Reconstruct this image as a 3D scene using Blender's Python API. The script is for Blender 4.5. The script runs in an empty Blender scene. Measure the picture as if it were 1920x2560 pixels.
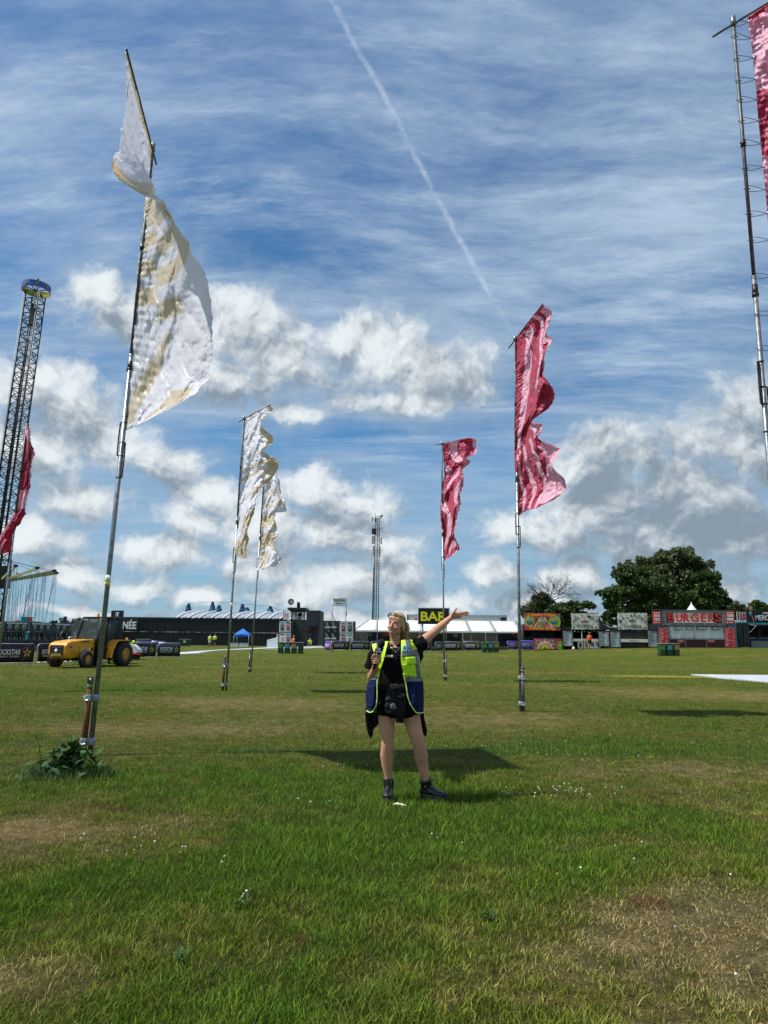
import bpy, bmesh, math, random
import numpy as np
from mathutils import Vector, Matrix
R = math.radians
random.seed(7); rng = np.random.default_rng(7)
scene = bpy.context.scene
COL = scene.collection
# ------------------------------------------------------------------ camera
F = 1720.0; CAMH = 1.45; PITCH = math.atan(320/F); ROLL = R(0.6)
CAM = Vector((0, 0, CAMH))
RM = Matrix.Rotation(R(90)+PITCH, 3, 'X') @ Matrix.Rotation(ROLL, 3, 'Z')
cd = bpy.data.cameras.new('camera'); cam = bpy.data.objects.new('camera', cd); COL.objects.link(cam)
cam.location = CAM; cam.rotation_euler = RM.to_euler()
cd.sensor_fit = 'VERTICAL'; cd.sensor_height = 36; cd.lens = F/2560*36
cd.clip_start = .05; cd.clip_end = 5000
scene.camera = cam
scene.view_settings.view_transform = 'Standard'; scene.view_settings.look = 'None'
scene.view_settings.exposure = 0.5; scene.view_settings.gamma = 1
scene.view_settings.use_curve_mapping = False
def ray(px, py):
    return RM @ Vector(((px-960)/F, (1280-py)/F, -1))
def P(px, py, Y):
    v = ray(px, py); return CAM + v*(Y/v.y)
RMT = RM.transposed()
def proj(p):
    q = RMT @ (Vector(p)-CAM); return 960+F*q.x/-q.z, 1280-F*q.y/-q.z
def ss(t): t = min(max(t, 0), 1); return t*t*(3-2*t)
def gz(x, y):
    return ss((y-38)/40)**1.5*(.2+.85*ss((x-2)/34))
def gzn(x, y):
    S = lambda t: (lambda u: u*u*(3-2*u))(np.clip(t, 0, 1))
    return S((y-38)/40)**1.5*(.2+.85*S((x-2)/34))
def G(px, Y, py=None):
    """ground point at distance Y seen at column px"""
    py = 1600
    for _ in range(6):
        p = P(px, py, Y); p.z = gz(p.x, Y); py = proj(p)[1]
    return p
def GP(px, py):
    """ground point seen at a pixel (near ground)"""
    Y = 10
    v = ray(px, py); t = CAMH/-v.z
    for _ in range(20):
        p = CAM+v*t; t = (CAMH-gz(p.x, p.y))/-v.z
    return CAM+v*t
# ------------------------------------------------------------------ world
SUN = Vector((-3, -.5, 5.3)).normalized()
world = bpy.data.worlds.new('World'); scene.world = world; world.use_nodes = True
wn = world.node_tree; wn.nodes.clear()
class E:
    tree = None
    def __init__(s, v): s.v = v
    @staticmethod
    def m(op, *a, clamp=False):
        n = E.tree.nodes.new('ShaderNodeMath'); n.operation = op; n.use_clamp = clamp
        for i, x in enumerate(a):
            if isinstance(x, E): E.tree.links.new(x.v, n.inputs[i])
            else: n.inputs[i].default_value = x
        return E(n.outputs[0])
    def __add__(s, o): return E.m('ADD', s, o)
    __radd__ = __add__
    def __sub__(s, o): return E.m('SUBTRACT', s, o)
    def __rsub__(s, o): return E.m('SUBTRACT', o, s)
    def __mul__(s, o): return E.m('MULTIPLY', s, o)
    __rmul__ = __mul__
    def __truediv__(s, o): return E.m('DIVIDE', s, o)
    def __pow__(s, o): return E.m('POWER', s, o)
def esm(x, a, b, lo=0., hi=1.):
    n = E.tree.nodes.new('ShaderNodeMapRange'); n.interpolation_type = 'SMOOTHSTEP'
    E.tree.links.new(x.v, n.inputs[0])
    for i, v in zip((1, 2, 3, 4), (a, b, lo, hi)): n.inputs[i].default_value = v
    return E(n.outputs[0])
def evec(x, y, z=0.):
    n = E.tree.nodes.new('ShaderNodeCombineXYZ')
    for i, v in enumerate((x, y, z)):
        if isinstance(v, E): E.tree.links.new(v.v, n.inputs[i])
        else: n.inputs[i].default_value = v
    return E(n.outputs[0])
def evm(op, a, b=None):
    n = E.tree.nodes.new('ShaderNodeVectorMath'); n.operation = op
    for i, v in enumerate((a, b)):
        if v is None: continue
        if isinstance(v, E): E.tree.links.new(v.v, n.inputs[i])
        else: n.inputs[i].default_value = v
    return E(n.outputs['Value'] if op in ('LENGTH', 'DOT_PRODUCT', 'DISTANCE') else n.outputs['Vector'])
def enoise(vec, scale, detail=5, rough=.5, dist=0., color=False, dim='3D'):
    n = E.tree.nodes.new('ShaderNodeTexNoise'); n.noise_dimensions = dim
    if vec is not None: E.tree.links.new(vec.v, n.inputs['Vector'])
    n.inputs['Scale'].default_value = scale; n.inputs['Detail'].default_value = detail
    n.inputs['Roughness'].default_value = rough; n.inputs['Distortion'].default_value = dist
    return E(n.outputs[1 if color else 0])
def emix(f, a, b, blend='MIX'):
    n = E.tree.nodes.new('ShaderNodeMix'); n.data_type = 'RGBA'; n.blend_type = blend
    n.clamp_factor = True
    for s, v in ((n.inputs[0], f), (n.inputs[6], a), (n.inputs[7], b)):
        if isinstance(v, E): E.tree.links.new(v.v, s)
        elif isinstance(v, (int, float)): s.default_value = v
        else: s.default_value = (*v, 1) if len(v) == 3 else v
    return E(n.outputs[2])
E.tree = wn
def build_world():
    tc = wn.nodes.new('ShaderNodeTexCoord'); D = E(tc.outputs['Generated'])
    sp = wn.nodes.new('ShaderNodeSeparateXYZ'); wn.links.new(D.v, sp.inputs[0])
    x, y, z = (E(o) for o in sp.outputs)
    sky = wn.nodes.new('ShaderNodeTexSky'); sky.sky_type = 'NISHITA'; sky.sun_disc = False
    sky.sun_elevation = math.asin(SUN.z); sky.sun_rotation = math.atan2(SUN.x, SUN.y)
    sky.altitude = 60; sky.air_density = 1.0; sky.dust_density = .4; sky.ozone_density = 2.5
    K = 10.0                                  # background strength .1
    az = E.m('ARCTAN2', x, y); el = E.m('ARCSINE', z)
    V = evec(az, el)
    base = emix(1., E(sky.outputs[0]), (.34, .66, .82), 'MULTIPLY')
    hz = esm(el, -.02, .34)
    base = emix(hz, emix(.6, base, (1.75, 3.1, 4.2)), base)
    # high cirrus: fibrous streaks in the plane of the cloud deck
    zz = E.m('MAXIMUM', z, 0.) + .12
    q = evec(x/zz, y/zz)
    w1 = evm('SUBTRACT', enoise(q, .55, 2, .5, color=True), (.5, .5, .5)); w2 = evm('SUBTRACT', enoise(q, 3.2, 4, .6, color=True), (.5, .5, .5))
    wq = evm('ADD', evm('ADD', q, evm('MULTIPLY', w1, (.55, .55, 0))), evm('MULTIPLY', w2, (.06, .06, 0)))
    def rot(v, a, sx, sy):
        n = wn.nodes.new('ShaderNodeMapping'); n.vector_type = 'POINT'
        wn.links.new(v.v, n.inputs[0]); n.inputs['Rotation'].default_value = (0, 0, a)
        n.inputs['Scale'].default_value = (sx, sy, 1); return E(n.outputs[0])
    c1 = enoise(rot(wq, R(-16), .6, 2.3), 1.2, 11, .70)
    c2 = enoise(rot(wq, R(22), 1.0, 3.4), 2.3, 10, .72)
    c3 = enoise(q, .9, 6, .6)
    ci = esm(c1*.66+c2*.33+c3*.42, .55, .88)
    ci = ci*esm(el, .20, .55, .72, 1.)
    base = emix(ci*.95, base, (3.3, 4.2, 5.35))
    fine = esm(c2*.75+c1*.35, .55, .80)*esm(el, .15, .4)
    base = emix(fine*.62, base, (4.2, 5.0, 5.95))
    top = esm(el, .50, .95)
    base = emix(top*.30, base, (1.7, 2.5, 4.1))
    # contrail
    r1 = ray(828, 0); r2 = ray(1280, 835); nrm = r1.cross(r2).normalized()
    wob = enoise(D, 9, 3, .6)-.5
    dd = E.m('ABSOLUTE', evm('DOT_PRODUCT', D, tuple(nrm)) + wob*.012)
    tn = enoise(D, 42, 6, .7)
    e2 = math.asin(r2.normalized().z)
    wide = esm(el, e2, e2+.45, .0062, .0050)
    tr = (1-esm(dd/wide, .10, 1.0))*esm(tn, .32, .66)*esm(el, e2-.02, e2+.08)*esm(y, 0., .1)
    base = emix(tr*.42, base, (4.9, 5.5, 6.3))
    # cumulus
    blobs = [(255,735,85,60),(330,800,150,105),(455,760,110,95),(600,800,170,100),(705,900,140,110),(560,930,180,85),(760,1030,90,30),
     (845,850,70,60),(960,890,150,105),(1110,930,165,90),(1000,1000,210,50),
     (60,960,110,100),(170,1010,130,110),(60,1120,180,90),(300,1110,150,80),(420,1160,120,60),(200,1240,180,60),
     (540,1250,110,60),(640,1320,150,75),(480,1320,120,60),
     (760,1230,130,65),(900,1270,120,70),(830,1340,200,60),
     (1500,1120,110,85),(1470,1180,130,90),(1600,1150,110,85),(1740,1110,110,80),(1860,1010,110,110),(1900,1120,160,140),(1700,1220,240,110),(1520,1260,170,80),
     (1260,1330,95,55),(1400,1330,140,60),(1620,1360,200,80),(1850,1360,200,110),
     (330,1455,110,38),(190,1430,80,60),(110,1340,60,30),(510,1492,80,30),(860,1450,130,62),(730,1480,150,45),(1010,1430,90,50),(1080,1500,160,45),
     (1250,1440,70,45),(1500,1300,260,90),(1750,1280,260,120),(80,1330,160,60),(420,1380,150,50),(650,1420,120,45),(950,1370,140,50),(1430,1440,120,60),(1000,1545,500,25),(240,1530,200,18),(1780,1480,220,60),(1350,1510,150,40)]
    def azel(px, py):
        v = ray(px, py).normalized(); return math.atan2(v.x, v.y), math.asin(v.z)
    bl = []
    for cx, cy, rx, ry in blobs:
        a, e = azel(cx, cy); a2, _ = azel(cx+rx, cy); a1, _ = azel(cx-rx, cy); _, e2_ = azel(cx, cy-ry); _, e1_ = azel(cx, cy+ry)
        bl.append((a, e, (a2-a1)/2, (e2_-e1_)/2))
    bl += [(2.2,.35,.5,.18),(-2.1,.4,.5,.2),(3.0,.25,.5,.15),(-1.2,.3,.25,.15),(1.3,.35,.25,.2),(1.7,.15,.4,.1),(-1.6,.14,.4,.1),(-2.9,.6,.3,.15)]
    def field(vec):
        w = evm('SUBTRACT', enoise(vec, 8, 6, .6, color=True), (.5, .5, .5))
        v = evm('ADD', vec, evm('MULTIPLY', w, (.10, .075, 0)))
        acc = None
        for a, e, ra, re in bl:
            L = evm('LENGTH', evm('MULTIPLY', evm('SUBTRACT', v, (a, e, 0)), (1/ra, 1/re, 0)))
            if acc is None: acc = L
            else:
                n = wn.nodes.new('ShaderNodeMath'); n.operation = 'SMOOTH_MIN'
                wn.links.new(acc.v, n.inputs[0]); wn.links.new(L.v, n.inputs[1]); n.inputs[2].default_value = .35; acc = E(n.outputs[0])
        return (1.13-acc)*.85, v
    a0, v0 = field(V); a1, v1 = field(evm('ADD', V, (-.016, .030, 0)))
    d0 = a0+(enoise(v0, 15, 10, .64)-.5)*2.1
    s0 = a0+(enoise(v0, 13, 3.5, .55)-.5)*2.2; s1 = a1+(enoise(v1, 13, 3.5, .55)-.5)*2.2
    m0 = enoise(v0, 40, 5, .6); m1 = enoise(evm('ADD', v0, (-.005, .008, 0)), 40, 5, .6)
    cov = esm(d0, -.05, .62)
    veil = esm(d0, -.95, .45)
    grad = (s0-s1)*.85+(m0-m1)*1.1
    thick = esm(d0, .25, 1.5)
    soft = enoise(V, 4.5, 6, .6)
    rightg = esm(az, .05, .45)
    lit = grad+.58-thick*.26+(soft-.5)*1.2-rightg*.33+(d0-s0)*.22
    lit = esm(lit, -.05, 1.15)
    cc = emix(lit, (1.75, 2.25, 2.75), (6.1, 6.45, 6.6))
    base = emix(veil*.48, base, (2.5, 3.35, 4.2))
    out = emix(cov*.95, base, cc)
    out = emix(esm(el, -.02, .0), (1.0, 1.2, .8), out)
    bg = wn.nodes.new('ShaderNodeBackground'); wn.links.new(out.v, bg.inputs[0]); bg.inputs[1].default_value = .1
    wo = wn.nodes.new('ShaderNodeOutputWorld'); wn.links.new(bg.outputs[0], wo.inputs[0])
build_world()
sl = bpy.data.lights.new('sun', 'SUN'); sl.energy = 3.9; sl.angle = R(.53); sl.color = (1, .965, .90)
so = bpy.data.objects.new('sun', sl); COL.objects.link(so); so.rotation_euler = SUN.to_track_quat('Z', 'Y').to_euler()
so.location = (-10, 3, 30)
# ------------------------------------------------------------------ materials
def mat(name, col, rough=.6, metal=0., spec=.5, var=.0, scale=6., bump=0., bscale=30., transl=0., coat=0., emit=0., alpha=1., trans=0.):
    """principled material whose colour is varied by procedural noise (wear, dirt, weave)"""
    m = bpy.data.materials.new(name); m.use_nodes = True; t = m.node_tree; E.tree = t
    b = t.nodes['Principled BSDF']; b.inputs['Base Color'].default_value = (*col, 1)
    b.inputs['Roughness'].default_value = rough; b.inputs['Metallic'].default_value = metal
    b.inputs['Specular IOR Level'].default_value = spec; b.inputs['Coat Weight'].default_value = coat
    b.inputs['Alpha'].default_value = alpha; b.inputs['Transmission Weight'].default_value = trans
    if emit: b.inputs['Emission Color'].default_value = (*col, 1); b.inputs['Emission Strength'].default_value = emit
    tc = t.nodes.new('ShaderNodeTexCoord'); O = E(tc.outputs['Object'])
    if var > 0:
        n = enoise(O, scale, 5, .6); f = esm(n, .3, .7)
        lo = tuple(c*(1-var) for c in col); hi = tuple(min(1, c*(1+var*.6)) for c in col)
        t.links.new(emix(f, lo, hi).v, b.inputs['Base Color'])
        t.links.new((n*.25+(rough-.12)).v, b.inputs['Roughness'])
    if bump > 0:
        bn = t.nodes.new('ShaderNodeBump'); bn.inputs['Strength'].default_value = bump; bn.inputs['Distance'].default_value = .02
        t.links.new(enoise(O, bscale, 4, .6).v, bn.inputs['Height']); t.links.new(bn.outputs[0], b.inputs['Normal'])
    if transl > 0:
        tr = t.nodes.new('ShaderNodeBsdfTranslucent'); tr.inputs[0].default_value = (*col, 1)
        mx = t.nodes.new('ShaderNodeMixShader'); mx.inputs[0].default_value = transl
        t.links.new(b.outputs[0], mx.inputs[1]); t.links.new(tr.outputs[0], mx.inputs[2])
        t.links.new(mx.outputs[0], t.nodes['Material Output'].inputs[0])
    return m
def mat_attr(name, attr, rough=.5, transl=.0, sheen=0., spec=.5, satin=False, trans_tint=1.):
    m = bpy.data.materials.new(name); m.use_nodes = True; t = m.node_tree; E.tree = t
    b = t.nodes['Principled BSDF']; a = t.nodes.new('ShaderNodeAttribute'); a.attribute_name = attr
    t.links.new(a.outputs['Color'], b.inputs['Base Color']); b.inputs['Roughness'].default_value = rough
    b.inputs['Specular IOR Level'].default_value = spec; b.inputs['Sheen Weight'].default_value = sheen
    if satin:
        tc = t.nodes.new('ShaderNodeTexCoord'); O = E(tc.outputs['UV'])
        bn = t.nodes.new('ShaderNodeBump'); bn.inputs['Strength'].default_value = .22; bn.inputs['Distance'].default_value = .03
        h = enoise(O, 7, 6, .62, 1.2); h2 = enoise(O, 3, 3, .5, .6)
        t.links.new((h+h2).v, bn.inputs['Height']); t.links.new(bn.outputs[0], b.inputs['Normal'])
    if transl > 0:
        tr = t.nodes.new('ShaderNodeBsdfTranslucent'); t.links.new(a.outputs['Color'], tr.inputs[0])
        mx = t.nodes.new('ShaderNodeMixShader'); mx.inputs[0].default_value = transl
        t.links.new(b.outputs[0], mx.inputs[1]); t.links.new(tr.outputs[0], mx.inputs[2])
        t.links.new(mx.outputs[0], t.nodes['Material Output'].inputs[0])
    return m
M = {}
def mm(k, *a, **kw): M[k] = mat(k, *a, **kw)
mm('galv', (.27, .30, .31), .42, .75, var=.35, scale=14, bump=.15)
mm('galvdark', (.10, .11, .115), .5, .6, var=.4, scale=14)
mm('alu', (.62, .64, .65), .35, .8, var=.15)
mm('rust', (.13, .045, .018), .85, .1, var=.5, scale=25, bump=.4)
mm('tape', (.30, .33, .35), .38, .2, var=.3, scale=30, bump=.5)
mm('foil', (.75, .76, .78), .25, .8, var=.2, scale=40, bump=.8)
mm('black', (.012, .012, .014), .5, var=.3)
mm('blackcloth', (.006, .006, .007), .95, spec=.15, var=.3, scale=20, bump=.25, bscale=60)
mm('jacket', (.006, .0065, .008), .75, spec=.3, var=.35, scale=12, bump=.6, bscale=18)
mm('navy', (.007, .014, .066), .85, spec=.15, var=.3, scale=15, bump=.35, bscale=30)
mm('hivis', (.55, .86, .008), .55, var=.12, scale=18, bump=.3, bscale=26, emit=0)
mm('piping', (.62, .9, .18), .5)
mm('reflect', (.16, .165, .175), .4, .3, var=.2, scale=30)
mm('skin', (.60, .30, .18), .5, var=.14, scale=9, spec=.4, bump=.06, bscale=120)
M['skin'].node_tree.nodes['Principled BSDF'].inputs['Subsurface Weight'].default_value = .12
M['skin'].node_tree.nodes['Principled BSDF'].inputs['Subsurface Scale'].default_value = .01
mm('lips', (.42, .13, .11), .4); mm('teeth', (.85, .83, .78), .25); mm('mouth', (.05, .012, .012), .6)
mm('brow', (.17, .09, .05), .7); mm('lash', (.03, .018, .014), .7)
mm('hair', (.62, .44, .20), .42, var=.45, scale=26, bump=.8, bscale=70)
mm('hairdark', (.34, .21, .09), .5, var=.45, scale=26, bump=.8, bscale=70)
mm('leather', (.014, .014, .015), .28, var=.4, scale=20, bump=.25, bscale=40)
mm('sole', (.035, .035, .035), .6, var=.4); mm('stitch', (.3, .28, .16), .7)
mm('foam', (.006, .006, .007), .95, bump=.6, bscale=200)
mm('white', (.78, .78, .77), .5, var=.06); mm('whiteprint', (.8, .8, .8), .6)
mm('badge', (.10, .38, .46), .4, var=.3, scale=60); mm('badgedark', (.02, .08, .12), .5)
mm('yellowdot', (.8, .85, .25), .5); mm('gold', (.55, .40, .08), .5, var=.2)
mm('yellowpaint', (.80, .34, .008), .35, var=.14, scale=3, coat=.25)
mm('orangerim', (.55, .22, .03), .5, var=.3, scale=8)
mm('tyre', (.028, .025, .022), .85, var=.5, scale=8, bump=.4)
mm('glass', (.04, .055, .055), .06, alpha=.42, spec=.8)
mm('lampamber', (.9, .45, .1), .3); mm('redlamp', (.5, .02, .02), .3)
mm('steelblack', (.014, .015, .016), .45, .3, var=.4, scale=5)
mm('banner', (.008, .008, .014), .55, var=.25, scale=4); mm('bannerpurple', (.05, .02, .28), .5, var=.2, scale=3)
mm('pink', (.6, .04, .28), .5); mm('orangevest', (.85, .11, .02), .6, var=.1)
mm('wallblack', (.012, .014, .018), .6, var=.35, scale=.8); mm('navybox', (.012, .016, .05), .5, var=.3, scale=1)
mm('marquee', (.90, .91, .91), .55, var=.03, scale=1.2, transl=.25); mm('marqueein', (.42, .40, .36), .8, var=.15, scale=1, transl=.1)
mm('greenpanel', (.020, .032, .022), .6, var=.3, scale=1); mm('binbody', (.015, .065, .03), .5, var=.2, scale=3)
mm('binlid', (.22, .25, .23), .5, var=.2); mm('bingreen', (.10, .33, .07), .5); mm('binblue', (.13, .33, .47), .5); mm('binorange', (.55, .27, .10), .5)
mm('blue', (.01, .17, .62), .5, var=.1, transl=.2); mm('teal', (.01, .26, .30), .5, var=.15); mm('conecap', (.008, .085, .17), .6, var=.5, scale=3)
mm('red', (.62, .03, .03), .5, var=.1, scale=4); mm('redglow', (.62, .02, .02), .4); mm('redmenu', (.62, .03, .035), .5, var=.15, scale=3)
mm('glitter', (.22, .235, .26), .4, .2, var=.8, scale=9); mm('brick', (.13, .022, .030), .7, var=.5, scale=5); mm('mortar', (.07, .05, .06), .9, var=.3)
mm('canvaswhite', (.76, .78, .78), .7, var=.12, scale=2.5); mm('menu', (.52, .56, .57), .6, var=.3, scale=4)
mm('cream', (.84, .82, .70), .7, var=.3, scale=2.2); mm('woodcream', (.78, .72, .58), .6, var=.2); mm('ink', (.03, .032, .034), .7)
mm('leafgarland', (.035, .055, .02), .7, var=.6, scale=8); mm('sausage', (.20, .035, .02), .5); mm('drape', (.035, .030, .034), .7, var=.4, scale=1.5, bump=.5, bscale=4)
mm('chiporange', (.95, .33, .02), .5); mm('magenta', (.42, .06, .10), .5, var=.3, scale=2); mm('lime', (.35, .72, .04), .5); mm('coral', (.75, .17, .12), .5)
mm('trussdark', (.030, .034, .036), .5, .5, var=.4, scale=3); mm('armgreen', (.36, .38, .16), .45, var=.15); mm('ringblue', (.10, .12, .55), .5, var=.35, scale=1); mm('ringyellow', (.45, .42, .05), .5, var=.2)
mm('antenna', (.45, .50, .48), .5, var=.15, scale=2); mm('cable', (.06, .065, .07), .5, .4)
mm('matting', (.50, .53, .56), .5, var=.18, scale=1.5); mm('signyellow', (.95, .86, .01), .5)
mm('dome', (.42, .48, .56), .15, var=.2, scale=.6, alpha=.72, spec=.6); mm('bark', (.035, .030, .025), .9, var=.4, scale=6, bump=.5)
mm('stem', (.10, .10, .035), .6, var=.3); mm('dock', (.035, .10, .018), .75, var=.4, scale=14, transl=.15); mm('paperlit', (.72, .66, .50), .8, var=.2, scale=60)
mm('clover', (.62, .62, .52), .8); mm('cloverpetal', (.66, .60, .04), .7)
mm('pinkposter', (.70, .25, .36), .6); mm('hairposter', (.05, .03, .07), .6); mm('skinposter', (.55, .36, .28), .6); mm('greyprint', (.20, .23, .23), .6)
def mat_leaf(name, c1, c2):
    m = bpy.data.materials.new(name); m.use_nodes = True; t = m.node_tree; E.tree = t
    b = t.nodes['Principled BSDF']; b.inputs['Roughness'].default_value = .55; b.inputs['Specular IOR Level'].default_value = .3
    ge = t.nodes.new('ShaderNodeNewGeometry'); ri = E(ge.outputs['Random Per Island'])
    tc = t.nodes.new('ShaderNodeTexCoord'); n = enoise(E(tc.outputs['Object']), .35, 3)
    c = emix(esm(ri*.5+n*.7, .3, .85), c1, c2); t.links.new(c.v, b.inputs['Base Color'])
    tr = t.nodes.new('ShaderNodeBsdfTranslucent'); t.links.new(c.v, tr.inputs[0])
    mx = t.nodes.new('ShaderNodeMixShader'); mx.inputs[0].default_value = .22
    t.links.new(b.outputs[0], mx.inputs[1]); t.links.new(tr.outputs[0], mx.inputs[2]); t.links.new(mx.outputs[0], t.nodes['Material Output'].inputs[0])
    return m
M['leafdark'] = mat_leaf('leafdark', (.018, .042, .010), (.070, .120, .024))
M['leafmid'] = mat_leaf('leafmid', (.034, .056, .020), (.115, .145, .050))
M['leafyoung'] = mat_leaf('leafyoung', (.024, .062, .012), (.060, .120, .020))
# ------------------------------------------------------------------ object helpers
WL = {}
def tag(o, label=None, cat=None, group=None, kind=None):
    if label: o['label'] = label
    if cat: o['category'] = cat
    if group: o['group'] = group
    if kind: o['kind'] = kind
    return o
def thing(name, label, cat, loc, group=None, rz=0):
    o = bpy.data.objects.new(name, None); COL.objects.link(o); o.empty_display_size = .2
    o.location = loc; o.rotation_euler = (0, 0, rz); WL[o] = Vector(loc); return tag(o, label, cat, group)
def mesh(name, me, m, parent=None):
    o = bpy.data.objects.new(name, me); COL.objects.link(o)
    if m is not None and not me.materials:
        for x in (m if isinstance(m, (list, tuple)) else [m]): me.materials.append(x)
    if parent is not None: o.parent = parent; WL[o] = WL.get(parent, Vector())
    else: WL[o] = Vector()
    return o
class MB:
    """collects simple solids; world coordinates unless the parent is at the origin"""
    def __init__(s): s.v = []; s.f = []; s.mi = []; s.cur = 0; s.sm = []
    def add(s, v, f, smooth=False):
        n = len(s.v); s.v += [tuple(p) for p in v]; s.f += [tuple(i+n for i in q) for q in f]; s.mi += [s.cur]*len(f); s.sm += [smooth]*len(f); return s
    def box(s, a, b):
        (x0, y0, z0), (x1, y1, z1) = a, b
        return s.add([(x0,y0,z0),(x1,y0,z0),(x1,y1,z0),(x0,y1,z0),(x0,y0,z1),(x1,y0,z1),(x1,y1,z1),(x0,y1,z1)],
                     [(0,3,2,1),(4,5,6,7),(0,1,5,4),(1,2,6,5),(2,3,7,6),(3,0,4,7)])
    def obox(s, p, q, w, h, up=(0, 0, 1)):
        """beam from p to q, section w x h"""
        p, q = Vector(p), Vector(q); d = (q-p).normalized(); u = Vector(up)
        if abs(d.dot(u)) > .98: u = Vector((0, 1, 0))
        r = d.cross(u).normalized()*w/2; t = d.cross(r).normalized()*h/2
        v = [p-r-t, p+r-t, p+r+t, p-r+t, q-r-t, q+r-t, q+r+t, q-r+t]
        return s.add(v, [(0,1,2,3),(7,6,5,4),(0,4,5,1),(1,5,6,2),(2,6,7,3),(3,7,4,0)])
    def tube(s, pts, rad, n=10, cap=True, smooth=True, ref=None):
        """lofted tube; rad: number or list of numbers / (rx, ry)"""
        pts = [Vector(p) for p in pts]; k = len(pts)
        if isinstance(rad, (int, float)): rad = [rad]*k
        u = None; V = []
        for i, p in enumerate(pts):
            d = (pts[min(i+1, k-1)]-pts[max(i-1, 0)]).normalized()
            if u is None:
                u = Vector(ref) if ref else (Vector((0, 0, 1)) if abs(d.z) < .9 else Vector((1, 0, 0)))
            u = (u-d*u.dot(d)).normalized(); w = d.cross(u)
            rr = rad[i]; rx, ry = rr if isinstance(rr, (tuple, list)) else (rr, rr)
            for j in range(n):
                a = 2*math.pi*j/n; V.append(p+u*math.cos(a)*rx+w*math.sin(a)*ry)
        Fc = [(i*n+j, i*n+(j+1) % n, (i+1)*n+(j+1) % n, (i+1)*n+j) for i in range(k-1) for j in range(n)]
        if cap: Fc += [tuple(range(n))[::-1], tuple((k-1)*n+j for j in range(n))]
        return s.add(V, Fc, smooth)
    def ball(s, c, r, n=12, m=8, smooth=True):
        r = (r, r, r) if isinstance(r, (int, float)) else r; c = Vector(c); V = []; Fc = []
        for i in range(1, m):
            t = math.pi*i/m
            for j in range(n):
                a = 2*math.pi*j/n; V.append(c+Vector((r[0]*math.sin(t)*math.cos(a), r[1]*math.sin(t)*math.sin(a), r[2]*math.cos(t))))
        V += [c+Vector((0, 0, r[2])), c-Vector((0, 0, r[2]))]; T = len(V)-2
        for i in range(m-2):
            for j in range(n): Fc.append((i*n+j, (i+1)*n+j, (i+1)*n+(j+1) % n, i*n+(j+1) % n))
        for j in range(n): Fc += [(T, j, (j+1) % n), (T+1, (m-2)*n+(j+1) % n, (m-2)*n+j)]
        return s.add(V, Fc, smooth)
    def poly(s, pts, d):
        """extruded outline: pts 3D (planar), d extrusion vector"""
        pts = [Vector(p) for p in pts]; d = Vector(d); n = len(pts)
        return s.add(pts+[p+d for p in pts], [tuple(range(n)), tuple(range(2*n-1, n-1, -1))]+[(i, n+i, n+(i+1) % n, (i+1) % n) for i in range(n)])
    def data(s, name, off=Vector()):
        me = bpy.data.meshes.new(name); v = [(a-off.x, b-off.y, c-off.z) for a, b, c in s.v]
        me.from_pydata(v, [], s.f); me.polygons.foreach_set('material_index', s.mi); me.polygons.foreach_set('use_smooth', s.sm); me.update(); return me
    def fixnormals(s, me):
        b = bmesh.new(); b.from_mesh(me); bmesh.ops.recalc_face_normals(b, faces=b.faces); b.to_mesh(me); b.free()
    def build(s, name, m, parent=None, local=False, bevel=0, label=None):
        off = Vector() if (parent is None or local) else WL.get(parent, Vector())
        me = s.data(name, off); s.fixnormals(me); o = mesh(name, me, m, parent)
        if bevel:
            b = o.modifiers.new('bevel', 'BEVEL'); b.width = bevel; b.segments = 2; b.limit_method = 'ANGLE'
        if label: o['label'] = label
        return o
TXT = {}
def text_mesh(s, size=1., bold=0., ext=.01, shear=0., spacing=1., align='CENTER'):
    k = (s, size, bold, ext, shear, spacing, align)
    if k in TXT: return TXT[k]
    c = bpy.data.curves.new('t', 'FONT'); c.body = s; c.size = size; c.align_x = align; c.align_y = 'CENTER'
    c.offset = bold; c.extrude = ext; c.shear = shear; c.space_character = spacing; c.resolution_u = 3
    o = bpy.data.objects.new('t', c); COL.objects.link(o); dg = bpy.context.evaluated_depsgraph_get(); dg.update()
    me = bpy.data.meshes.new_from_object(o.evaluated_get(dg)); COL.objects.unlink(o); bpy.data.objects.remove(o)
    me.name = 'lettering'; TXT[k] = me; return me
def text(s, parent, m, pos, w=None, h=None, bold=0., ext=.012, rz=0., shear=0., spacing=1., name='lettering', local=False, tilt=0., sizefix=None):
    """upright lettering facing -Y, fitted to width w and height h"""
    me = text_mesh(s, 1., bold, .01, shear, spacing).copy(); me.materials.clear(); me.materials.append(m)
    co = np.empty(len(me.vertices)*3); me.vertices.foreach_get('co', co); co = co.reshape(-1, 3)
    mn, mx = co.min(0), co.max(0); c = (mn+mx)/2; sx = w/(mx[0]-mn[0]) if w else None; sy = h/(mx[1]-mn[1]) if h else None
    sx = sx or sy; sy = sy or sx
    x = (co[:, 0]-c[0])*sx; z = (co[:, 1]-c[1])*sy; y = co[:, 2]/.01*ext
    ct, st = math.cos(tilt), math.sin(tilt); x, z = x*ct-z*st, x*st+z*ct
    cr, sr = math.cos(rz), math.sin(rz); off = Vector() if (parent is None or local) else WL[parent]
    X = x*cr-(-y)*sr*1+pos[0]-off.x; Y = x*sr+(-y)*cr+pos[1]-off.y; Z = z+pos[2]-off.z
    me.vertices.foreach_set('co', np.stack([X, Y, Z], 1).ravel()); me.update()
    return mesh(name, me, None, parent)
def kids(o): return [c for c in bpy.data.objects if c.parent == o]
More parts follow.
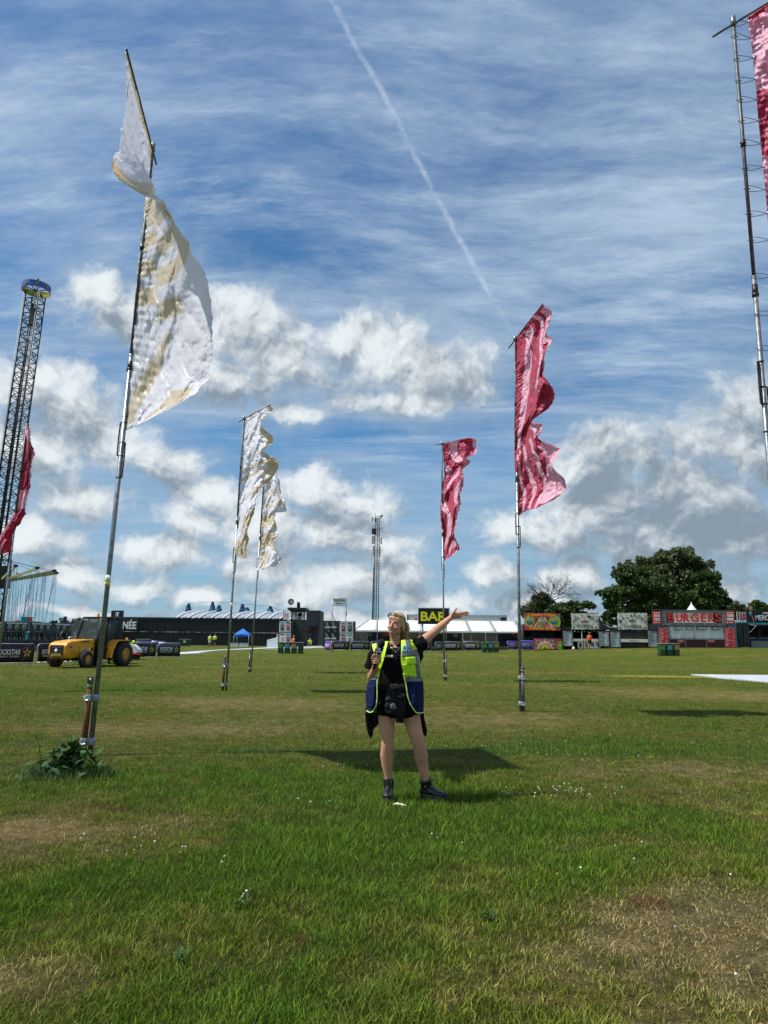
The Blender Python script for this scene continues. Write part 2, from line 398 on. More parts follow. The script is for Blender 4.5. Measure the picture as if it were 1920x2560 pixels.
def copy_tree(o, parent=None, cmap=None):
    if cmap is None:
        cmap = {}
        for c in bpy.data.objects:
            if c.parent: cmap.setdefault(c.parent, []).append(c)
    c = o.copy(); COL.objects.link(c); c.parent = parent; WL[c] = Vector()
    for k in cmap.get(o, []): copy_tree(k, c, cmap)
    return c
def pbox(parent, name, m, x0, y0, x1, y1, Y, d=.1, bevel=0, label=None):
    """box whose front face, at distance Y, covers these photo pixels"""
    a = P(x0, (y0+y1)/2, Y); b = P(x1, (y0+y1)/2, Y); t = P((x0+x1)/2, y0, Y); u = P((x0+x1)/2, y1, Y)
    return MB().box((a.x, Y, u.z), (b.x, Y+d, t.z)).build(name, m, parent, bevel=bevel, label=label)
def ptext(parent, s, m, x0, y0, x1, y1, Y, **k):
    a = P(x0, (y0+y1)/2, Y); b = P(x1, (y0+y1)/2, Y); t = P((x0+x1)/2, y0, Y); u = P((x0+x1)/2, y1, Y)
    return text(s, parent, m, ((a.x+b.x)/2, Y, (t.z+u.z)/2), b.x-a.x, t.z-u.z, **k)
# ------------------------------------------------------------------ numpy noise
HT = rng.random((256, 256))
def vn(x, y):
    xi = np.floor(x).astype(int); yi = np.floor(y).astype(int); fx = x-xi; fy = y-yi
    fx = fx*fx*(3-2*fx); fy = fy*fy*(3-2*fy); h = lambda a, b: HT[a % 256, b % 256]
    return (h(xi, yi)*(1-fx)+h(xi+1, yi)*fx)*(1-fy)+(h(xi, yi+1)*(1-fx)+h(xi+1, yi+1)*fx)*fy
def fbm(x, y, o=5, g=.5):
    s = 0; a = 1; t = 0
    for i in range(o): s = s+a*vn(x*2**i+17.3*i, y*2**i+9.1*i); t += a; a *= g
    return s/t
# ------------------------------------------------------------------ ground and grass
def patches():
    # dry / lush areas seen in the photograph: pixel centre, radii in m, amount (+ dry, - lush)
    L = [(180,2090,1.0,.55,.62),(1780,2320,.6,.75,.5),(1650,2250,.5,.5,.25),(1560,2110,.55,.35,.28),(60,2440,.35,.4,.35),(1000,2420,.7,.3,.10),(1300,2450,.5,.4,.12),
     (650,2110,1.0,.55,-.60),(430,2180,.6,.4,-.5),(1250,2060,1.1,.7,-.55),(1450,2190,.6,.4,-.35),(120,2270,.6,.45,-.5),(900,1960,1.8,.6,-.45),(1500,1870,1.7,.8,-.45),
     (1330,1960,.9,.6,.12),(1700,1930,1.5,.6,.22),(500,1820,1.8,1.2,.30),(300,1720,2.2,1.8,-.25),(650,1760,3,1.6,.25),(1850,1740,4,2,.45),(1250,1800,2,1.2,.25),
     (330,2560,.5,.25,-.2),(880,2560,.6,.25,-.15),(1850,2100,.9,.5,-.3),(150,1820,1.5,.8,.25),(500,2450,.4,.3,-.15)]
    out = []
    for px, py, rx, ry, a in L:
        p = GP(px, py); out.append((p.x, p.y, rx, ry, a))
    return out
PT = patches()
def dryness(x, y):
    wx = x+(fbm(x*1.3, y*1.3, 4)-.5)*1.0; wy = y+(fbm(x*1.3+50, y*1.3, 4)-.5)*1.0
    d = .40+(fbm(x*.55+9, y*.55, 5, .6)-.5)*.75+(fbm(x*3.1, y*3.1+7, 4, .6)-.5)*.75+(fbm(x*11, y*11+7, 3, .6)-.5)*.45
    d = np.where(y > 9, d*.62+.16+(fbm(x*.16, y*.30+3, 4)-.5)*.45, d)
    for a, b, rx, ry, k in PT: d = d+k*np.exp(-(((wx-a)/rx)**2+((wy-b)/ry)**2)*.75)
    return np.clip(d, 0, 1)
def sorrel(x, y): return np.clip((fbm(x*1.9+31, y*1.9+5, 4, .6)-.735)*9, 0, 1)
def grasscol(d, r, r2):
    """blade colour from dryness and random numbers"""
    lush = np.stack([.066+.06*r, .150+.085*r, .008+.012*r], -1)
    mid = np.stack([.140+.08*r, .172+.07*r, .017+.018*r], -1)
    dry = np.stack([.31+.18*r, .245+.14*r, .095+.065*r], -1)
    t = np.clip(d*2+(r2-.5)*.7, 0, 2)[..., None]
    c = np.where(t < 1, lush*(1-t)+mid*t, mid*(2-t)+dry*(t-1)); return c
def add_col(me, c, name='col'):
    a = me.color_attributes.new(name, 'FLOAT_COLOR', 'POINT'); rgba = np.ones((len(c), 4)); rgba[:, :3] = c
    a.data.foreach_set('color', rgba.ravel())
def np_mesh(name, V, Fs):
    """Fs: list of int arrays (n,k)"""
    me = bpy.data.meshes.new(name); me.vertices.add(len(V)); me.vertices.foreach_set('co', np.asarray(V, float).ravel())
    nl = sum(f.size for f in Fs); npg = sum(len(f) for f in Fs); me.loops.add(nl); me.polygons.add(npg)
    me.loops.foreach_set('vertex_index', np.concatenate([f.ravel() for f in Fs]).astype(np.int32))
    st = []; s = 0
    for f in Fs: st.append(s+np.arange(len(f))*f.shape[1]); s += f.size
    me.polygons.foreach_set('loop_start', np.concatenate(st).astype(np.int32))
    me.update(calc_edges=True); return me
def grid_faces(nx, ny):
    i = np.arange((nx-1)*(ny-1)); r = i//(nx-1); c = i % (nx-1); a = r*nx+c
    return np.stack([a, a+1, a+nx+1, a+nx], 1)
def build_ground():
    ys = np.concatenate([np.linspace(-60, 1, 12), np.linspace(1.3, 14, 210), np.linspace(14.3, 50, 140), np.linspace(51, 170, 120), np.array([200, 300, 500, 900, 1600, 3000])])
    u = np.linspace(-1, 1, 330); u = np.sign(u)*np.abs(u)**1.5
    X = np.zeros((len(ys), len(u))); Y = np.zeros_like(X)
    for i, y in enumerate(ys): X[i] = u*(max(y, 4)*1.0+ (60 if y < 60 else 60)*np.abs(u)**3); Y[i] = y
    Z = gzn(X, Y)+(fbm(X*2.2, Y*2.2, 4)-.5)*.035*np.exp(-Y/25)
    me = np_mesh('ground', np.stack([X, Y, Z], -1).reshape(-1, 3), [grid_faces(len(u), len(ys))])
    d = dryness(X, Y).ravel(); r = fbm(X.ravel()*9, Y.ravel()*9, 3)
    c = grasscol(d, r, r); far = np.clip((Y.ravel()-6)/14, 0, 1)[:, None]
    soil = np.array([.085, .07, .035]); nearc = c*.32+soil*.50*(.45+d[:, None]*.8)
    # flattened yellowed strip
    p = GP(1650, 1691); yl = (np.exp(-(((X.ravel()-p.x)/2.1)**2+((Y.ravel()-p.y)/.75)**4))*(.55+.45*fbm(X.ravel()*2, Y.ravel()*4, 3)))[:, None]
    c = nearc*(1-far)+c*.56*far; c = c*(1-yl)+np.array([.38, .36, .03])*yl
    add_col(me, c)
    m = bpy.data.materials.new('turf'); m.use_nodes = True; t = m.node_tree; E.tree = t
    b = t.nodes['Principled BSDF']; b.inputs['Roughness'].default_value = .9; b.inputs['Specular IOR Level'].default_value = .1
    a = t.nodes.new('ShaderNodeAttribute'); a.attribute_name = 'col'; ge = t.nodes.new('ShaderNodeNewGeometry'); Pn = E(ge.outputs['Position'])
    n1 = enoise(Pn, 30, 8, .75); n2 = enoise(Pn, 5, 6, .7); n3 = enoise(evm('MULTIPLY', Pn, (.35, 1., 1.)), .9, 6, .65)
    f = (esm(n1, .25, .75)*1.1+.35)*(esm(n2, .25, .75)*.9+.5)
    c2 = evm('MULTIPLY', E(a.outputs['Color']), evec(f, f, f))
    c3 = emix(esm(n3, .42, .66)*.55, c2, evm('MULTIPLY', c2, (1.45, 1.12, .9)))
    t.links.new(c3.v, b.inputs['Base Color'])
    bn = t.nodes.new('ShaderNodeBump'); bn.inputs['Strength'].default_value = 1.; bn.inputs['Distance'].default_value = .05
    t.links.new((n1+n2).v, bn.inputs['Height']); t.links.new(bn.outputs[0], b.inputs['Normal'])
    me.polygons.foreach_set('use_smooth', [True]*len(me.polygons))
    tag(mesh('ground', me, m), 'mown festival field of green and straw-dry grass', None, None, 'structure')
build_ground()
M['grass'] = mat_attr('grass', 'col', .65, .25, spec=.15)
def build_grass(name, n, y0, y1, hs, ws, seg, label, pw=1.0):
    y = y0*(y1/y0)**(rng.random(n)**pw)                # density falls with distance
    x = (rng.random(n)*2-1)*(y*.68+.9)
    d = dryness(x, y); s = sorrel(x, y)*(d > .3)
    clump = fbm(x*7, y*7, 3); keep = rng.random(n) < np.clip(1.15-d*.75+(clump-.5)*1.2, .12, 1)
    p = GP(1650, 1691); keep &= ~((np.abs(x-p.x) < 2.2) & (np.abs(y-p.y) < .85))
    x, y, d, s, clump = x[keep], y[keep], d[keep], s[keep], clump[keep]; n = len(x)
    z = gzn(x, y)+(fbm(x*2.2, y*2.2, 4)-.5)*.035*np.exp(-y/25)
    r, r2, r3 = rng.random(n), rng.random(n), rng.random(n)
    h = hs*(.35+.75*r)*(1.35-.85*d)*(.6+.8*clump); tuf = np.clip((fbm(x*2.6+11, y*2.6, 3)-.56)*7, 0, 1)*(d < .55); h = h*(1+.9*tuf); long = r3 > .988; h = np.where(long, h*1.8+.015, h)
    w = ws*(.6+.7*r2); yaw = rng.random(n)*2*np.pi; lean = (.25+.95*rng.random(n))*(1+.6*d); la = rng.random(n)*2*np.pi
    dx, dy = np.cos(yaw)*w/2, np.sin(yaw)*w/2; lx, ly = np.cos(la)*lean*h, np.sin(la)*lean*h
    b0 = np.stack([x-dx, y-dy, z-.004], -1); b1 = np.stack([x+dx, y+dy, z-.004], -1)
    tip = np.stack([x+lx, y+ly, z+h], -1)
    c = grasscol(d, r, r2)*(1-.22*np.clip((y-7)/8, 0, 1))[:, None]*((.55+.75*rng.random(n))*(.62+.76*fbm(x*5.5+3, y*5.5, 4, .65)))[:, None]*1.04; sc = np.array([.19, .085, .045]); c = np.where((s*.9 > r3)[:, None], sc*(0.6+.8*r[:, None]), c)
    i = np.arange(n)
    if seg == 2:
        m0 = np.stack([x-dx*.8+lx*.35, y-dy*.8+ly*.35, z+h*.6], -1); m1 = np.stack([x+dx*.8+lx*.35, y+dy*.8+ly*.35, z+h*.6], -1)
        V = np.stack([b0, b1, m1, m0, tip], 1).reshape(-1, 3); a = i*5
        me = np_mesh(name, V, [np.stack([a, a+1, a+2, a+3], 1), np.stack([a+3, a+2, a+4], 1)]); k = 5
    else:
        V = np.stack([b0, b1, tip], 1).reshape(-1, 3); a = i*3; me = np_mesh(name, V, [np.stack([a, a+1, a+2], 1)]); k = 3
    add_col(me, np.repeat(c, k, 0))
    tag(mesh(name, me, M['grass']), label, 'grass', None, 'stuff')
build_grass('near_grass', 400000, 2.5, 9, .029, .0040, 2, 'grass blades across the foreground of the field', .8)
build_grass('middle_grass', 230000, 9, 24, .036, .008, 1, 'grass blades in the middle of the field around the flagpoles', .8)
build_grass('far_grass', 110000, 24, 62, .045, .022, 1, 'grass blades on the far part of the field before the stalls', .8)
def build_clover():
    cl = [(1415,1985,.5,26),(1340,1880,.6,14),(1240,1870,.5,8),(330,2105,.5,5),(560,2140,.4,4),(1080,2100,.2,3),(270,1770,.8,9),(470,1760,1.2,14),(1170,1755,.5,9),(930,1915,.5,8),(1500,1890,1.5,8),(765,2010,.3,3),(1700,2160,.8,4),
          (1300,1990,.3,5),(600,2255,.08,3),(1480,2210,.3,2),(880,1725,1.5,6),(1850,2350,.4,2),(390,2130,.25,5)]
    w = MB(); yv = MB()
    for px, py, s, n in cl:
        c = GP(px, py)
        for _ in range(n):
            x, y = c.x+random.gauss(0, s*.6), c.y+random.gauss(0, s*.5); k = .0045+.0045*random.random()
            h = .022+.015*random.random(); t = w if random.random() > .07 else yv
            t.ball((x, y, gz(x, y)+h), (k, k, k*.85), 6, 5)
            t.obox((x, y, gz(x, y)), (x, y, gz(x, y)+h), .0015, .0015)
    tag(w.build('clover_flowers', M['clover']), 'small white clover flowers dotted through the grass', 'flowers', None, 'stuff')
    tag(yv.build('yellow_flowers', M['cloverpetal']), 'a few tiny yellow flowers in the grass', 'flowers', None, 'stuff')
build_clover()
# ------------------------------------------------------------------ flagpoles and flags
M['silk'] = mat_attr('silk', 'col', .42, .50, sheen=.2, spec=.4, satin=True)
def catmull(Pn, k):
    """Pn (n,...) control values -> k samples"""
    n = len(Pn); t = np.linspace(0, n-1, k); i = np.clip(np.floor(t).astype(int), 0, n-2); f = (t-i).reshape((-1,)+(1,)*(Pn.ndim-1))
    g = lambda j: Pn[np.clip(j, 0, n-1)]
    a, b, c, d = g(i-1), g(i), g(i+1), g(i+2)
    return .5*((2*b)+(-a+c)*f+(2*a-5*b+4*c-d)*f*f+(-a+3*b-3*c+d)*f**3)
WHITE = np.array([.93, .92, .97]); GOLD = np.array([.85, .755, .61]); RED = np.array([.64, .08, .175]); PINK = np.array([.94, .60, .72])
def flag(net, Y, pattern, label, hoist_ties, pole_at, seed, wr=.02, res=(110, 420), tiegap=0.):
    rows = np.array([[[c[0], c[1], c[2] if len(c) > 2 else 0.] for c in r] for r in net], float)
    A = catmull(rows, res[1]); A = catmull(A.transpose(1, 0, 2), res[0]).transpose(1, 0, 2)   # [row, col, 3]
    ny, nx = A.shape[:2]; s = np.linspace(0, 1, ny)[:, None]+np.zeros((1, nx)); t = np.linspace(0, 1, nx)[None]+np.zeros((ny, 1))
    e0 = seed*7.1; sc_ = .15*abs(net[-1][0][1]-net[0][0][1])/10
    A[..., 0] += (fbm(s*34+e0, t*3, 4, .6)-.5)*sc_*t**5*2.0+(fbm(s*9+e0, t*2, 2)-.5)*sc_*t**2
    q = np.stack([(A[..., 0]-960)/F, (1280-A[..., 1])/F, -np.ones_like(s)], -1) @ np.array(RM).T
    # folds: long diagonal ridges, fine crumple, puckers at the hoist
    e = seed*13.7
    ed = np.clip(t*3, 0, 1)
    w1 = (fbm(s*9+t*2.5+e, t*3.0+s*2+e, 3)-.5)*.42*ed+(1-np.abs(2*fbm(s*7-t*3.2+e*2, t*1.1+s+e, 2)-1))**4*.12*ed
    rid = 1-np.abs(2*fbm(s*16-t*5+e, t*5+s*5, 4)-1); w2 = rid**2*.10*(.35+.65*ed)
    w3 = (fbm(s*60+e, t*9+e, 4)-.5)*.014
    puck = np.sin(s*np.pi*2*22)*.015*np.exp(-t*7)+np.sin(s*np.pi*2*51+t*9)*.008*np.exp(-t*3)
    blow = -(1.5 if seed == 1 else 1.15)*(t**1.2)*(np.clip(s*4, 0, 1) if seed != 7 else 0)*(.75+.5*fbm(s*4+e, t*.5, 2))
    d = A[..., 2]+blow+(w1+w2+w3+puck)*wr/.02*.6
    v = np.array([0, 0, 0])[None, None]+q
    pos = np.array(CAM)+v*((Y+d)/v[..., 1])[..., None]
    # edge flutter keeps outline uneven
    me = np_mesh('flag', pos.reshape(-1, 3), [grid_faces(nx, ny)])
    c = pattern(s, t, fbm(s*8+e, t*4, 3)).reshape(-1, 3)
    add_col(me, c)
    uv = me.uv_layers.new(name='UVMap'); li = np.empty(len(me.loops), np.int32); me.loops.foreach_get('vertex_index', li)
    uvv = np.stack([t.ravel()*1.4, s.ravel()*6], 1)[li]; uv.data.foreach_set('uv', uvv.ravel())
    me.polygons.foreach_set('use_smooth', [True]*len(me.polygons))
    o = mesh('flag', me, M['silk'])
    o.modifiers.new('solid', 'SOLIDIFY').thickness = .002
    tag(o, label, 'flag', 'tall fabric flags on the field')
    # ties
    for k in range(hoist_ties):
        i = int((k+.5)/hoist_ties*(ny-1)); a = Vector(pos[i, 2]); b = pole_at(a.z)
        if (a-b).length > .6: continue
        m = MB(); r = .036; ring = [b+Vector((math.cos(u)*r, math.sin(u)*r, -.02+.02*math.sin(u))) for u in np.linspace(0, 2*math.pi, 11)]
        m.tube(ring, .0035, 5, False); m.tube([b+Vector((0, -r, 0)), (a+b)/2+Vector((0, -.01, .015)), a], .0035, 5)
        m.tube([b+Vector((0, r, -.03)), (a+b)/2+Vector((0, .01, -.03)), a], .0035, 5)
        tg = m.build('tie', M['cable'], o)
        if tiegap: MB().ball(a+Vector((0, -.01, 0)), (.012, .008, .018), 8, 6).build('eyelet', M['alu'], tg)
    return o
def pole(bx, by, tx, ty, Y, boom, label, stake_dx, r=.031, warn=False, base=None, side=-1, strap=(.45, .55), cap='foil', sm='rust'):
    b = base or G(bx, Y); t = P(tx, ty, Y); L = (t-b).length
    o = thing('flagpole', label, 'flagpole', b, 'steel flagpoles on the field'); ax = (t-b)
    at = lambda z: b+ax*((z-b.z)/ax.z)
    pt = lambda f: b+ax*f
    MB().tube([pt(-.01), pt(.62)], r, 14).build('lower_tube', M['galv'], o)
    MB().tube([pt(.60), pt(1.0)], r*.80, 14).build('upper_tube', M['galvdark'], o)
    m = MB(); m.tube([pt(.592), pt(.608)], r*1.22, 14); m.tube([pt(.592), pt(.596)], r*1.4, 14); m.build('joint_sleeve', M['steelblack'], o)
    j = MB(); j.tube([pt(.805), pt(.815)], r*1.1, 12); j.build('joint_sleeve', M['steelblack'], o)
    if boom:
        e = P(*boom[:2], Y+boom[2]); d = (e-t).normalized()
        MB().tube([t-d*.28+ax*0-Vector((0, 0, .05)), e-Vector((0, 0, .02))], .014, 8).build('crossbar', M['galvdark'], o)
        MB().tube([pt(.992), pt(1.006)], r*1.15, 12).build('end_cap', M['galv'], o)
    # elastic straps with coils bound to the tube
    for f0, f1, sg in ((strap[0], strap[0]+.055, -1), (strap[0]-.035, strap[0]+.022, 1)):
        c = MB(); n = 26; off = Vector((sg*(r+.012), -.01, 0))
        c.tube([pt(f0)+off, (pt(f0)+pt(f1))/2+off*1.25, pt(f1)+off], .008, 6)
        for i in range(n):
            p = pt(f0+(f1-f0)*(i+.5)/n)+off*(1.12); c.tube([p-Vector((0, 0, .003)), p+Vector((0, 0, .003))], .014, 7)
        c.tube([pt(f0)-Vector((0, 0, .004)), pt(f0)+Vector((0, 0, .004))], r*1.3, 12); c.tube([pt(f1)-Vector((0, 0, .004)), pt(f1)+Vector((0, 0, .004))], r*1.3, 12)
        c.build('elastic_strap', M['steelblack'], o)
    # ground stake and clamps
    if stake_dx is not None:
        sb = b+Vector((stake_dx, -.03, -.05)); hs = .80
        st = b+Vector((stake_dx*.95, -.03, hs))+ax*(hs/ax.z)*Vector((0, 0, 0)).length; st = Vector((at(b.z+hs).x+stake_dx, st.y, b.z+hs))
        MB().tube([sb, st], r*1.15, 14).build('ground_stake', M[sm], o)
        dd = (st-sb).normalized(); h = MB(); h.tube([st, st+dd*.07], r*1.05, 12); h.tube([st+dd*.07+Vector((0, .0, 0)), st+dd*.13+Vector((.012, -.03, 0))], [r*1.1, r*1.45], 14, cap=False)
        h.ball(st+dd*.11, r*.9, 10, 8); h.build('stake_cap', M['galv'], o)
        for z in (.16, .69):
            c = MB(); p = at(b.z+z); q = p+Vector((stake_dx, -.03, 0)); mid = (p+q)/2
            c.tube([p-Vector((0, 0, .045)), p-Vector((0, 0, .03)), p+Vector((0, 0, .03)), p+Vector((0, 0, .045))], [r*1.3, r*1.55, r*1.55, r*1.3], 12)
            c.tube([q-Vector((0, 0, .045)), q-Vector((0, 0, .03)), q+Vector((0, 0, .03)), q+Vector((0, 0, .045))], [r*1.35, r*1.6, r*1.6, r*1.35], 12)
            c.box((min(p.x, q.x), p.y-r*1.2, p.z-.028), (max(p.x, q.x), p.y+r*.8, p.z+.028))
            cl = c.build('clamp', M['tape'], o)
            if cap:
                f = MB(); x = q.x; n = 5
                f.add([(x-.05, q.y-r*1.7, q.z+.04), (x+.02, q.y-r*2.0, q.z+.05), (x+.045, q.y-r*1.75, q.z-.01), (x-.0, q.y-r*2.1, q.z-.03), (x-.04, q.y-r*1.8, q.z-.005), (x-.01, q.y-r*1.2, q.z+.02)],
                      [(0, 4, 5), (0, 5, 1), (1, 5, 2), (2, 5, 3), (3, 5, 4), (0, 1, 2, 3, 4)])
                f.build('bolt', M['foil'], cl)
    if warn:
        f0, f1 = warn; m = MB(); m.tube([pt(f0), pt(f1)], r*1.06, 14); wl = m.build('warning_label', M['whiteprint'], o)
        c = (pt(f0)+pt(f1))/2; rr = r*1.10; H = (pt(f1)-pt(f0)).length
        g = MB(); g.tube([pt(f0)+ax*0+Vector((0, 0, H*.06)), pt(f0)+Vector((0, 0, H*.34))], r*1.085, 14); g.build('yellow_band', M['signyellow'], wl)
        tri = MB(); y = c.y-rr-.001; z0 = c.z-H*.10; z1 = c.z+H*.36; w = r*.92; tri.poly([(c.x-w, y, z0), (c.x+w, y, z0), (c.x, y, z1)], (0, .006, 0)); tri.build('warning_triangle', M['ink'], wl)
        tri = MB(); w *= .72; z0 += H*.045; z1 -= H*.09; y -= .002; tri.poly([(c.x-w, y, z0), (c.x+w, y, z0), (c.x, y, z1)], (0, .003, 0)); tri.build('warning_face', M['signyellow'], wl)
        k = MB(); y -= .002; k.poly([(c.x-.002, y, z0+.02), (c.x+.004, y, z0+.02), (c.x+.001, y, z1-.02)], (0, .002, 0)); k.build('bolt_symbol', M['ink'], wl)
        k = MB(); k.box((c.x-r*.6, c.y-r*1.11, pt(f0).z+H*.16), (c.x+r*.6, c.y-r*1.08, pt(f0).z+H*.20)); k.build('lettering', M['ink'], wl)
    return o, at
def sel(mask, a, b): return np.where(mask[..., None], a, b)
def pat_a(s, t, n):
    gold = np.zeros_like(s, bool)
    gold |= s < .035
    gold |= (s < .27) & (t < .10+.05*np.sin(s*40)) & ((s < .12) | (s > .17)) & (t > .02)
    gold |= (s > .30) & (s < .47) & ~((s > .385+.1*(t-.7)) & (s < .43+.12*(t-.7)) & (t > .5))
    col = np.floor(t*3.031); u = (s+t*.06)*12+col*.5
    gold |= (s >= .47) & (s < .745-.03*t) & (t < .66) & (np.mod(u, 1) < .55)
    gold |= (s >= .47) & (s < .60+.07*(1-t)) & (t >= .66)
    c = .47-(s-.76)*1.75; gold |= (s > .76) & (s < .985) & (np.abs(t-c) < .035+.30*(s-.76)*(s < .82)+.05*(s > .82))
    gold |= (s > .90) & (s < .985) & (np.abs(t-(.62-(s-.9)*2.2)) < .05)
    gold |= (s > .885) & (s < .95) & (t > .55+(s-.86)) & (t < .84)
    return sel(gold, GOLD, WHITE)
def pat_b(s, t, n):
    gold = (s < .012) | ((s > .385-.03*t) & (s < .415-.03*t)) | ((s > .455-.03*t) & (s < .485-.03*t)) | (s > .87)
    gold |= (t > .55) & (s > .56) & (s < .62); gold |= (t > .5) & (s > .74) & (s < .86); gold |= (t > .8) & (s > .15) & (s < .55)
    gold |= (t > .9) & (s < .15)
    return sel(gold, GOLD, WHITE)
def pat_c(s, t, n):
    gold = ((s > .40+.05*t) & (s < .54+.03*t)) | ((s > .62) & (s < .77)) | ((s > .80) & (t > .2+.6*(s-.8)) & (t < .55) & (s < .97))
    gold |= (np.abs(np.hypot((t-.5), (s-.28)*5)-.32) < .07)
    return sel(gold, GOLD, WHITE)
def pat_red(k1, k2, off=0., w=.42):
    def f(s, t, n):
        u = t*k1+np.sin(s*k2+off)*.55+s*1.1+(n-.5)*.5
        p = np.mod(u, 1) < w*(.6+.6*n); p = p | ((t > .93) & (np.mod(s*5+off, 1) < .6)); p = p & (s > .012)
        return sel(p, PINK, RED)
    return f
def pat_e(s, t, n):
    c = .33-.10*np.sin((s-.1)*3.2); p = (np.abs(t-c) < .085*(1-.5*(s > .62))) & (s < .66) & (s > .03)
    p |= (np.abs(t-(.60+.10*np.sin(s*9))) < .05) & (s < .38)
    p |= (t > .78) & (s < .16) & (s > .02); p |= (t > .86) & (s > .16) & (s < .30); p |= (t > .72) & (s > .575) & (s < .655)
    for k, w in ((.12, .035), (.34, .045), (.58, .04)): p |= (s > .64) & (np.abs(t-(k+.22*(s-.64)*(1.4)+.03*np.sin(s*30))) < w)
    p |= (t > .70+.3*(.93-s)) & (s > .70) & (s < .97); p |= (s > .86) & (t > .62) & (s < .965)
    return sel(p, PINK, RED)
def pat_f(s, t, n):
    p = ~((s > .29) & (s < .50)) & (s > .03) & (s < .62) | ((s > .72) & (s < .85)); return sel(p, PINK, RED)
def pat_g(s, t, n):
    p = ((s > .06) & (s < .14+.05*t)) | ((s > .46) & (s < .60-.04*t)) | ((s > .60) & (t < .2)) | ((t > .82) & (s > .2) & (s < .44) & (np.mod(s*9, 1) < .6)) | ((s > .84) & (t > .35) & (t < .5))
    return sel(p, PINK, RED)
NA = [[(381,372,0),(362,290,-.6),(340,205,-1.1),(312,122,-1.6)],[(380,400,0),(352,340,-.5),(333,270,-.9),(318,195,-1.25)],[(376,430,0),(350,400,-.4),(322,350,-.7),(303,310,-.9)],
 [(372,458,0),(366,430,-.2),(326,405,-.5),(303,372,-.75)],[(366,482,0),(380,455,-.1),(325,440,-.5),(278,392,-.75)],[(362,508,0),(388,484,-.1),(352,482,-.45),(296,448,-.5)],
 [(358,545,0),(386,528,0),(404,508,-.3),(392,492,-.35)],[(353,595,0),(392,585,.05),(430,556,-.25),(414,522,-.35)],[(346,650,0),(392,648,.1),(446,620,-.2),(455,585,-.42)],
 [(341,702,0),(390,712,.12),(445,706,.05),(500,668,-.3)],[(335,770,0),(395,782,.12),(460,782,.12),(526,760,-.1)],[(329,840,0),(392,860,.1),(460,868,.12),(529,846,0)],
 [(324,910,0),(385,938,.08),(450,948,.12),(524,926,.05)],[(319,985,0),(368,1012,.05),(425,1015,.1),(492,982,.1)],[(314,1076,0),(350,1060,.03),(385,1042,.05),(432,1012,.08)]]
NB = [[(612,1048,0),(632,1036,-.3),(654,1022,-.6),(674,1011,-.9)],[(611,1075),(630,1065,-.3),(650,1050,-.5),(678,1025,-.6)],[(609,1100),(628,1092,-.2),(645,1080,-.3),(652,1058,-.3)],
 [(608,1125),(628,1118,-.2),(648,1108,-.3),(685,1098,0)],[(606,1150),(625,1145,-.1),(645,1138,-.2),(660,1128,-.1)],[(605,1170),(625,1165,-.1),(650,1150,-.3),(691,1148,-.1)],
 [(603,1190),(625,1182,0),(650,1175,-.2),(693,1166,0)],[(601,1210),(622,1202,.1),(645,1195,-.2),(678,1198,0)],[(599,1235),(618,1225,.1),(638,1220,-.2),(655,1218,.2)],
 [(597,1260),(612,1255,0),(628,1245,-.1),(648,1233,.2)],[(595,1285),(605,1290,0),(620,1275,-.2),(640,1258,.1)],[(592,1315),(602,1312,0),(615,1305,-.2),(634,1284,.1)],
 [(589,1345),(597,1345,-.1),(610,1335,-.2),(622,1318,0)],[(585,1370,0),(595,1375,-.1),(605,1362,-.1),(620,1350,0)],[(590,1390,0),(598,1393,-.1),(608,1396,-.1),(618,1388,0)]]
NC = [[(663,1138),(668,1148,0),(674,1162,0),(682,1170,0)],[(660,1195),(672,1195,-.2),(686,1188,-.3),(697,1198,0)],[(658,1228),(672,1220,.1),(688,1215,-.2),(704,1236,0)],[(656,1258),(670,1250,.1),(690,1245,-.2),(712,1262,0)],
 [(655,1280),(668,1275,0),(685,1270,-.2),(713,1279,.1)],[(654,1300),(665,1298,.1),(675,1290,0),(686,1285,.2)],[(652,1320),(665,1318,-.1),(680,1310,-.3),(693,1320,0)],[(651,1340),(663,1338,0),(678,1330,-.2),(690,1346,0)],
 [(650,1362),(662,1358,.1),(675,1355,0),(682,1360,.1)],[(648,1385),(660,1385,0),(680,1380,-.2),(702,1396,0)],[(645,1405),(655,1412,-.1),(670,1412,-.1),(690,1415,0)],[(638,1425),(650,1428,-.1),(665,1420,0),(676,1417,0)]]
ND = [[(1106,1110),(1128,1104,-.3),(1150,1098,-.5),(1170,1095,-.7)],[(1108,1135),(1130,1125,-.2),(1158,1110,-.3),(1189,1100,-.2)],[(1109,1155),(1130,1150,-.1),(1155,1145,-.2),(1187,1133,0)],[(1110,1175),(1128,1170,0),(1150,1155,-.2),(1159,1142,0)],
 [(1111,1190),(1128,1180,.1),(1150,1165,-.1),(1176,1154,.1)],[(1108,1200),(1125,1195,0),(1148,1185,-.1),(1156,1174,.1)],[(1104,1225),(1122,1220,-.1),(1145,1205,-.2),(1161,1196,0)],[(1102,1250),(1120,1245,.1),(1140,1240,-.2),(1153,1233,0)],
 [(1101,1275),(1118,1275,-.1),(1135,1270,-.2),(1150,1265,0)],[(1102,1305),(1115,1300,0),(1130,1300,-.1),(1142,1300,0)],[(1105,1335),(1115,1335,.1),(1128,1335,-.1),(1136,1333,0)],[(1106,1365),(1118,1360,0),(1132,1350,-.1),(1149,1368,0)],
 [(1108,1385),(1118,1385,-.1),(1130,1380,0),(1140,1382,0)],[(1111,1403),(1114,1400,0),(1120,1395,0),(1128,1389,0)]]
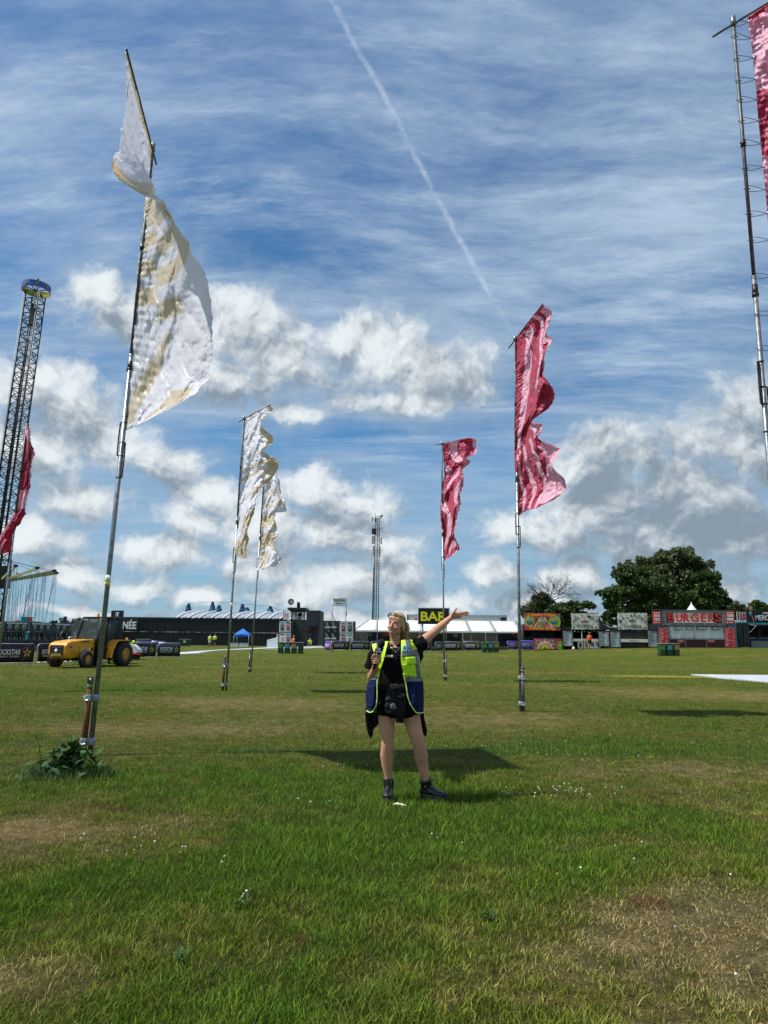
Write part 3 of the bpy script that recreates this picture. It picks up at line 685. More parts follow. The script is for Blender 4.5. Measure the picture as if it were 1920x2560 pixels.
NE = [[(1288,850),(1312,815,-.35),(1335,785,-.7),(1356,758,-1.0)],[(1288,880),(1325,840,-.35),(1356,802,-.6),(1380,788,-.8)],[(1288,910),(1322,880,-.3),(1350,855,-.5),(1366,832,-.5)],[(1288,935),(1325,915,-.25),(1350,885,-.4),(1382,850,-.2)],
 [(1288,962),(1322,940,-.2),(1350,908,-.35),(1368,876,0)],[(1287,1000),(1322,972,-.2),(1345,950,-.25),(1358,925,.1)],[(1286,1040),(1318,1005,-.15),(1345,965,-.3),(1372,960,-.2)],[(1286,1062),(1316,1028,-.1),(1346,1000,-.3),(1386,990,-.1)],
 [(1286,1085),(1310,1060,-.1),(1332,1036,-.2),(1374,1016,0)],[(1286,1110),(1304,1088,.1),(1322,1068,.2),(1328,1052,.2)],[(1286,1135),(1308,1112,0),(1330,1082,-.1),(1358,1062,0)],[(1287,1165),(1310,1142,-.1),(1335,1120,-.2),(1348,1096,0)],
 [(1288,1190),(1318,1170,0),(1350,1145,-.3),(1398,1124,-.1)],[(1289,1215),(1325,1200,.1),(1360,1180,-.2),(1382,1160,0)],[(1291,1240),(1325,1226,.1),(1365,1215,-.1),(1414,1206,0)],[(1293,1265),(1320,1256,0),(1350,1246,0),(1396,1242,0)],[(1297,1289),(1318,1276,0),(1336,1272,0),(1354,1265,.1)]]
NF = [[(1868,44),(1930,3,-.3),(2010,-50,-.6),(2060,-85,-.9)],[(1878,110),(1945,80,-.2),(2020,30,-.5),(2080,10,-.6)],[(1888,200),(1950,180,-.1),(2030,150,-.3),(2090,130,-.3)],[(1895,290),(1960,280,0),(2030,260,-.2),(2090,240,-.2)],
 [(1905,390),(1960,385,.1),(2020,370,0),(2080,350,-.1)],[(1915,490),(1950,500,.2),(1990,490,0),(2040,480,0)],[(1924,600),(1955,610,0),(1990,620,0),(2030,610,0)],[(1938,760),(1960,770,0),(2000,775,0),(2040,770,0)],[(1950,900),(1975,905,0),(2005,910,0),(2040,905,0)]]
NG = [[(66,1060),(68,1059,0),(70,1058,0),(72,1061,0)],[(58,1086),(62,1082,-.1),(68,1080,-.2),(75,1076,0)],[(60,1102),(66,1102,-.1),(72,1100,-.1),(78,1102,0)],[(57,1142),(65,1140,0),(74,1135,-.2),(86,1138,0)],[(53,1180),(60,1180,0),(70,1176,-.1),(76,1168,0)],
 [(49,1207),(58,1208,-.1),(68,1206,-.1),(77,1205,0)],[(46,1240),(52,1242,0),(60,1244,-.1),(68,1240,0)],[(40,1272),(46,1275,-.1),(54,1275,-.1),(66,1276,0)],[(28,1296,-.2),(36,1300,-.2),(44,1300,-.1),(60,1292,0)],[(14,1318,-.3),(22,1322,-.3),(32,1322,-.2),(42,1320,0)],
 [(0,1340,-.4),(12,1345,-.3),(24,1345,-.2),(34,1335,0)],[(-16,1362,-.5),(-2,1368,-.4),(12,1368,-.2),(26,1368,0)],[(-24,1388,-.5),(-8,1388,-.4),(8,1384,-.2),(23,1380,0)]]
def base_at(px, py): return GP(px, py)
def make_flags():
    b = base_at(225, 1887); YA = b.y
    _, at = pole(0, 0, 382, 368, YA, (316, 118, -1.6), 'tall steel flagpole nearest the left, with yellow warning sticker and rusty ground stake', -.078, warn=(.246, .262), base=b)
    flag(NA, YA, pat_a, 'huge white and gold patchwork flag billowing at the upper left', 15, at, 1, wr=.022, res=(150, 560))
    b = base_at(565, 1726); YB = b.y
    _, at = pole(0, 0, 610, 1044, YB, (676, 1010, -.9), 'steel flagpole of the white banner standing just left of the two close white flags', -.09, base=b, warn=(.29, .305))
    flag(NB, YB, pat_b, 'white flag with gold bands, left one of the two ragged white flags', 13, at, 2, wr=.030)
    b = base_at(627, 1680); YC = b.y
    _, at = pole(0, 0, 664, 1134, YC, None, 'thinner farther steel flagpole just right of another, carrying the lower white flag', -.08, base=b, sm='galvdark')
    flag(NC, YC, pat_c, 'lower white and gold flag, right one of the two ragged white flags', 11, at, 3, wr=.035)
    b = base_at(1111, 1701); YD = b.y
    _, at = pole(0, 0, 1104, 1107, YD, (1172, 1095, -.7), 'steel flagpole right behind the raised hand, in front of the BAR sign', .07, base=b, sm='galvdark')
    flag(ND, YD, pat_red(1.6, 14, .6, .45), 'narrow crumpled red and pink flag above the raised hand', 10, at, 4, wr=.034)
    b = base_at(1302, 1779); YE = b.y
    _, at = pole(0, 0, 1287, 846, YE, (1357, 757, -1.0), 'steel flagpole right of the woman with clamped stake at its foot', .047, base=b, sm='galvdark')
    flag(NE, YE, pat_e, 'large striped red and pink flag with torn fluttering edge, right of centre', 15, at, 5, wr=.026, res=(120, 480))
    # right edge pole: foot is outside the picture
    YF = 7.2; t = P(1833, 52, YF); q = P(1918, 1100, YF); dz = t.z-q.z; b = t+(q-t)*((t.z-0)/dz); b.z = 0
    _, at = pole(0, 0, 1833, 52, YF, (2060, -85, -.9), 'tall steel flagpole cut off by the right edge of the picture', .1, base=b, r=.026)
    flag(NF, YF, pat_f, 'pink and red flag cut off by the upper right corner', 14, at, 6, wr=.03, tiegap=1)
    YG = 19.; t = P(67, 1058, YG); q = P(5, 1571, YG); b = t+(q-t)*(t.z/(t.z-q.z))
    _, at = pole(0, 0, 67, 1058, YG, None, 'steel flagpole at the left edge in front of the swing ride tower', -.1, base=b)
    flag(NG, YG, pat_g, 'red and pink flag at the left edge, trailing before the swing ride tower', 8, at, 7, wr=.025)
make_flags()
# ------------------------------------------------------------------ far setting: matting, buildings, tents
def ground_strip(name, pts, m, label, z=.05, cat=None):
    """flat matting laid on the grass; pts: photo pixels of its outline"""
    Q = [GP(*p) for p in pts]
    mb = MB(); n = len(Q); mb.v = [(p.x, p.y, gz(p.x, p.y)+z) for p in Q]+[(p.x, p.y, gz(p.x, p.y)-.02) for p in Q]
    mb.f = [tuple(range(n))]+[(i, n+i, n+(i+1) % n, (i+1) % n) for i in range(n)]; mb.mi = [0]*len(mb.f); mb.sm = [False]*len(mb.f)
    return tag(mb.build(name, m), label, cat, None, 'structure')
ground_strip('white_path', [(1728, 1688), (1790, 1689), (2050, 1691), (2300, 1703), (2300, 1722), (1920, 1707), (1800, 1697)], M['matting'], 'pale grey temporary matting laid on the grass at the right edge')
ground_strip('track', [(430, 1634), (452, 1631), (560, 1624), (700, 1617.5), (820, 1615), (820, 1619), (700, 1623.5), (570, 1630), (450, 1636)], M['matting'], 'pale temporary trackway crossing the grass before the black wall', .03)

def corrugated(mb, x0, x1, z0, z1, Y, pitch=.30, dep=.06):
    n = max(2, int(round((x1-x0)/pitch))); V = []; k = 0
    xs = []
    for i in range(n):
        a = x0+(x1-x0)*i/n; w = (x1-x0)/n; xs += [(a, Y), (a+w*.3, Y), (a+w*.45, Y+dep), (a+w*.85, Y+dep)]
    xs.append((x1, Y)); V = [(a, b, z0) for a, b in xs]+[(a, b, z1) for a, b in xs]; m = len(xs)
    mb.add(V, [(i, i+1, m+i+1, m+i) for i in range(m-1)])
def make_black_wall():
    Y = 123.; X = lambda px: P(px, 1580, Y).x
    z0 = .05; zt = P(560, 1546.5, Y).z; zm = P(560, 1581, Y).z
    t = thing('container_wall', 'long black corrugated wall of stacked containers lettered MATINÉE', 'wall', (X(262), Y, z0))
    edges = [262, 325, 387, 428, 488, 550, 612, 660, 712]
    for a, b in zip(edges[:-1], edges[1:]):
        for (lo, hi) in ((z0, zm-.03), (zm+.03, zt)):
            m = MB(); corrugated(m, X(a)+.05, X(b)-.05, lo+.12, hi-.12, Y); x0, x1 = X(a)+.02, X(b)-.02
            m.box((x0, Y-.04, lo), (x1, Y+2.4, lo+.12)); m.box((x0, Y-.04, hi-.12), (x1, Y+2.4, hi))
            m.box((x0, Y-.04, lo+.12), (x0+.12, Y+.1, hi-.12)); m.box((x1-.12, Y-.04, lo+.12), (x1, Y+.1, hi-.12)); m.box((x0+.12, Y+.1, lo+.12), (x1-.12, Y+2.3, hi-.12))
            m.build('container', M['wallblack'], t)
    MB().box((X(262), Y-.09, zt+.01), (X(712), Y-.02, zt+.12)).build('top_rail', M['steelblack'], t)
    fr = MB(); fr.box((X(262), Y-.16, zm+.1), (X(345), Y-.08, zt-.05)); fr.build('sign_board', M['wallblack'], t)
    a = P(262, 1561, Y-.2); b = P(341, 1561, Y-.2); text('MATINÉE', t, M['whiteprint'], ((a.x+b.x)/2, Y-.2, P(300, 1560.5, Y).z), b.x-a.x, (1572-1549)*Y/F, bold=.03, ext=.03)
    # tent with clear vaulted roof behind
    Y2 = 132.; X2 = lambda px: P(px, 1540, Y2).x; zb = P(560, 1548, Y2).z-1.; zt2 = P(560, 1528, Y2).z
    t = thing('vaulted_tent', 'long clear-roofed tent with white ribs and blue peaked caps behind the black wall', 'tent', (X2(560), Y2, .1))
    xs = [X2(p) for p in (432, 460, 488, 518, 546, 575, 604, 632, 662, 690, 716)]
    def vault(x0, x1, r, m, th=0.):
        n = 9; D = 16; V = []
        for i in range(n+1):
            a = math.pi*i/n; y = Y2+D/2-D/2*math.cos(a); z = zb+(zt2-zb+.15)*math.sin(a)**.7; sh = 3.2*math.sin(a)**.9*(.42)
            V += [(x0+r*sh, y, z), (x1+r*sh, y, z)]
        m.add(V, [(2*i, 2*i+1, 2*i+3, 2*i+2) for i in range(n)], True)
        return V
    for a, b in zip(xs[:-1], xs[1:]):
        m = MB(); vault(a+.15, b-.15, 1.6, m); o = m.build('roof_panel', M['dome'], t); o.modifiers.new('solid', 'SOLIDIFY').thickness = .03
    for a in xs:
        m = MB(); n = 9; D = 16.4; pts = []
        for i in range(n+1):
            u = math.pi*i/n; pts.append((a+1.6*3.2*math.sin(u)**.9*.42, Y2+8-D/2*math.cos(u), zb+(zt2-zb+.25)*math.sin(u)**.7))
        m.tube(pts, .17, 6); m.build('roof_rib', M['marquee'], t)
    for px, py in ((472, 1508), (532, 1503), (548, 1512), (606.5, 1509), (618, 1518), (676, 1514.5)):
        c = P(px, py, Y2+8); zb3 = P(px, 1527, Y2+8).z; h = c.z-zb3; m = MB()
        m.tube([(c.x, Y2+8, zb3-.3), (c.x, Y2+8, zb3+.15*h), (c.x, Y2+8, zb3+.85*h), (c.x, Y2+8, zb3+.88*h), (c.x, Y2+8, c.z)], [.95 if px == 532 else .72, .62, .28, .34, .05], 10); m.build('peak_cap', M['conecap'], t)
    m = MB(); pts = [P(px, py, Y2+8) for px, py in ((455, 1527), (472, 1509), (532, 1504), (606, 1510), (676, 1515), (700, 1527))]
    m.tube(pts, .03, 5); m.build('guy_cable', M['cable'], t)
make_black_wall()
def make_vip_block():
    Y = 112.; o0 = P(766, 1600, Y)
    t = thing('stage_tower', 'black open-framed viewing tower with roof and disc sign beside the poster board', 'building', (o0.x, Y, .15))
    B = lambda n, m, *a, **k: pbox(t, n, M[m], *a, **k)
    B('roof', 'steelblack', 719, 1519, 765, 1524.5, Y, 5.); B('roof', 'trussdark', 722, 1524.5, 762, 1528, Y+.4, 4.)
    for x in (727.5, 758.5): B('column', 'steelblack', x, 1528, x+3, 1562, Y+.2, .3)
    B('column', 'steelblack', 745, 1528, 747, 1550, Y+3.5, .3); B('deck', 'steelblack', 723, 1549, 765, 1553, Y, 5.)
    B('rail', 'alu', 731, 1542, 758, 1543, Y, .06); B('rail', 'alu', 731, 1545.5, 758, 1546.3, Y, .06); B('back_sheet', 'canvaswhite', 731, 1530, 744, 1548, Y+4.6, .05); B('speaker_stack', 'black', 745, 1531, 754, 1548, Y+2.5, .6)
    B('wing', 'wallblack', 766, 1526, 800, 1565, Y-1, 6.); B('wing', 'wallblack', 795, 1528, 800.5, 1615, Y-1.2, 6.2); B('lower_wall', 'wallblack', 760, 1565.5, 795, 1614, Y+1.5, 4.)
    B('beam', 'trussdark', 762, 1563, 796, 1566.5, Y-.6, .3); B('wall', 'navybox', 765, 1582, 779, 1613, Y+1.2, .2); B('doorway', 'brick', 765, 1567, 777, 1578, Y+1.2, .2)
    B('gantry', 'steelblack', 742.5, 1504, 745, 1519, Y+1, .3); B('gantry', 'trussdark', 745.5, 1506, 750, 1519, Y+1.2, .3)
    m = MB(); c = P(727.5, 1504.5, Y); m.tube([(c.x, Y+.05, c.z), (c.x, Y+.15, c.z)], .47, 20); d = m.build('disc_sign', M['canvaswhite'], t)
    m = MB(); m.tube([(c.x+math.cos(a)*.47, Y, c.z+math.sin(a)*.47) for a in np.linspace(0, 6.283, 21)], .05, 6); m.build('disc_rim', M['ink'], d)
    m = MB(); m.tube([(c.x+math.cos(a)*.22, Y-.0, c.z+math.sin(a)*.25) for a in np.linspace(.6, 5.6, 14)], .045, 5); m.build('emblem', M['ink'], d)
    m = MB(); m.tube([(c.x, Y+.1, c.z-.45), (c.x, Y+.1, P(727, 1519, Y).z)], .04, 6); m.build('disc_post', M['alu'], t)
    B('mesh_banner', 'canvaswhite', 708, 1526, 724, 1549, Y-2, .05); B('banner_mark', 'pinkposter', 711.5, 1534, 721, 1541.5, Y-2.1, .05)
    m = MB(); q = P(708, 1540, Y-2.1); m.tube([(q.x, Y-2.1, P(708, 1525, Y).z), (q.x, Y-2.1, P(708, 1552, Y).z)], .05, 6); m.build('banner_post', M['galvdark'], t)
make_vip_block()
def poster(par, x0, y0, x1, y1, Y, k, tilt=0):
    """white tour poster: two heading lines, portrait block, footer"""
    w, h = x1-x0, y1-y0; p = pbox(par, 'poster', M['white'], x0, y0, x1, y1, Y, .04)
    B = lambda n, m, a, b, c, d, e=.012: pbox(p, n, M[m], x0+a*w, y0+b*h, x0+c*w, y0+d*h, Y-e, .01)
    B('heading', 'teal' if k % 3 == 0 else 'ink', .08, .05, .75, .11); B('heading', 'teal' if k % 3 == 0 else 'ink', .20, .13, .92, .20)
    B('picture', ('greyprint', 'pinkposter', 'canvaswhite', 'pinkposter')[k % 4], .14, .26, .86, .86); B('footer', 'greyprint', .1, .91, .9, .94)
    c = P(x0+(.5+.04*(k % 2))*w, y0+.55*h, Y); s = w*Y/F; m = MB(); yy = Y-.03
    def el(cx, cz, rx, rz, n=12, y=yy): return [(c.x+(cx+math.cos(a)*rx)*s, y, c.z+(cz+math.sin(a)*rz)*s) for a in np.linspace(0, 6.283, n+1)[:-1]]
    m.poly(el(0, .10, .23, .26), (0, .012, 0)); m.poly(el(0, -.28, .26, .16), (0, .012, 0)); m.build('hair_shape', M['pinkposter' if k == 2 else 'hairposter'], p)
    m = MB(); m.poly(el(0, .06, .12, .16, 12, yy-.014), (0, .01, 0)); m.build('face_shape', M['skinposter'], p)
def make_poster_boards():
    Y = 88.; c = P(750, 1600, Y)
    t = thing('poster_tower', 'dark green board with four tall posters standing behind the recycling bins', 'display board', (c.x, Y, .15))
    pbox(t, 'board', M['greenpanel'], 696, 1551, 729, 1616, Y, .2); pbox(t, 'side_board', M['greenpanel'], 733, 1550, 766, 1616, Y+1.2, .2); pbox(t, 'return_board', M['greenpanel'], 728.5, 1552, 733.5, 1614, Y+.4, .8)
    k = 0
    for y0 in (1553.5, 1582.5):
        for x0 in (698.5, 713): poster(t, x0, y0, x0+13.7, y0+27, Y-.05, k); k += 1
    Y = 80.; c = P(850, 1600, Y)
    t = thing('poster_wall', 'dark green wall with grey relief emblems and four posters, behind the barriers', 'display board', (c.x, Y, .18))
    pbox(t, 'board', M['greenpanel'], 807, 1552, 850, 1617, Y, .2); pbox(t, 'board', M['greenpanel'], 850, 1553.5, 888.5, 1617, Y+.15, .2)
    k = 3
    for y0 in (1555, 1584.5):
        for x0 in (849.5, 866.5): poster(t, x0, y0, x0+16.3, y0+28.5, Y-.08, k); k += 1
    for (x, y) in ((813, 1556), (828.5, 1556), (812, 1584), (827.5, 1584)):
        m = MB(); sc = Y/F; q = P(x, y, Y)
        def pl(pts, d=.10): m.poly([(q.x+a*sc, Y-d, q.z-b*sc) for a, b in pts], (0, d, 0))
        pl([(1, 0), (6, 0), (9, 9), (4, 9)]); pl([(0, 10), (13, 9), (13, 15), (0, 15)]); pl([(6, 16), (9, 16), (13, 23), (9, 23), (5, 18)], .06)
        m.build('relief_emblem', M['greyprint'], t)
        m = MB(); m.poly([(q.x+a*sc, Y-.13, q.z-b*sc) for a, b in ((0.5, 11), (12.5, 10), (12.5, 12.5), (.5, 13))], (0, .02, 0)); m.build('relief_stripe', M['canvaswhite'], t)
make_poster_boards()
def make_vip_sign():
    Y = 92.; c = P(848, 1600, Y); t = thing('direction_sign', 'white VIP and backstage sign with left arrow, high on two scaffold poles', 'sign', (c.x, Y, .2))
    pbox(t, 'sign_panel', M['canvaswhite'], 832, 1495.5, 865, 1513, Y, .05)
    ptext(t, 'VIP & BACKSTAGE', M['ink'], 834, 1497, 863.5, 1503, Y-.03, bold=.02)
    pbox(t, 'arrow', M['ink'], 843, 1508, 856, 1508.7, Y-.03, .02); m = MB(); q = P(840, 1508.3, Y); s = Y/F
    m.poly([(q.x, Y-.03, q.z), (q.x+4.5*s, Y-.03, q.z+2*s), (q.x+4.5*s, Y-.03, q.z-2*s)], (0, .02, 0)); m.build('arrow', M['ink'], t)
    for px in (831, 865.5):
        m = MB(); a = P(px, 1494, Y); m.tube([(a.x, Y+.08, .2), (a.x, Y+.08, a.z)], .05, 8); m.build('scaffold_pole', M['galv'], t)
    for py in (1495.2, 1513.4):
        m = MB(); a = P(828, py, Y); b = P(868, py, Y); m.tube([a+Vector((0, .1, 0)), b+Vector((0, .1, 0))], .04, 8); m.build('scaffold_pole', M['galv'], t)
    m = MB(); m.tube([P(828, 1530, Y+.2), P(839, 1554, Y+.2)], .04, 6); m.build('brace', M['galvdark'], t)
    pbox(t, 'elastic_strap', M['steelblack'], 864.5, 1528, 866.8, 1539, Y-.02, .1)
make_vip_sign()
def make_marquee():
    Y = 83.; D = 9.; X = lambda px: P(px, 1590, Y).x
    zg = .2; ze = P(1100, 1577.5, Y).z; zr = P(1100, 1551.5, Y+D/2).z
    t = thing('marquee', 'long white frame marquee with dark bar counters under its pitched roof', 'marquee', (X(1100), Y, zg))
    seams = [887, 943, 1000, 1058, 1116, 1178, 1241, 1307]
    for i, (a, b) in enumerate(zip(seams[:-1], seams[1:])):
        x0, x1 = X(a), X(b); inset = 1.6 if i == 0 else 0.
        m = MB(); n = 6; V = []
        for s in (0, 1):
            for k in range(n+1):
                for j in range(5):
                    u = j/4; y = Y+(D/2)*k/n if s == 0 else Y+D-(D/2)*k/n; z = ze+(zr-ze)*k/n-.05*math.sin(math.pi*u)*math.sin(math.pi*k/n)
                    V.append((x0+.03+(x1-x0-.06)*u+(0 if i else (inset*k/n)*(1-u)), y, z))
        F_ = []
        for s in (0, 1):
            o = s*(n+1)*5
            for k in range(n):
                for j in range(4): F_.append((o+k*5+j, o+k*5+j+1, o+(k+1)*5+j+1, o+(k+1)*5+j))
        m.add(V, F_, True); r = m.build('roof_panel', M['marquee'], t); r.modifiers.new('solid', 'SOLIDIFY').thickness = .02
        m = MB(); m.box((x0+.03, Y-.05, ze-.16), (x1-.03, Y-.01, ze+.015)); m.build('valance', M['marquee'], t)
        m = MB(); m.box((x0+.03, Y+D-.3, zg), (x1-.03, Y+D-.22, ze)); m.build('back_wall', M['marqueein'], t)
    for i, a in enumerate(seams):
        x = X(a); m = MB(); m.box((x-.05, Y-.02, zg), (x+.05, Y+.1, ze-.02)); m.build('post', M['galv'], t)
        xi = 1.6 if i == 0 else 0; m = MB(); m.obox((x, Y, ze+.03), (x+xi, Y+D/2, zr+.03), .07, .05); m.obox((x+xi, Y+D/2, zr+.03), (x, Y+D, ze+.03), .07, .05); m.build('roof_beam', M['galvdark'], t)
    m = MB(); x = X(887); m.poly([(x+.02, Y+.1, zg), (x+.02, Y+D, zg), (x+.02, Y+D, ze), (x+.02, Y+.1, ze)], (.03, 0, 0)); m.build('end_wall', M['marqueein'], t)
    m = MB(); xr = X(1307); m.poly([(xr, Y+.1, ze), (xr, Y+D-.1, ze), (xr, Y+D/2, zr-.04)], (.03, 0, 0)); m.build('gable', M['marquee'], t)
    # bar units
    units = [(920, 1581, 990, 1604, 'navybox', 'dark navy bar unit at the left end inside the marquee'), (1082, 1584, 1152, 1604, 'navybox', 'dark navy bar unit right of the BAR sign inside the marquee'), (1250, 1580, 1304, 1615, 'navybox', 'dark navy bar unit at the right end inside the marquee')]
    for x0, y0, x1, y1, mt, lb in units:
        q = P((x0+x1)/2, 1600, Y+2); u = thing('bar_unit', lb, 'bar counter', (q.x, Y+2, zg), 'bar units in the marquee')
        pbox(u, 'carcass', M[mt], x0, y0, x1, 1616, Y+2.2, 1.6); pbox(u, 'counter', M['steelblack'], x0-1, 1597, x1+1, 1599, Y+1.9, .3)
        pbox(u, 'shelf_opening', M['black'], x0+3, y0+3, x1-18, 1596, Y+2.15, .04); pbox(u, 'notice', M['greyprint'], x1-16, y0+2, x1-8, 1593, Y+2.1, .03)
    pbox(t, 'cabinet', M['greyprint'], 1134, 1579, 1145, 1592, Y+1.5, .5); pbox(t, 'light_strip', M['white'], 1134, 1577.8, 1145, 1579, Y+1.4, .1)
    pbox(t, 'red_lettering', M['redmenu'], 955, 1583.5, 973, 1589, Y+2.1, .05); pbox(t, 'red_lettering', M['redmenu'], 1280, 1584, 1297, 1590, Y+2.1, .05); pbox(t, 'notice', M['greyprint'], 921, 1583, 929, 1590, Y+2.1, .05)
    m = MB()
    for i in range(5):
        a = P(1216+i*6, 1585, Y+3); m.obox((a.x, Y+3, zg+.3), (a.x+.3, Y+3, zg+1.9), .03, .03)
    m.obox(P(1216, 1588, Y+3), P(1246, 1588, Y+3), .04, .04); m.build('shelf_rack', M['galvdark'], t)
    # lorry behind the marquee
    Y3 = 101.; q = P(1140, 1600, Y3); t = thing('lorry_trailer', 'white lorry trailer with orange panel showing above the marquee roof', 'lorry', (q.x, Y3, .3))
    z0 = .3; a, b = P(1019, 1545, Y3), P(1268, 1545, Y3); tz = P(1140, 1538.5, Y3).z; bz = 1.4
    MB().box((a.x, Y3, bz), (b.x, Y3+2.5, tz)).build('box_body', M['canvaswhite'], t, bevel=.05)
    MB().box((a.x-.05, Y3-.05, tz), (b.x+.05, Y3+2.55, tz+.1)).build('top_rail', M['alu'], t)
    MB().box((a.x-.08, Y3-.06, bz), (a.x+.12, Y3+.1, tz)).build('corner_post', M['galvdark'], t)
    sc = Y3/F; q = P(1034, 1546, Y3); m = MB(); m.poly([(q.x, Y3-.04, q.z-8*sc), (q.x+2.5*sc, Y3-.04, q.z), (q.x+18*sc, Y3-.04, q.z), (q.x+18*sc, Y3-.04, q.z-8*sc)], (0, .03, 0)); m.build('orange_panel', M['orangevest'], t)
    pbox(t, 'refrigeration_unit', M['black'], 1252, 1543.5, 1265, 1550, Y3-.3, .3)
    for i in range(6):
        m = MB(); x = a.x+1.5+(b.x-a.x-3)*(i/5 if i < 3 else .6+.4*(i-2)/3); m.tube([(x, Y3+.05, .75), (x, Y3+.4, .75)], .5, 14); m.build('wheel', M['tyre'], t)
    MB().box((a.x+.4, Y3+.6, .9), (b.x-.4, Y3+1.9, bz-.01)).build('chassis', M['steelblack'], t)
    # BAR sign
    Y4 = 78.; q = P(1085, 1600, Y4); t = thing('bar_sign', 'black sign lettered BAR in yellow on posts above the marquee', 'sign', (q.x, Y4, .22))
    pbox(t, 'sign_panel', M['steelblack'], 1046.5, 1521, 1122, 1560.5, Y4, .12)
    for nm, c in (('frame', (1044.7, 1520, 1046.5, 1561)), ('frame', (1122, 1518.5, 1124.5, 1548)), ('frame', (1046.5, 1519.3, 1122, 1520.8))): pbox(t, nm, M['alu'], *c, Y4-.02, .16)
    ptext(t, 'BAR', M['signyellow'], 1052, 1529.5, 1117, 1552.5, Y4-.02, bold=.025, ext=.03)
    for px in (1057.5, 1115.8):
        a = P(px, 1560, Y4); MB().tube([(a.x, Y4+.1, .2), (a.x, Y4+.1, a.z)], .055, 8).build('post', M['galvdark'], t)
make_marquee()
# ------------------------------------------------------------------ crowd barriers
def star_pts(cx, cz, R1, R2, y, n=5): return [(cx+(R1 if i % 2 == 0 else R2)*math.sin(math.pi*i/n), y, cz+(R1 if i % 2 == 0 else R2)*math.cos(math.pi*i/n)) for i in range(2*n)]
def make_barrier(kind):
    """2.3 m crowd barrier with a banner, local, feet at z=0, front towards -Y"""
    purple = kind == 'purple'
    t = thing('crowd_barrier', 'x', 'barrier', (0, 0, 0)); L = 2.25
    m = MB(); r = .019; h0, h1 = .18, 1.09
    m.tube([(-L/2, 0, h0), (-L/2, 0, h1-.1), (-L/2+.1, 0, h1), (L/2-.1, 0, h1), (L/2, 0, h1-.1), (L/2, 0, h0), (-L/2, 0, h0)], r, 8); m.build('frame', M['alu'], t)
    m = MB()
    for i in range(13): x = -L/2+.17*(i+.55); m.tube([(x, .01, h0), (x, .01, h1)], .008, 5)
    tag(m.build('bars', M['galv'], t), None, None, None, 'stuff')
    for sx in (-1, 1):
        m = MB(); x = sx*(L/2-.25); m.obox((x, -.30, .015), (x, 0, .22), .035, .02); m.obox((x, .30, .015), (x, 0, .22), .035, .02); m.build('foot', M['alu'], t)
    m = MB(); n = 10; V = []
    for i in range(n+1):
        x = -L/2+.03+(L-.06)*i/n
        for z in (h0+.02, h0+.3, .75, h1-.005): V.append((x, -.035-.012*math.sin(i*1.7+z*3), z))
    m.add(V, [(4*i+j, 4*i+4+j, 4*i+5+j, 4*i+1+j) for i in range(n) for j in range(3)], True)
    b = m.build('banner', M['bannerpurple' if purple else 'banner'], t); b.modifiers.new('solid', 'SOLIDIFY').thickness = .006
    y = -.058
    text('ROCKSTAR', b, M['whiteprint'], (-.28, y, .70), 1.25, .25, bold=.02, ext=.003, shear=.25, local=True)
    text('ENERGY DRINK', b, M['whiteprint'], (-.27, y, .49), 1.15, .075, bold=.02, ext=.003, spacing=1.5, local=True)
    m = MB(); m.poly(star_pts(.70, .66, .26, .10, y-.004), (0, .004, 0)); s = m.build('star', M['gold'], b)
    m = MB(); m.poly(star_pts(.70, .66, .11, .045, y-.010), (0, .004, 0)); m.build('star_centre', M['banner'], s)
    for a, c in (((.45, .82), (.78, 1.04)), ((.80, .72), (1.08, .92)), ((.42, .28), (.98, .66))):
        MB().obox((a[0], y+.0, a[1]), (c[0], y+.0, c[1]), .012, .004, up=(0, 1, 0)).build('streak', M['gold' if a[0] == .45 else 'greyprint'], b)
    if purple:
        m = MB(); m.poly([(.95, y+.005, .3), (1.08, y+.005, .3), (1.08, y+.005, 1.0), (.82, y+.005, 1.0)], (0, .004, 0)); m.build('pink_flash', M['pink'], b)
    return t
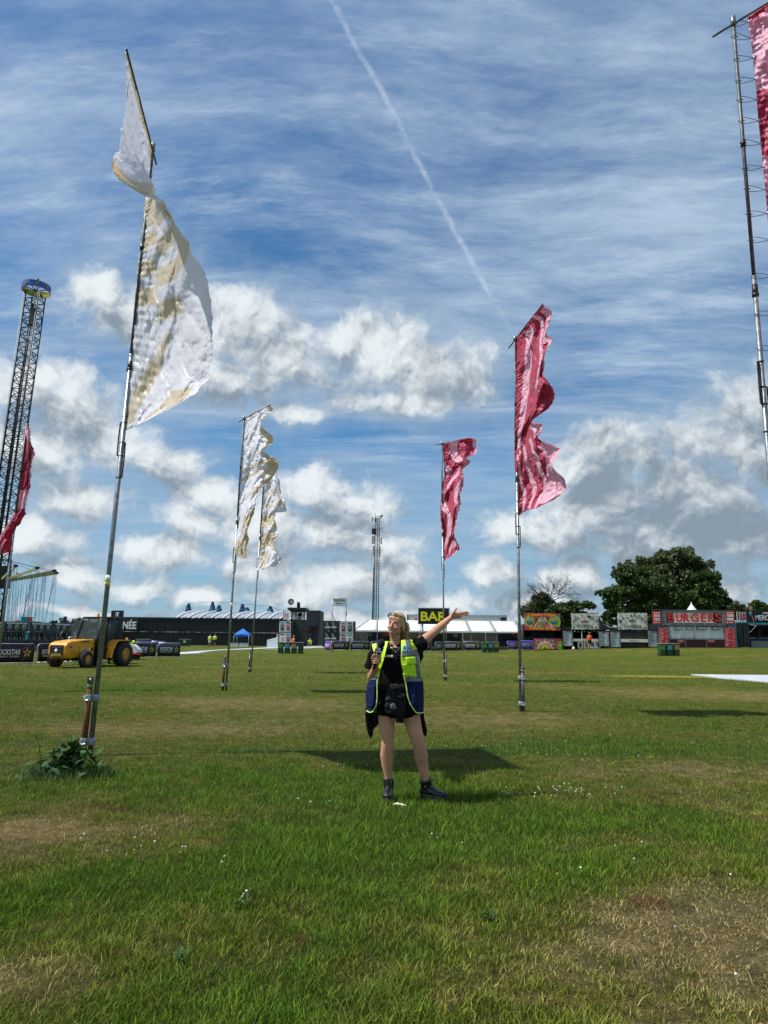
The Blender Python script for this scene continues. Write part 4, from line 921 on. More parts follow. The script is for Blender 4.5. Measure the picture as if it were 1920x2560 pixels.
def place_barriers():
    cmap = {}
    protos = {}
    def put(kind, pxa, Ya, pxb, Yb, label, grp, lean=0.):
        a, b = G(pxa, Ya), G(pxb, Yb); c = (a+b)/2; rz = math.atan2(b.y-a.y, b.x-a.x)
        if kind not in protos: protos[kind] = make_barrier(kind); o = protos[kind]
        else:
            cmap.clear()
            for k in bpy.data.objects:
                if k.parent: cmap.setdefault(k.parent, []).append(k)
            o = copy_tree(protos[kind], None, cmap)
        o.location = (c.x, c.y, gz(c.x, c.y)); o.rotation_euler = (lean, 0, rz); o['label'] = label; o['group'] = grp
        o.scale = ((b-a).length/2.32, 1, 1)
    g1 = 'black banner barriers before the draught bars'
    L = [(-30, 33.2, 85, 34.6, 'banner-covered barrier at the far left edge, left of the forklift'),
         (88, 34.8, 180, 37.0, 'banner-covered barrier partly hidden by the front of the yellow forklift'),
         (182, 37.2, 252, 41, 'banner-covered barrier seen only under the forklift body'), (254, 41.4, 318, 45, 'banner-covered barrier behind the rear wheel of the forklift'),
         (322, 46.5, 390, 47.5, 'banner-covered barrier right of the forklift wheel, second from the row end'), (391.5, 47.6, 450.5, 48.2, 'banner-covered barrier ending the left row, on open grass')]
    for a, Ya, b, Yb, lb in L: put('black', a, Ya, b, Yb, lb, g1)
    for a, b, Ya, Yb, lb in ((338, 372, 56, 57, 'purple banner barrier behind the left row, its top showing'), (374, 412, 57, 57.5, 'purple and pink banner barrier top behind the two last left barriers')):
        put('purple', a, Ya, b, Yb, lb, 'purple banner barriers')
    g2 = 'black banner barriers before the marquee'
    put('purple', 812, 75, 828.5, 72.5, 'narrow purple barrier left of the marquee, turned at an angle', 'purple banner barriers')
    xs = [829.5, 874.5, 926, 978, 1029, 1080]
    nm = ['black barrier in front of the poster wall, directly right of the small purple one', 'second black barrier from the small purple one, near the posters', 'black barrier just left of the woman at her shoulder', 'black barrier hidden behind the woman', 'black barrier behind the upper arm of the woman']
    for a, b, lb in zip(xs[:-1], xs[1:], nm): put('black', a, 74.5, b, 75.3, lb, g2)
    put('black', 1088, 73, 1106, 76.5, 'short angled black barrier left of the flagpole before the BAR sign', g2)
    put('black', 1107.5, 75.5, 1155.5, 75.6, 'black barrier under the marquee, crossed by the flagpole', g2); put('black', 1157, 75.6, 1204, 75.6, 'black barrier just left of the bins before the marquee', g2)
    put('purple', 1274, 74.5, 1300, 76.5, 'purple barrier tilted beside the marquee end, left of the tall flagpole', 'purple banner barriers', -.3); put('purple', 1300, 73.5, 1336, 73.8, 'purple barrier at the corner of the chips stall', 'purple banner barriers')
place_barriers()
# bare stack of barrier feet at the marquee end
def make_bins():
    def bin_(x, kind, lbl, Y, grp):
        g = G(x, Y); t = thing('wheeled_bin', lbl, 'bin', g, grp); w, h = .50, 1.0
        m = MB(); m.add([(g.x-w*.43, Y, g.z+.04), (g.x+w*.43, Y, g.z+.04), (g.x+w*.43, Y+.55, g.z+.04), (g.x-w*.43, Y+.55, g.z+.04), (g.x-w*.5, Y-.06, g.z+h), (g.x+w*.5, Y-.06, g.z+h), (g.x+w*.5, Y+.62, g.z+h), (g.x-w*.5, Y+.62, g.z+h)],
                        [(0,3,2,1),(4,5,6,7),(0,1,5,4),(1,2,6,5),(2,3,7,6),(3,0,4,7)]); m.build('bin_body', M['binbody'], t, bevel=.03)
        m = MB(); m.box((g.x-w*.55, Y-.12, g.z+h), (g.x+w*.55, Y+.66, g.z+h+.06)); m.build('lid', M['binlid'], t, bevel=.02)
        m = MB(); m.poly([(g.x-w*.42, Y-.045, g.z+.52), (g.x+w*.42, Y-.045, g.z+.52), (g.x+w*.42, Y-.075, g.z+.9), (g.x-w*.42, Y-.075, g.z+.9)], (0, .012, 0)); m.build('colour_panel', M[kind], t)
        for sx in (-1, 1): m = MB(); m.tube([(g.x+sx*w*.40, Y+.5, g.z+.1), (g.x+sx*w*.48, Y+.5, g.z+.1)], .1, 12); m.build('wheel', M['tyre'], t)
    for (x, Y, nm, n) in ((700.5, 64, 'before the poster tower', 4), (1212, 71, 'before the marquee', 3), (1658, 60, 'before the burger stall', 3)):
        d = .62*F/Y
        for i, (k, c) in enumerate((('bingreen', 'green'), ('binblue', 'blue'), ('binorange', 'orange'), ('binbody', 'plain'))[:n]):
            bin_(x+d*(i+.0), k, f'dark green wheeled bin with {c} front panel {nm}', Y, 'recycling bins '+nm)
    for i, x in enumerate((453, 461, 470)): bin_(x, 'binbody' if i != 1 else 'paperlit', ('left', 'middle', 'right')[i]+' bin of the small distant group at the foot of the black wall', 108, 'distant bins by the black wall')
    for i, x in enumerate((344, 355, 366)): bin_(x, 'binbody', ('left', 'middle', 'right')[i]+' bin showing above the barriers right of the forklift', 80, 'bins behind the left barriers')
M_paper = None
make_bins()
def make_gazebo():
    Y = 104.; c = P(603, 1600, Y); zg = gz(c.x, Y); t = thing('gazebo', 'small blue pop-up gazebo in front of the black wall', 'gazebo', (c.x, Y, zg))
    x0, x1 = P(584, 1588, Y).x, P(622.5, 1588, Y).x; ze = P(603, 1587, Y).z; zt = P(603, 1571, Y).z; W = (x1-x0)
    m = MB(); cx = (x0+x1)/2; cy = Y+W/2; ring = [(x0, Y, ze), (cx, Y, ze+.1), (x1, Y, ze), (x1, cy, ze+.1), (x1, Y+W, ze), (cx, Y+W, ze+.1), (x0, Y+W, ze), (x0, cy, ze+.1)]
    mid = [(cx+(a-cx)*.5, cy+(b-cy)*.5, ze+(zt-ze)*.52) for a, b, z in ring]
    V = ring+mid+[(cx, cy, zt)]; m.add(V, [(i, (i+1) % 8, 8+(i+1) % 8, 8+i) for i in range(8)]+[(8+i, 8+(i+1) % 8, 16) for i in range(8)]); o = m.build('canopy', M['blue'], t); o.modifiers.new('s', 'SOLIDIFY').thickness = .02
    m = MB(); m.add([(x0, Y, ze), (x1, Y, ze), (x1, Y+W, ze), (x0, Y+W, ze), (x0, Y, ze-.22), (x1, Y, ze-.22), (x1, Y+W, ze-.22), (x0, Y+W, ze-.22)], [(i, (i+1) % 4, 4+(i+1) % 4, 4+i) for i in range(4)]); o = m.build('valance', M['blue'], t); o.modifiers.new('s', 'SOLIDIFY').thickness = .02
    for x in (x0+.04, x1-.04):
        for y in (Y+.04, Y+W-.04): MB().tube([(x, y, zg), (x, y, ze)], .03, 6).build('leg', M['alu'], t)
    for x0_, x1_, lb in ((576, 594, 'left white cabinet under the blue gazebo'), (599, 611, 'middle white cabinet under the blue gazebo'), (611.5, 620, 'right white cabinet under the blue gazebo')):
        g = P((x0_+x1_)/2, 1610, Y-.6); z0 = gz(g.x, Y); a, b = P(x0_, 1606, Y-.6).x, P(x1_, 1606, Y-.6).x
        w = thing('cabinet', lb, 'cabinet', (g.x, Y-.6, z0), 'white cabinets under the gazebo')
        MB().box((a, Y-.6, z0+.05), (b, Y, z0+.58)).build('body', M['canvaswhite'], w, bevel=.02); MB().box((a-.02, Y-.63, z0+.58), (b+.02, Y+.03, z0+.63)).build('top', M['greyprint'], w)
    Yb = 100.; g = P(681, 1610, Yb); w = thing('ramp_block', 'white wedge-shaped block against the black wall left of the poster tower', 'block', (g.x, Yb, .1))
    a, b = P(667.5, 1606, Yb).x, P(695, 1606, Yb).x; z1, z2 = P(668, 1600, Yb).z, P(694, 1592.5, Yb).z
    m = MB(); m.poly([(a, Yb, .12), (b, Yb, .12), (b, Yb, z2), (a, Yb, z1)], (0, 1.5, 0)); m.build('body', M['canvaswhite'], w, bevel=.02)
    m = MB(); m.box((b-.25, Yb+.1, z2-.05), (b, Yb+.5, z2+.45)); m.build('box', M['skinposter'], w)
make_gazebo()
# ------------------------------------------------------------------ food stalls
def stall_frame(t, x0, x1, ytop, ybot, Y, d=3.):
    pbox(t, 'side_wall', M['black'], x0, ytop, x0+2.5, ybot, Y+.05, d); pbox(t, 'side_wall', M['black'], x1-2.5, ytop, x1, ybot, Y+.05, d)
    pbox(t, 'back_wall', M['black'], x0, ytop, x1, ybot, Y+d, .1); pbox(t, 'roof', M['steelblack'], x0, ytop-2, x1, ytop, Y+.05, d)
def make_chips():
    Y = 75.5; sc = Y/F; g = G(1370, Y); t = thing('chips_stall', 'psychedelic painted stall lettered Chunky Chips and Chicken Strips', 'food stall', g)
    stall_frame(t, 1308, 1409, 1563, 1622, Y+.3)
    b = pbox(t, 'sign_board', M['magenta'], 1311, 1533, 1401, 1576, Y, .12)
    ptext(b, 'Chunky Chips', M['chiporange'], 1319, 1533, 1388, 1542, Y-.07, bold=.05, ext=.03); ptext(b, 'Chicken Strips', M['chiporange'], 1322, 1568, 1390, 1576.5, Y-.07, bold=.05, ext=.03)
    def pl(par, nm, mt, pts, y): m = MB(); m.poly([(P(px, 1580, Y).x, y, P(px, py, Y).z) for px, py in pts], (0, .012, 0)); return m.build(nm, M[mt], par)
    def el(px, py, rx, ry, n=18, a0=0): return [(px+math.cos(a0+2*math.pi*i/n)*rx, py+math.sin(a0+2*math.pi*i/n)*ry) for i in range(n)]
    cols = ['coral', 'lime', 'chiporange', 'teal', 'pinkposter']
    for i, (x, y, rx, ry) in enumerate(((1318, 1556, 7, 12), (1396, 1555, 6, 13), (1316, 1546, 5, 5), (1398, 1541, 4, 4))): pl(b, 'swirl', cols[i % 5], el(x, y, rx, ry), Y-.015-.001*i)
    for x in (1325, 1386):
        for k, (r, c) in enumerate(((13.5, 'chiporange'), (11.5, 'lime'), (10, 'teal'))): pl(b, 'painted_ring', c, el(x, 1552, r, r*1.05), Y-.017-.006*k)
    for x0 in (1312, 1342, 1372): pl(b, 'painted_wedge', 'coral', [(x0, 1566), (x0+14, 1566), (x0+7, 1544)], Y-.012)
    pl(b, 'pyramid', 'teal', [(1356, 1541), (1380, 1570), (1333, 1570)], Y-.03); pl(b, 'pyramid', 'coral', [(1356, 1545), (1375, 1568), (1338, 1568)], Y-.045)
    for (x, y, r) in ((1325, 1549, 9), (1356, 1552, 9), (1385, 1549, 9)):
        for k, c in enumerate(('lime', 'chiporange', 'teal', 'cream', 'ink', 'white')):
            f = (1, .82, .64, .5, .27, .1)[k]; pl(b, 'painted_eye', c, el(x, y, r*f*1.12, r*f*(.75 if k < 3 else .55)), Y-.06-.013*k)
    for (xa, ya, xb, yb) in ((1353, 1543, 1333, 1569), (1360, 1543, 1380, 1569)): pl(b, 'line', 'cream', [(xa, ya), (xa+2, ya), (xb+2, yb), (xb, yb)], Y-.075)
    for i in range(9):
        x = 1316+i*9.5; pl(b, 'painted_flame', cols[(i*2) % 5], [(x, 1566), (x+3, 1560+2*(i % 3)), (x+6, 1566), (x+3, 1569)], Y-.05)
        pl(b, 'painted_flame', cols[(i+3) % 5], el(x+2, 1543.5+(i % 2), 2.6, 1.6, 8), Y-.05)
    pbox(t, 'canopy', M['jacket'], 1325, 1578, 1386, 1594, Y+.8, .1); pbox(t, 'counter', M['black'], 1312, 1595, 1406, 1597, Y, .5)
    c = pbox(t, 'counter_front', M['magenta'], 1335, 1596.5, 1405.5, 1621.5, Y-.1, .1)
    for k, (r, cc) in enumerate(((24, 'teal'), (21, 'coral'), (17, 'cream'), (14, 'coral'), (10, 'lime'), (6, 'chiporange'), (3, 'ink'))):
        pts = [(1361+math.cos(a)*r*1.05*(1+.12*math.cos(a*12)), 1621.3-math.sin(a)*r*(1+.12*math.cos(a*12))) for a in np.linspace(0, math.pi, 37)]; pl(c, 'mandala_ring', cc, pts, Y-.12-.014*k)
    for k, (r, cc) in enumerate(((13, 'lime'), (9, 'ink'), (6, 'lime'))): pl(c, 'mandala_ring', cc, [(1399+math.cos(a)*r*.55, 1614-math.sin(a)*r*.8) for a in np.linspace(0, 2*math.pi, 13)[:-1]], Y-.13-.014*k)
    for i in range(10):
        x = 1336+i*2.2+(30 if i > 4 else 0); pl(c, 'painted_swirl', cols[i % 5], el(x, 1600+(i*7) % 13, 1.6, 2.6, 8), Y-.22)
    pbox(t, 'menu_post', M['black'], 1406, 1568, 1409, 1622, Y-.2, .2)
make_chips()
def menu_board(x0, x1, y0, y1, Y, label, k=0, feet=True):
    g = G((x0+x1)/2, Y); t = thing('menu_board', label, 'menu board', g, 'pale menu boards between the stalls'); sc = Y/F
    pbox(t, 'panel', M['menu'], x0+1, y0+1, x1-1, y1-3, Y, .06); 
    for q in ((x0, y0, x0+1.1, y1), (x1-1.1, y0, x1, y1)): pbox(t, 'frame', M['jacket'], *q, Y-.03, .1)
    for q in ((x0+1.1, y0, x1-1.1, y0+1.1), (x0+1.1, y1-4, x1-1.1, y1-3)): pbox(t, 'frame', M['jacket'], *q, Y-.03, .1)
    r = random.Random(int(x0)); 
    for i in range(9):
        y = y0+4+i*3.6
        if y > y1-7: break
        pbox(t, 'menu_line', M['ink'], x0+3, y, x0+3+(x1-x0-12)*(.45+.5*r.random()), y+.7, Y-.02, .012); pbox(t, 'price', M['ink'], x1-6, y, x1-3.2, y+.8, Y-.02, .012)
    pbox(t, 'heading', M['ink'], (x0+x1)/2-4, y0+2.2, (x0+x1)/2+4, y0+3.6, Y-.02, .012)
    if feet:
        for x in (x0+.5, x1-2): pbox(t, 'leg', M['galvdark'], x, y1-3, x+1.3, y1+1.5, Y+.02, .06)
def garland(par, x0, y0, x1, y1, Y, n=140):
    v = MB(); r = random.Random(int(x0)); sc = Y/F
    for i in range(n):
        u = r.random()*2*((x1-x0)+(y1-y0)); w, h = x1-x0, y1-y0
        if u < w: px, py = x0+u, y0
        elif u < w+h: px, py = x1, y0+u-w
        elif u < 2*w+h: px, py = x0+u-w-h, y1
        else: px, py = x0, y0+u-2*w-h
        p = P(px+r.gauss(0, .5), py+r.gauss(0, .6), Y-.08-.06*r.random()); d = Vector((r.gauss(0, 1), r.gauss(0, .3), r.gauss(0, 1))).normalized(); s = (.05+.05*r.random()); q = d.cross(Vector((0, 1, .2))).normalized()
        v.add([p-d*s, p+q*s*.5, p+d*s, p-q*s*.5], [(0, 1, 2, 3)])
    tag(v.build('leaf_garland', M['leafgarland'], par), None, None, None, 'stuff')
def sign_board(t, x0, y0, x1, y1, Y, top, bottom):
    b = pbox(t, 'sign_board', M['cream'], x0, y0, x1, y1, Y, .1); garland(t, x0, y0, x1, y1, Y)
    # arched upper word, letter by letter along a curve
    n = len(top); cx = (x0+x1)/2; w = x1-x0; sc = Y/F
    adv = np.linspace(-1, 1, n)
    for ch, a in zip(top, adv):
        if ch == ' ': continue
        th = a*.90; px = cx+math.sin(th)*w*.535; py = y0+5.0+(1-math.cos(th))*w*.50; p = P(px, py+2, Y)
        text(ch, b, M['ink'], (p.x, Y-.03, p.z), None, 7.6*sc, bold=.012, tilt=-th*.8, name='lettering')
    p0, p1 = x0+w*.20, x1-w*.20; ptext(b, bottom, M['ink'], p0, y1-12.5, p1, y1-5, Y-.03, bold=.01, spacing=1.1)
    for px in (x0+7, x1-8):                       # small bird marks
        p = P(px, y0+8, Y); s = 3*sc; m = MB(); m.poly([(p.x-s, Y-.03, p.z+s*.8), (p.x, Y-.03, p.z-.2*s), (p.x+s*.9, Y-.03, p.z+s), (p.x+.2*s, Y-.03, p.z-s)], (0, .02, 0)); m.build('bird_emblem', M['ink'], b)
    for px in (x0+6, x1-7): pbox(b, 'corner_emblem', M['sausage'], px-1.8, y1-8, px+2, y1-4, Y-.03, .02)
    return b
def make_holy():
    Y = 75.; sc = Y/F; g = G(1463, Y); t = thing('hotdog_stall', 'garlanded stall lettered Holy Moly Hotdogs with a worker at its counter', 'food stall', g)
    stall_frame(t, 1431, 1500, 1570, 1622, Y+.2, 3.2)
    b = sign_board(t, 1429, 1533, 1497, 1574, Y, 'HOLY MOLY', 'HOTDOGS')
    m = MB(); pts = [P(1453+i*3.4, 1554.5-2.2*math.sin(i/5*math.pi*.9)+(.9 if i in (0, 5) else 0), Y) for i in range(6)]; m.tube([p+Vector((0, -.08, 0)) for p in pts], .075, 8); m.build('sausage_emblem', M['sausage'], b)
    pbox(t, 'kitchen_back', M['jacket'], 1434, 1576, 1496, 1600, Y+2.6, .1)
    pbox(t, 'counter', M['woodcream'], 1433, 1597, 1496, 1603.5, Y-.05, .7); pbox(t, 'post', M['canvaswhite'], 1454, 1577, 1455.5, 1597, Y+.3, .1)
    for i in range(8): MB().ball(P(1437+i*8, 1578.5+(i % 3), Y+.2), .05, 8, 6).build('festoon_bulb', M['paperlit'], t)
    for i, x in enumerate((1445, 1460, 1475, 1488)):
        pn = pbox(t, 'front_panel', M['cream' if i % 2 else 'canvaswhite'], x-.5, 1604.5, x+12.5, 1621.5, Y+.02, .05); c = P(x+6, 1613, Y); m = MB(); m.poly([(c.x+math.cos(a)*.16, Y-.01, c.z+math.sin(a)*.3) for a in np.linspace(0, 6.28, 11)[:-1]], (0, .02, 0)); m.build('painted_figure', M['greyprint' if i % 2 else 'sausage'], pn)
    for px in (1457.5, 1464.5): m = MB(); c = P(px, 1600.2, Y); m.poly(star_pts(c.x, c.z, .07, .03, Y-.08), (0, .03, 0)); m.build('star_emblem', M['ink'], t)
    for i, (px, lb) in enumerate(((1434, 'white sack on the grass at the left foot of the hotdog stall'), (1480, 'white sack on the grass right of the orange-vested worker'), (1491, 'white sack at the right corner of the hotdog stall'))):
        p = G(px, Y-.8); m = MB(); m.ball(p+Vector((0, 0, .12)), (.17, .14, .15), 10, 7); m.tube([p+Vector((0, 0, .2)), p+Vector((.03, 0, .34))], [.07, .05], 7); tag(m.build('sack', M['canvaswhite']), lb, 'sack', 'white sacks by the hotdog stall')
    g = G(1582, Y); t = thing('macaroni_stall', 'garlanded stall lettered Macaroni Cheese, closed with dark drapes', 'food stall', g)
    stall_frame(t, 1549, 1622, 1570, 1624, Y+.2, 3.2); b = sign_board(t, 1545, 1532, 1619, 1574.5, Y, 'MACARONI', 'CHEESE')
    c = P(1580, 1551, Y); m = MB(); m.ball(c+Vector((0, -.02, .02)), (.2, .05, .26), 10, 8)
    for s in (-1, 1): m.ball(c+Vector((s*.24, -.03, -.02)), (.13, .05, .14), 8, 6)
    m.build('emblem', M['greyprint'], b); m = MB()
    for s in (-1, 1): m.ball(c+Vector((s*.24, -.07, -.02)), (.08, .03, .08), 8, 6)
    m.build('emblem', M['sausage'], b)
    def drape(y0, y1, nm='drape'):
        m = MB(); x0, x1 = P(1552, y0, Y).x, P(1620, y0, Y).x; z1, z0 = P(1586, y0, Y).z, P(1586, y1, Y).z; n = 40; V = []
        for i in range(n+1):
            for z in (z0, (z0+z1)/2, z1): V.append((x0+(x1-x0)*i/n, Y+.12+.05*math.sin(i*1.3+z*2)+.03*math.sin(i*.37), z))
        m.add(V, [(3*i+j, 3*i+3+j, 3*i+4+j, 3*i+1+j) for i in range(n) for j in range(2)], True); o = m.build(nm, M['drape'], t); o.modifiers.new('s', 'SOLIDIFY').thickness = .02
    drape(1577, 1597); drape(1606, 1622.5); pbox(t, 'counter', M['woodcream'], 1552.5, 1597.5, 1620, 1605.5, Y-.15, .6)
    for px in (1577, 1582.5, 1588, 1593.5): m = MB(); c = P(px, 1601.5, Y-.2); m.poly(star_pts(c.x, c.z, .085, .035, Y-.19), (0, .03, 0)); m.build('star_emblem', M['ink'], t)
    menu_board(1407.5, 1433, 1576.5, 1619, Y-.3, 'pale menu board between the chips stall and the hotdog stall'); menu_board(1496.5, 1524, 1578, 1619, Y-.1, 'pale menu board right beside the hotdog counter')
    menu_board(1525.5, 1552, 1578, 1621, Y-.1, 'pale menu board left beside the macaroni drapes'); menu_board(1619.5, 1646.5, 1576, 1621, Y-.1, 'pale menu board between the macaroni stall and the burger stall')
    # awnings of dark tents seen between the stalls
    for (x0, xa, x1, y0, lb) in ((1500, 1500, 1530, 1556, 'dark tent roof sloping behind the hotdog sign'), (1398, 1398, 1420, 1562, 'dark tent roof behind the chips sign'), (1619, 1619, 1640, 1557, 'dark tent roof right of the macaroni sign')):
        Yt = Y+3; a, b_, c = P(x0, 1576, Yt), P(xa, y0, Yt), P(x1+6, 1574, Yt); t2 = thing('side_tent', lb, 'tent', (b_.x, Yt, gz(b_.x, Yt)), 'dark tent roofs behind the stalls')
        m = MB(); m.poly([a, b_, c], (0, 2.5, 0)); m.build('roof', M['drape'], t2); m = MB(); m.box((a.x+.1, Yt+.4, gz(a.x, Yt)), (c.x-.2, Yt+.5, a.z)); m.build('wall', M['jacket'], t2)
make_holy()
def make_burgers():
    Y = 74.; g = G(1735, Y); t = thing('burger_stall', 'wide burger stall with red bulb letters BURGERS, white curtains and brick-patterned counter', 'food stall', g)
    stall_frame(t, 1655, 1841, 1560, 1620, Y+.5, 3.5)
    fr = [(1656, 1527, 1816, 1532.5), (1656, 1557, 1816, 1564.5), (1656, 1532.5, 1667, 1557), (1804.5, 1532.5, 1816, 1557)]
    for q in fr: pbox(t, 'glitter_frame', M['glitter'], *q, Y, .2)
    pbox(t, 'top_beam', M['galvdark'], 1631.5, 1524.5, 1838, 1526.6, Y-.02, .3)
    pbox(t, 'back_panel', M['white'], 1684, 1532.7, 1783, 1556.8, Y+.05, .04); pbox(t, 'back_panel', M['black'], 1667.3, 1532.7, 1684, 1556.8, Y+.05, .04); pbox(t, 'back_panel', M['black'], 1783.3, 1532.7, 1804.4, 1556.8, Y+.05, .04)
    xs = [1668, 1688.5, 1706, 1724.5, 1750.5, 1768, 1786]
    ws = [18, 17, 18, 22, 14.5, 18, 17]
    for ch, x, w in zip('BURGERS', xs, ws):
        p = P(x+w/2, 1544.5, Y); l = text(ch, t, M['redglow'], (p.x, Y-.12, p.z), w*.86*Y/F, 21*Y/F, bold=.02, ext=.04, name='letter'); l['label'] = 'red bulb-studded letter '+ch
        m = MB(); r = random.Random(ord(ch)); me = l.data; vs = [v.co for v in me.vertices if v.co.y < min(v.co.y for v in me.vertices)+.001]; off = WL[t]
        for k in range(0, len(vs), max(1, len(vs)//9)):
            q = vs[k]; cx = p.x-off.x; cz = p.z-off.z; m.ball((cx+(q.x-cx)*.86+off.x, q.y+off.y-.01, cz+(q.z-cz)*.86+off.z), .018, 6, 4)
        m.build('bulbs', M['chiporange'], l)
    for x0, x1, lines in ((1632.5, 1655, ("STA", "CK'D")), (1815.5, 1838.5, ('LOADED', 'FRIES'))):
        s = pbox(t, 'side_sign', M['redmenu'], x0, 1528.5, x1-2, 1560, Y-.05, .12, label='red sign lettered '+' '.join(lines))
        for i, ln in enumerate(lines): ptext(s, ln, M['whiteprint'], x0+3, 1535+i*9.5, x1-4.5, 1542.5+i*9.5, Y-.08, bold=.06)
        for i in range(4):
            for yy in (1532, 1556.5): MB().ball(P(x0+4+i*4.2, yy, Y-.08), .045, 6, 5).build('bulb', M['canvaswhite'], s)
    # curtains
    for (x0, x1) in ((1675, 1736), (1737.5, 1811)):
        m = MB(); xa, xb = P(x0, 1580, Y).x, P(x1, 1580, Y).x; z1, z0 = P(1740, 1566, Y).z, P(1740, 1597.5, Y).z; n = 60; V = []
        for i in range(n+1):
            u = i/n
            for j in range(6):
                v = j/5; V.append((xa+(xb-xa)*u+.03*math.sin(u*30+v*3), Y+.22+(.05*math.sin(u*47+math.sin(u*9)*2)+.04*math.sin(u*21+2))*(.4+.8*(1-v))+.02*math.sin(v*9+u*40), z0+(z1-z0)*v))
        m.add(V, [(6*i+j, 6*i+6+j, 6*i+7+j, 6*i+1+j) for i in range(n) for j in range(5)], True); o = m.build('curtain', M['canvaswhite'], t); o.modifiers.new('s', 'SOLIDIFY').thickness = .01
    for (w_, a, b_) in (('FRIES', 1687, 1704), ('BEEF', 1716, 1731.5), ('CHICKEN', 1741, 1767.5), ('VEGAN', 1780, 1800)):
        s = pbox(t, 'word_sign', M['brick'], a, 1567.5, b_, 1574.5, Y-.02, .04); ptext(s, w_, M['whiteprint'], a+1.5, 1568.8, b_-1.5, 1573.2, Y-.04, bold=.05)
    # counter front: glitter posts and courses of bricks
    pbox(t, 'counter', M['greyprint'], 1673, 1597.5, 1812, 1599, Y-.1, .5)
    for (x0, x1) in ((1674, 1713), (1716, 1765), (1768, 1811)):
        pbox(t, 'mortar_backing', M['mortar'], x0, 1599, x1, 1618.8, Y+.06, .2)
        m = MB(); r = random.Random(int(x0))
        for row in range(9):
            y0 = 1599.4+row*2.15; x = x0+(2.6 if row % 2 else 0)-2.6
            while x < x1:
                a, b_ = max(x+.2, x0), min(x+5.0, x1)
                if b_-a > .8:
                    p, q = P(a, y0, Y), P(b_, y0+1.75, Y); m.box((p.x, Y+r.random()*.015, q.z), (q.x, Y+.08, p.z))
                x += 5.2
        tag(m.build('bricks', M['brick'], t), None, None, None, 'stuff')
    for x in (1713, 1765, 1811): pbox(t, 'glitter_post', M['glitter'], x+.2, 1598, x+2.8, 1619, Y-.02, .2)
    for x0, y0, x1, y1 in ((1692, 1600, 1712, 1606.5), (1767, 1600, 1789, 1606)):
        s = pbox(t, 'notice', M['redmenu'], x0, y0, x1, y1, Y-.06, .03); pbox(s, 'print', M['whiteprint'], x0+3, y0+1.6, x1-3, y0+2.4, Y-.075, .01); pbox(s, 'print', M['whiteprint'], x0+6, y0+4, x1-6, y0+4.8, Y-.075, .01)
    for x0, x1 in ((1648, 1674), (1811.5, 1840)):
        pbox(t, 'glitter_side', M['glitter'], x0, 1567, x1, 1619.5, Y-.02, .15)
    for x0, x1 in ((1650.5, 1670.5), (1813, 1837.5)):
        s = pbox(t, 'menu', M['redmenu'], x0, 1570.5, x1, 1618, Y-.08, .05); r = random.Random(int(x0))
        for i in range(13):
            y = 1573.5+i*3.4
            if i % 4 == 3: pbox(s, 'menu_heading', M['whiteprint'], x0+1.5, y, x0+8, y+1.0, Y-.10, .015); continue
            pbox(s, 'menu_line', M['whiteprint'], x0+1.5, y, x0+4+(x1-x0-12)*r.random(), y+.55, Y-.10, .015); pbox(s, 'price', M['whiteprint'], x1-3.5, y, x1-1.5, y+.6, Y-.10, .015)
    pbox(t, 'teal_side', M['teal'], 1822, 1558, 1840, 1570, Y+.3, .2); pbox(t, 'teal_side', M['teal'], 1839.5, 1566, 1842.5, 1619, Y+.2, .3)
    # white pagoda tent behind
    Yp = 84.; c = P(1728, 1505.5, Yp); zb = P(1728, 1530, Yp).z; t = thing('pagoda_tent', 'white pointed pagoda tent peak rising behind the burger stall', 'tent', (c.x, Yp, 1.0))
    m = MB(); prof = [(1.75, zb-.9), (.62, zb+.1), (.34, zb+.5), (.12, zb+.85), (.02, c.z)]; V = []
    for rr, z in prof:
        for k in range(8):
            a = math.pi/4*k+math.pi/8; V.append((c.x+math.cos(a)*rr*1.1, Yp+math.sin(a)*rr*1.1, z))
    m.add(V, [(8*i+k, 8*i+(k+1) % 8, 8*i+8+(k+1) % 8, 8*i+8+k) for i in range(4) for k in range(8)]); m.build('roof', M['marquee'], t)
    for sx in (-1, 1):
        for sy in (-1, 1): MB().tube([(c.x+sx*1.3, Yp+sy*1.3, .9), (c.x+sx*1.3, Yp+sy*1.3, zb-.8)], .05, 6).build('leg', M['alu'], t)
make_burgers()
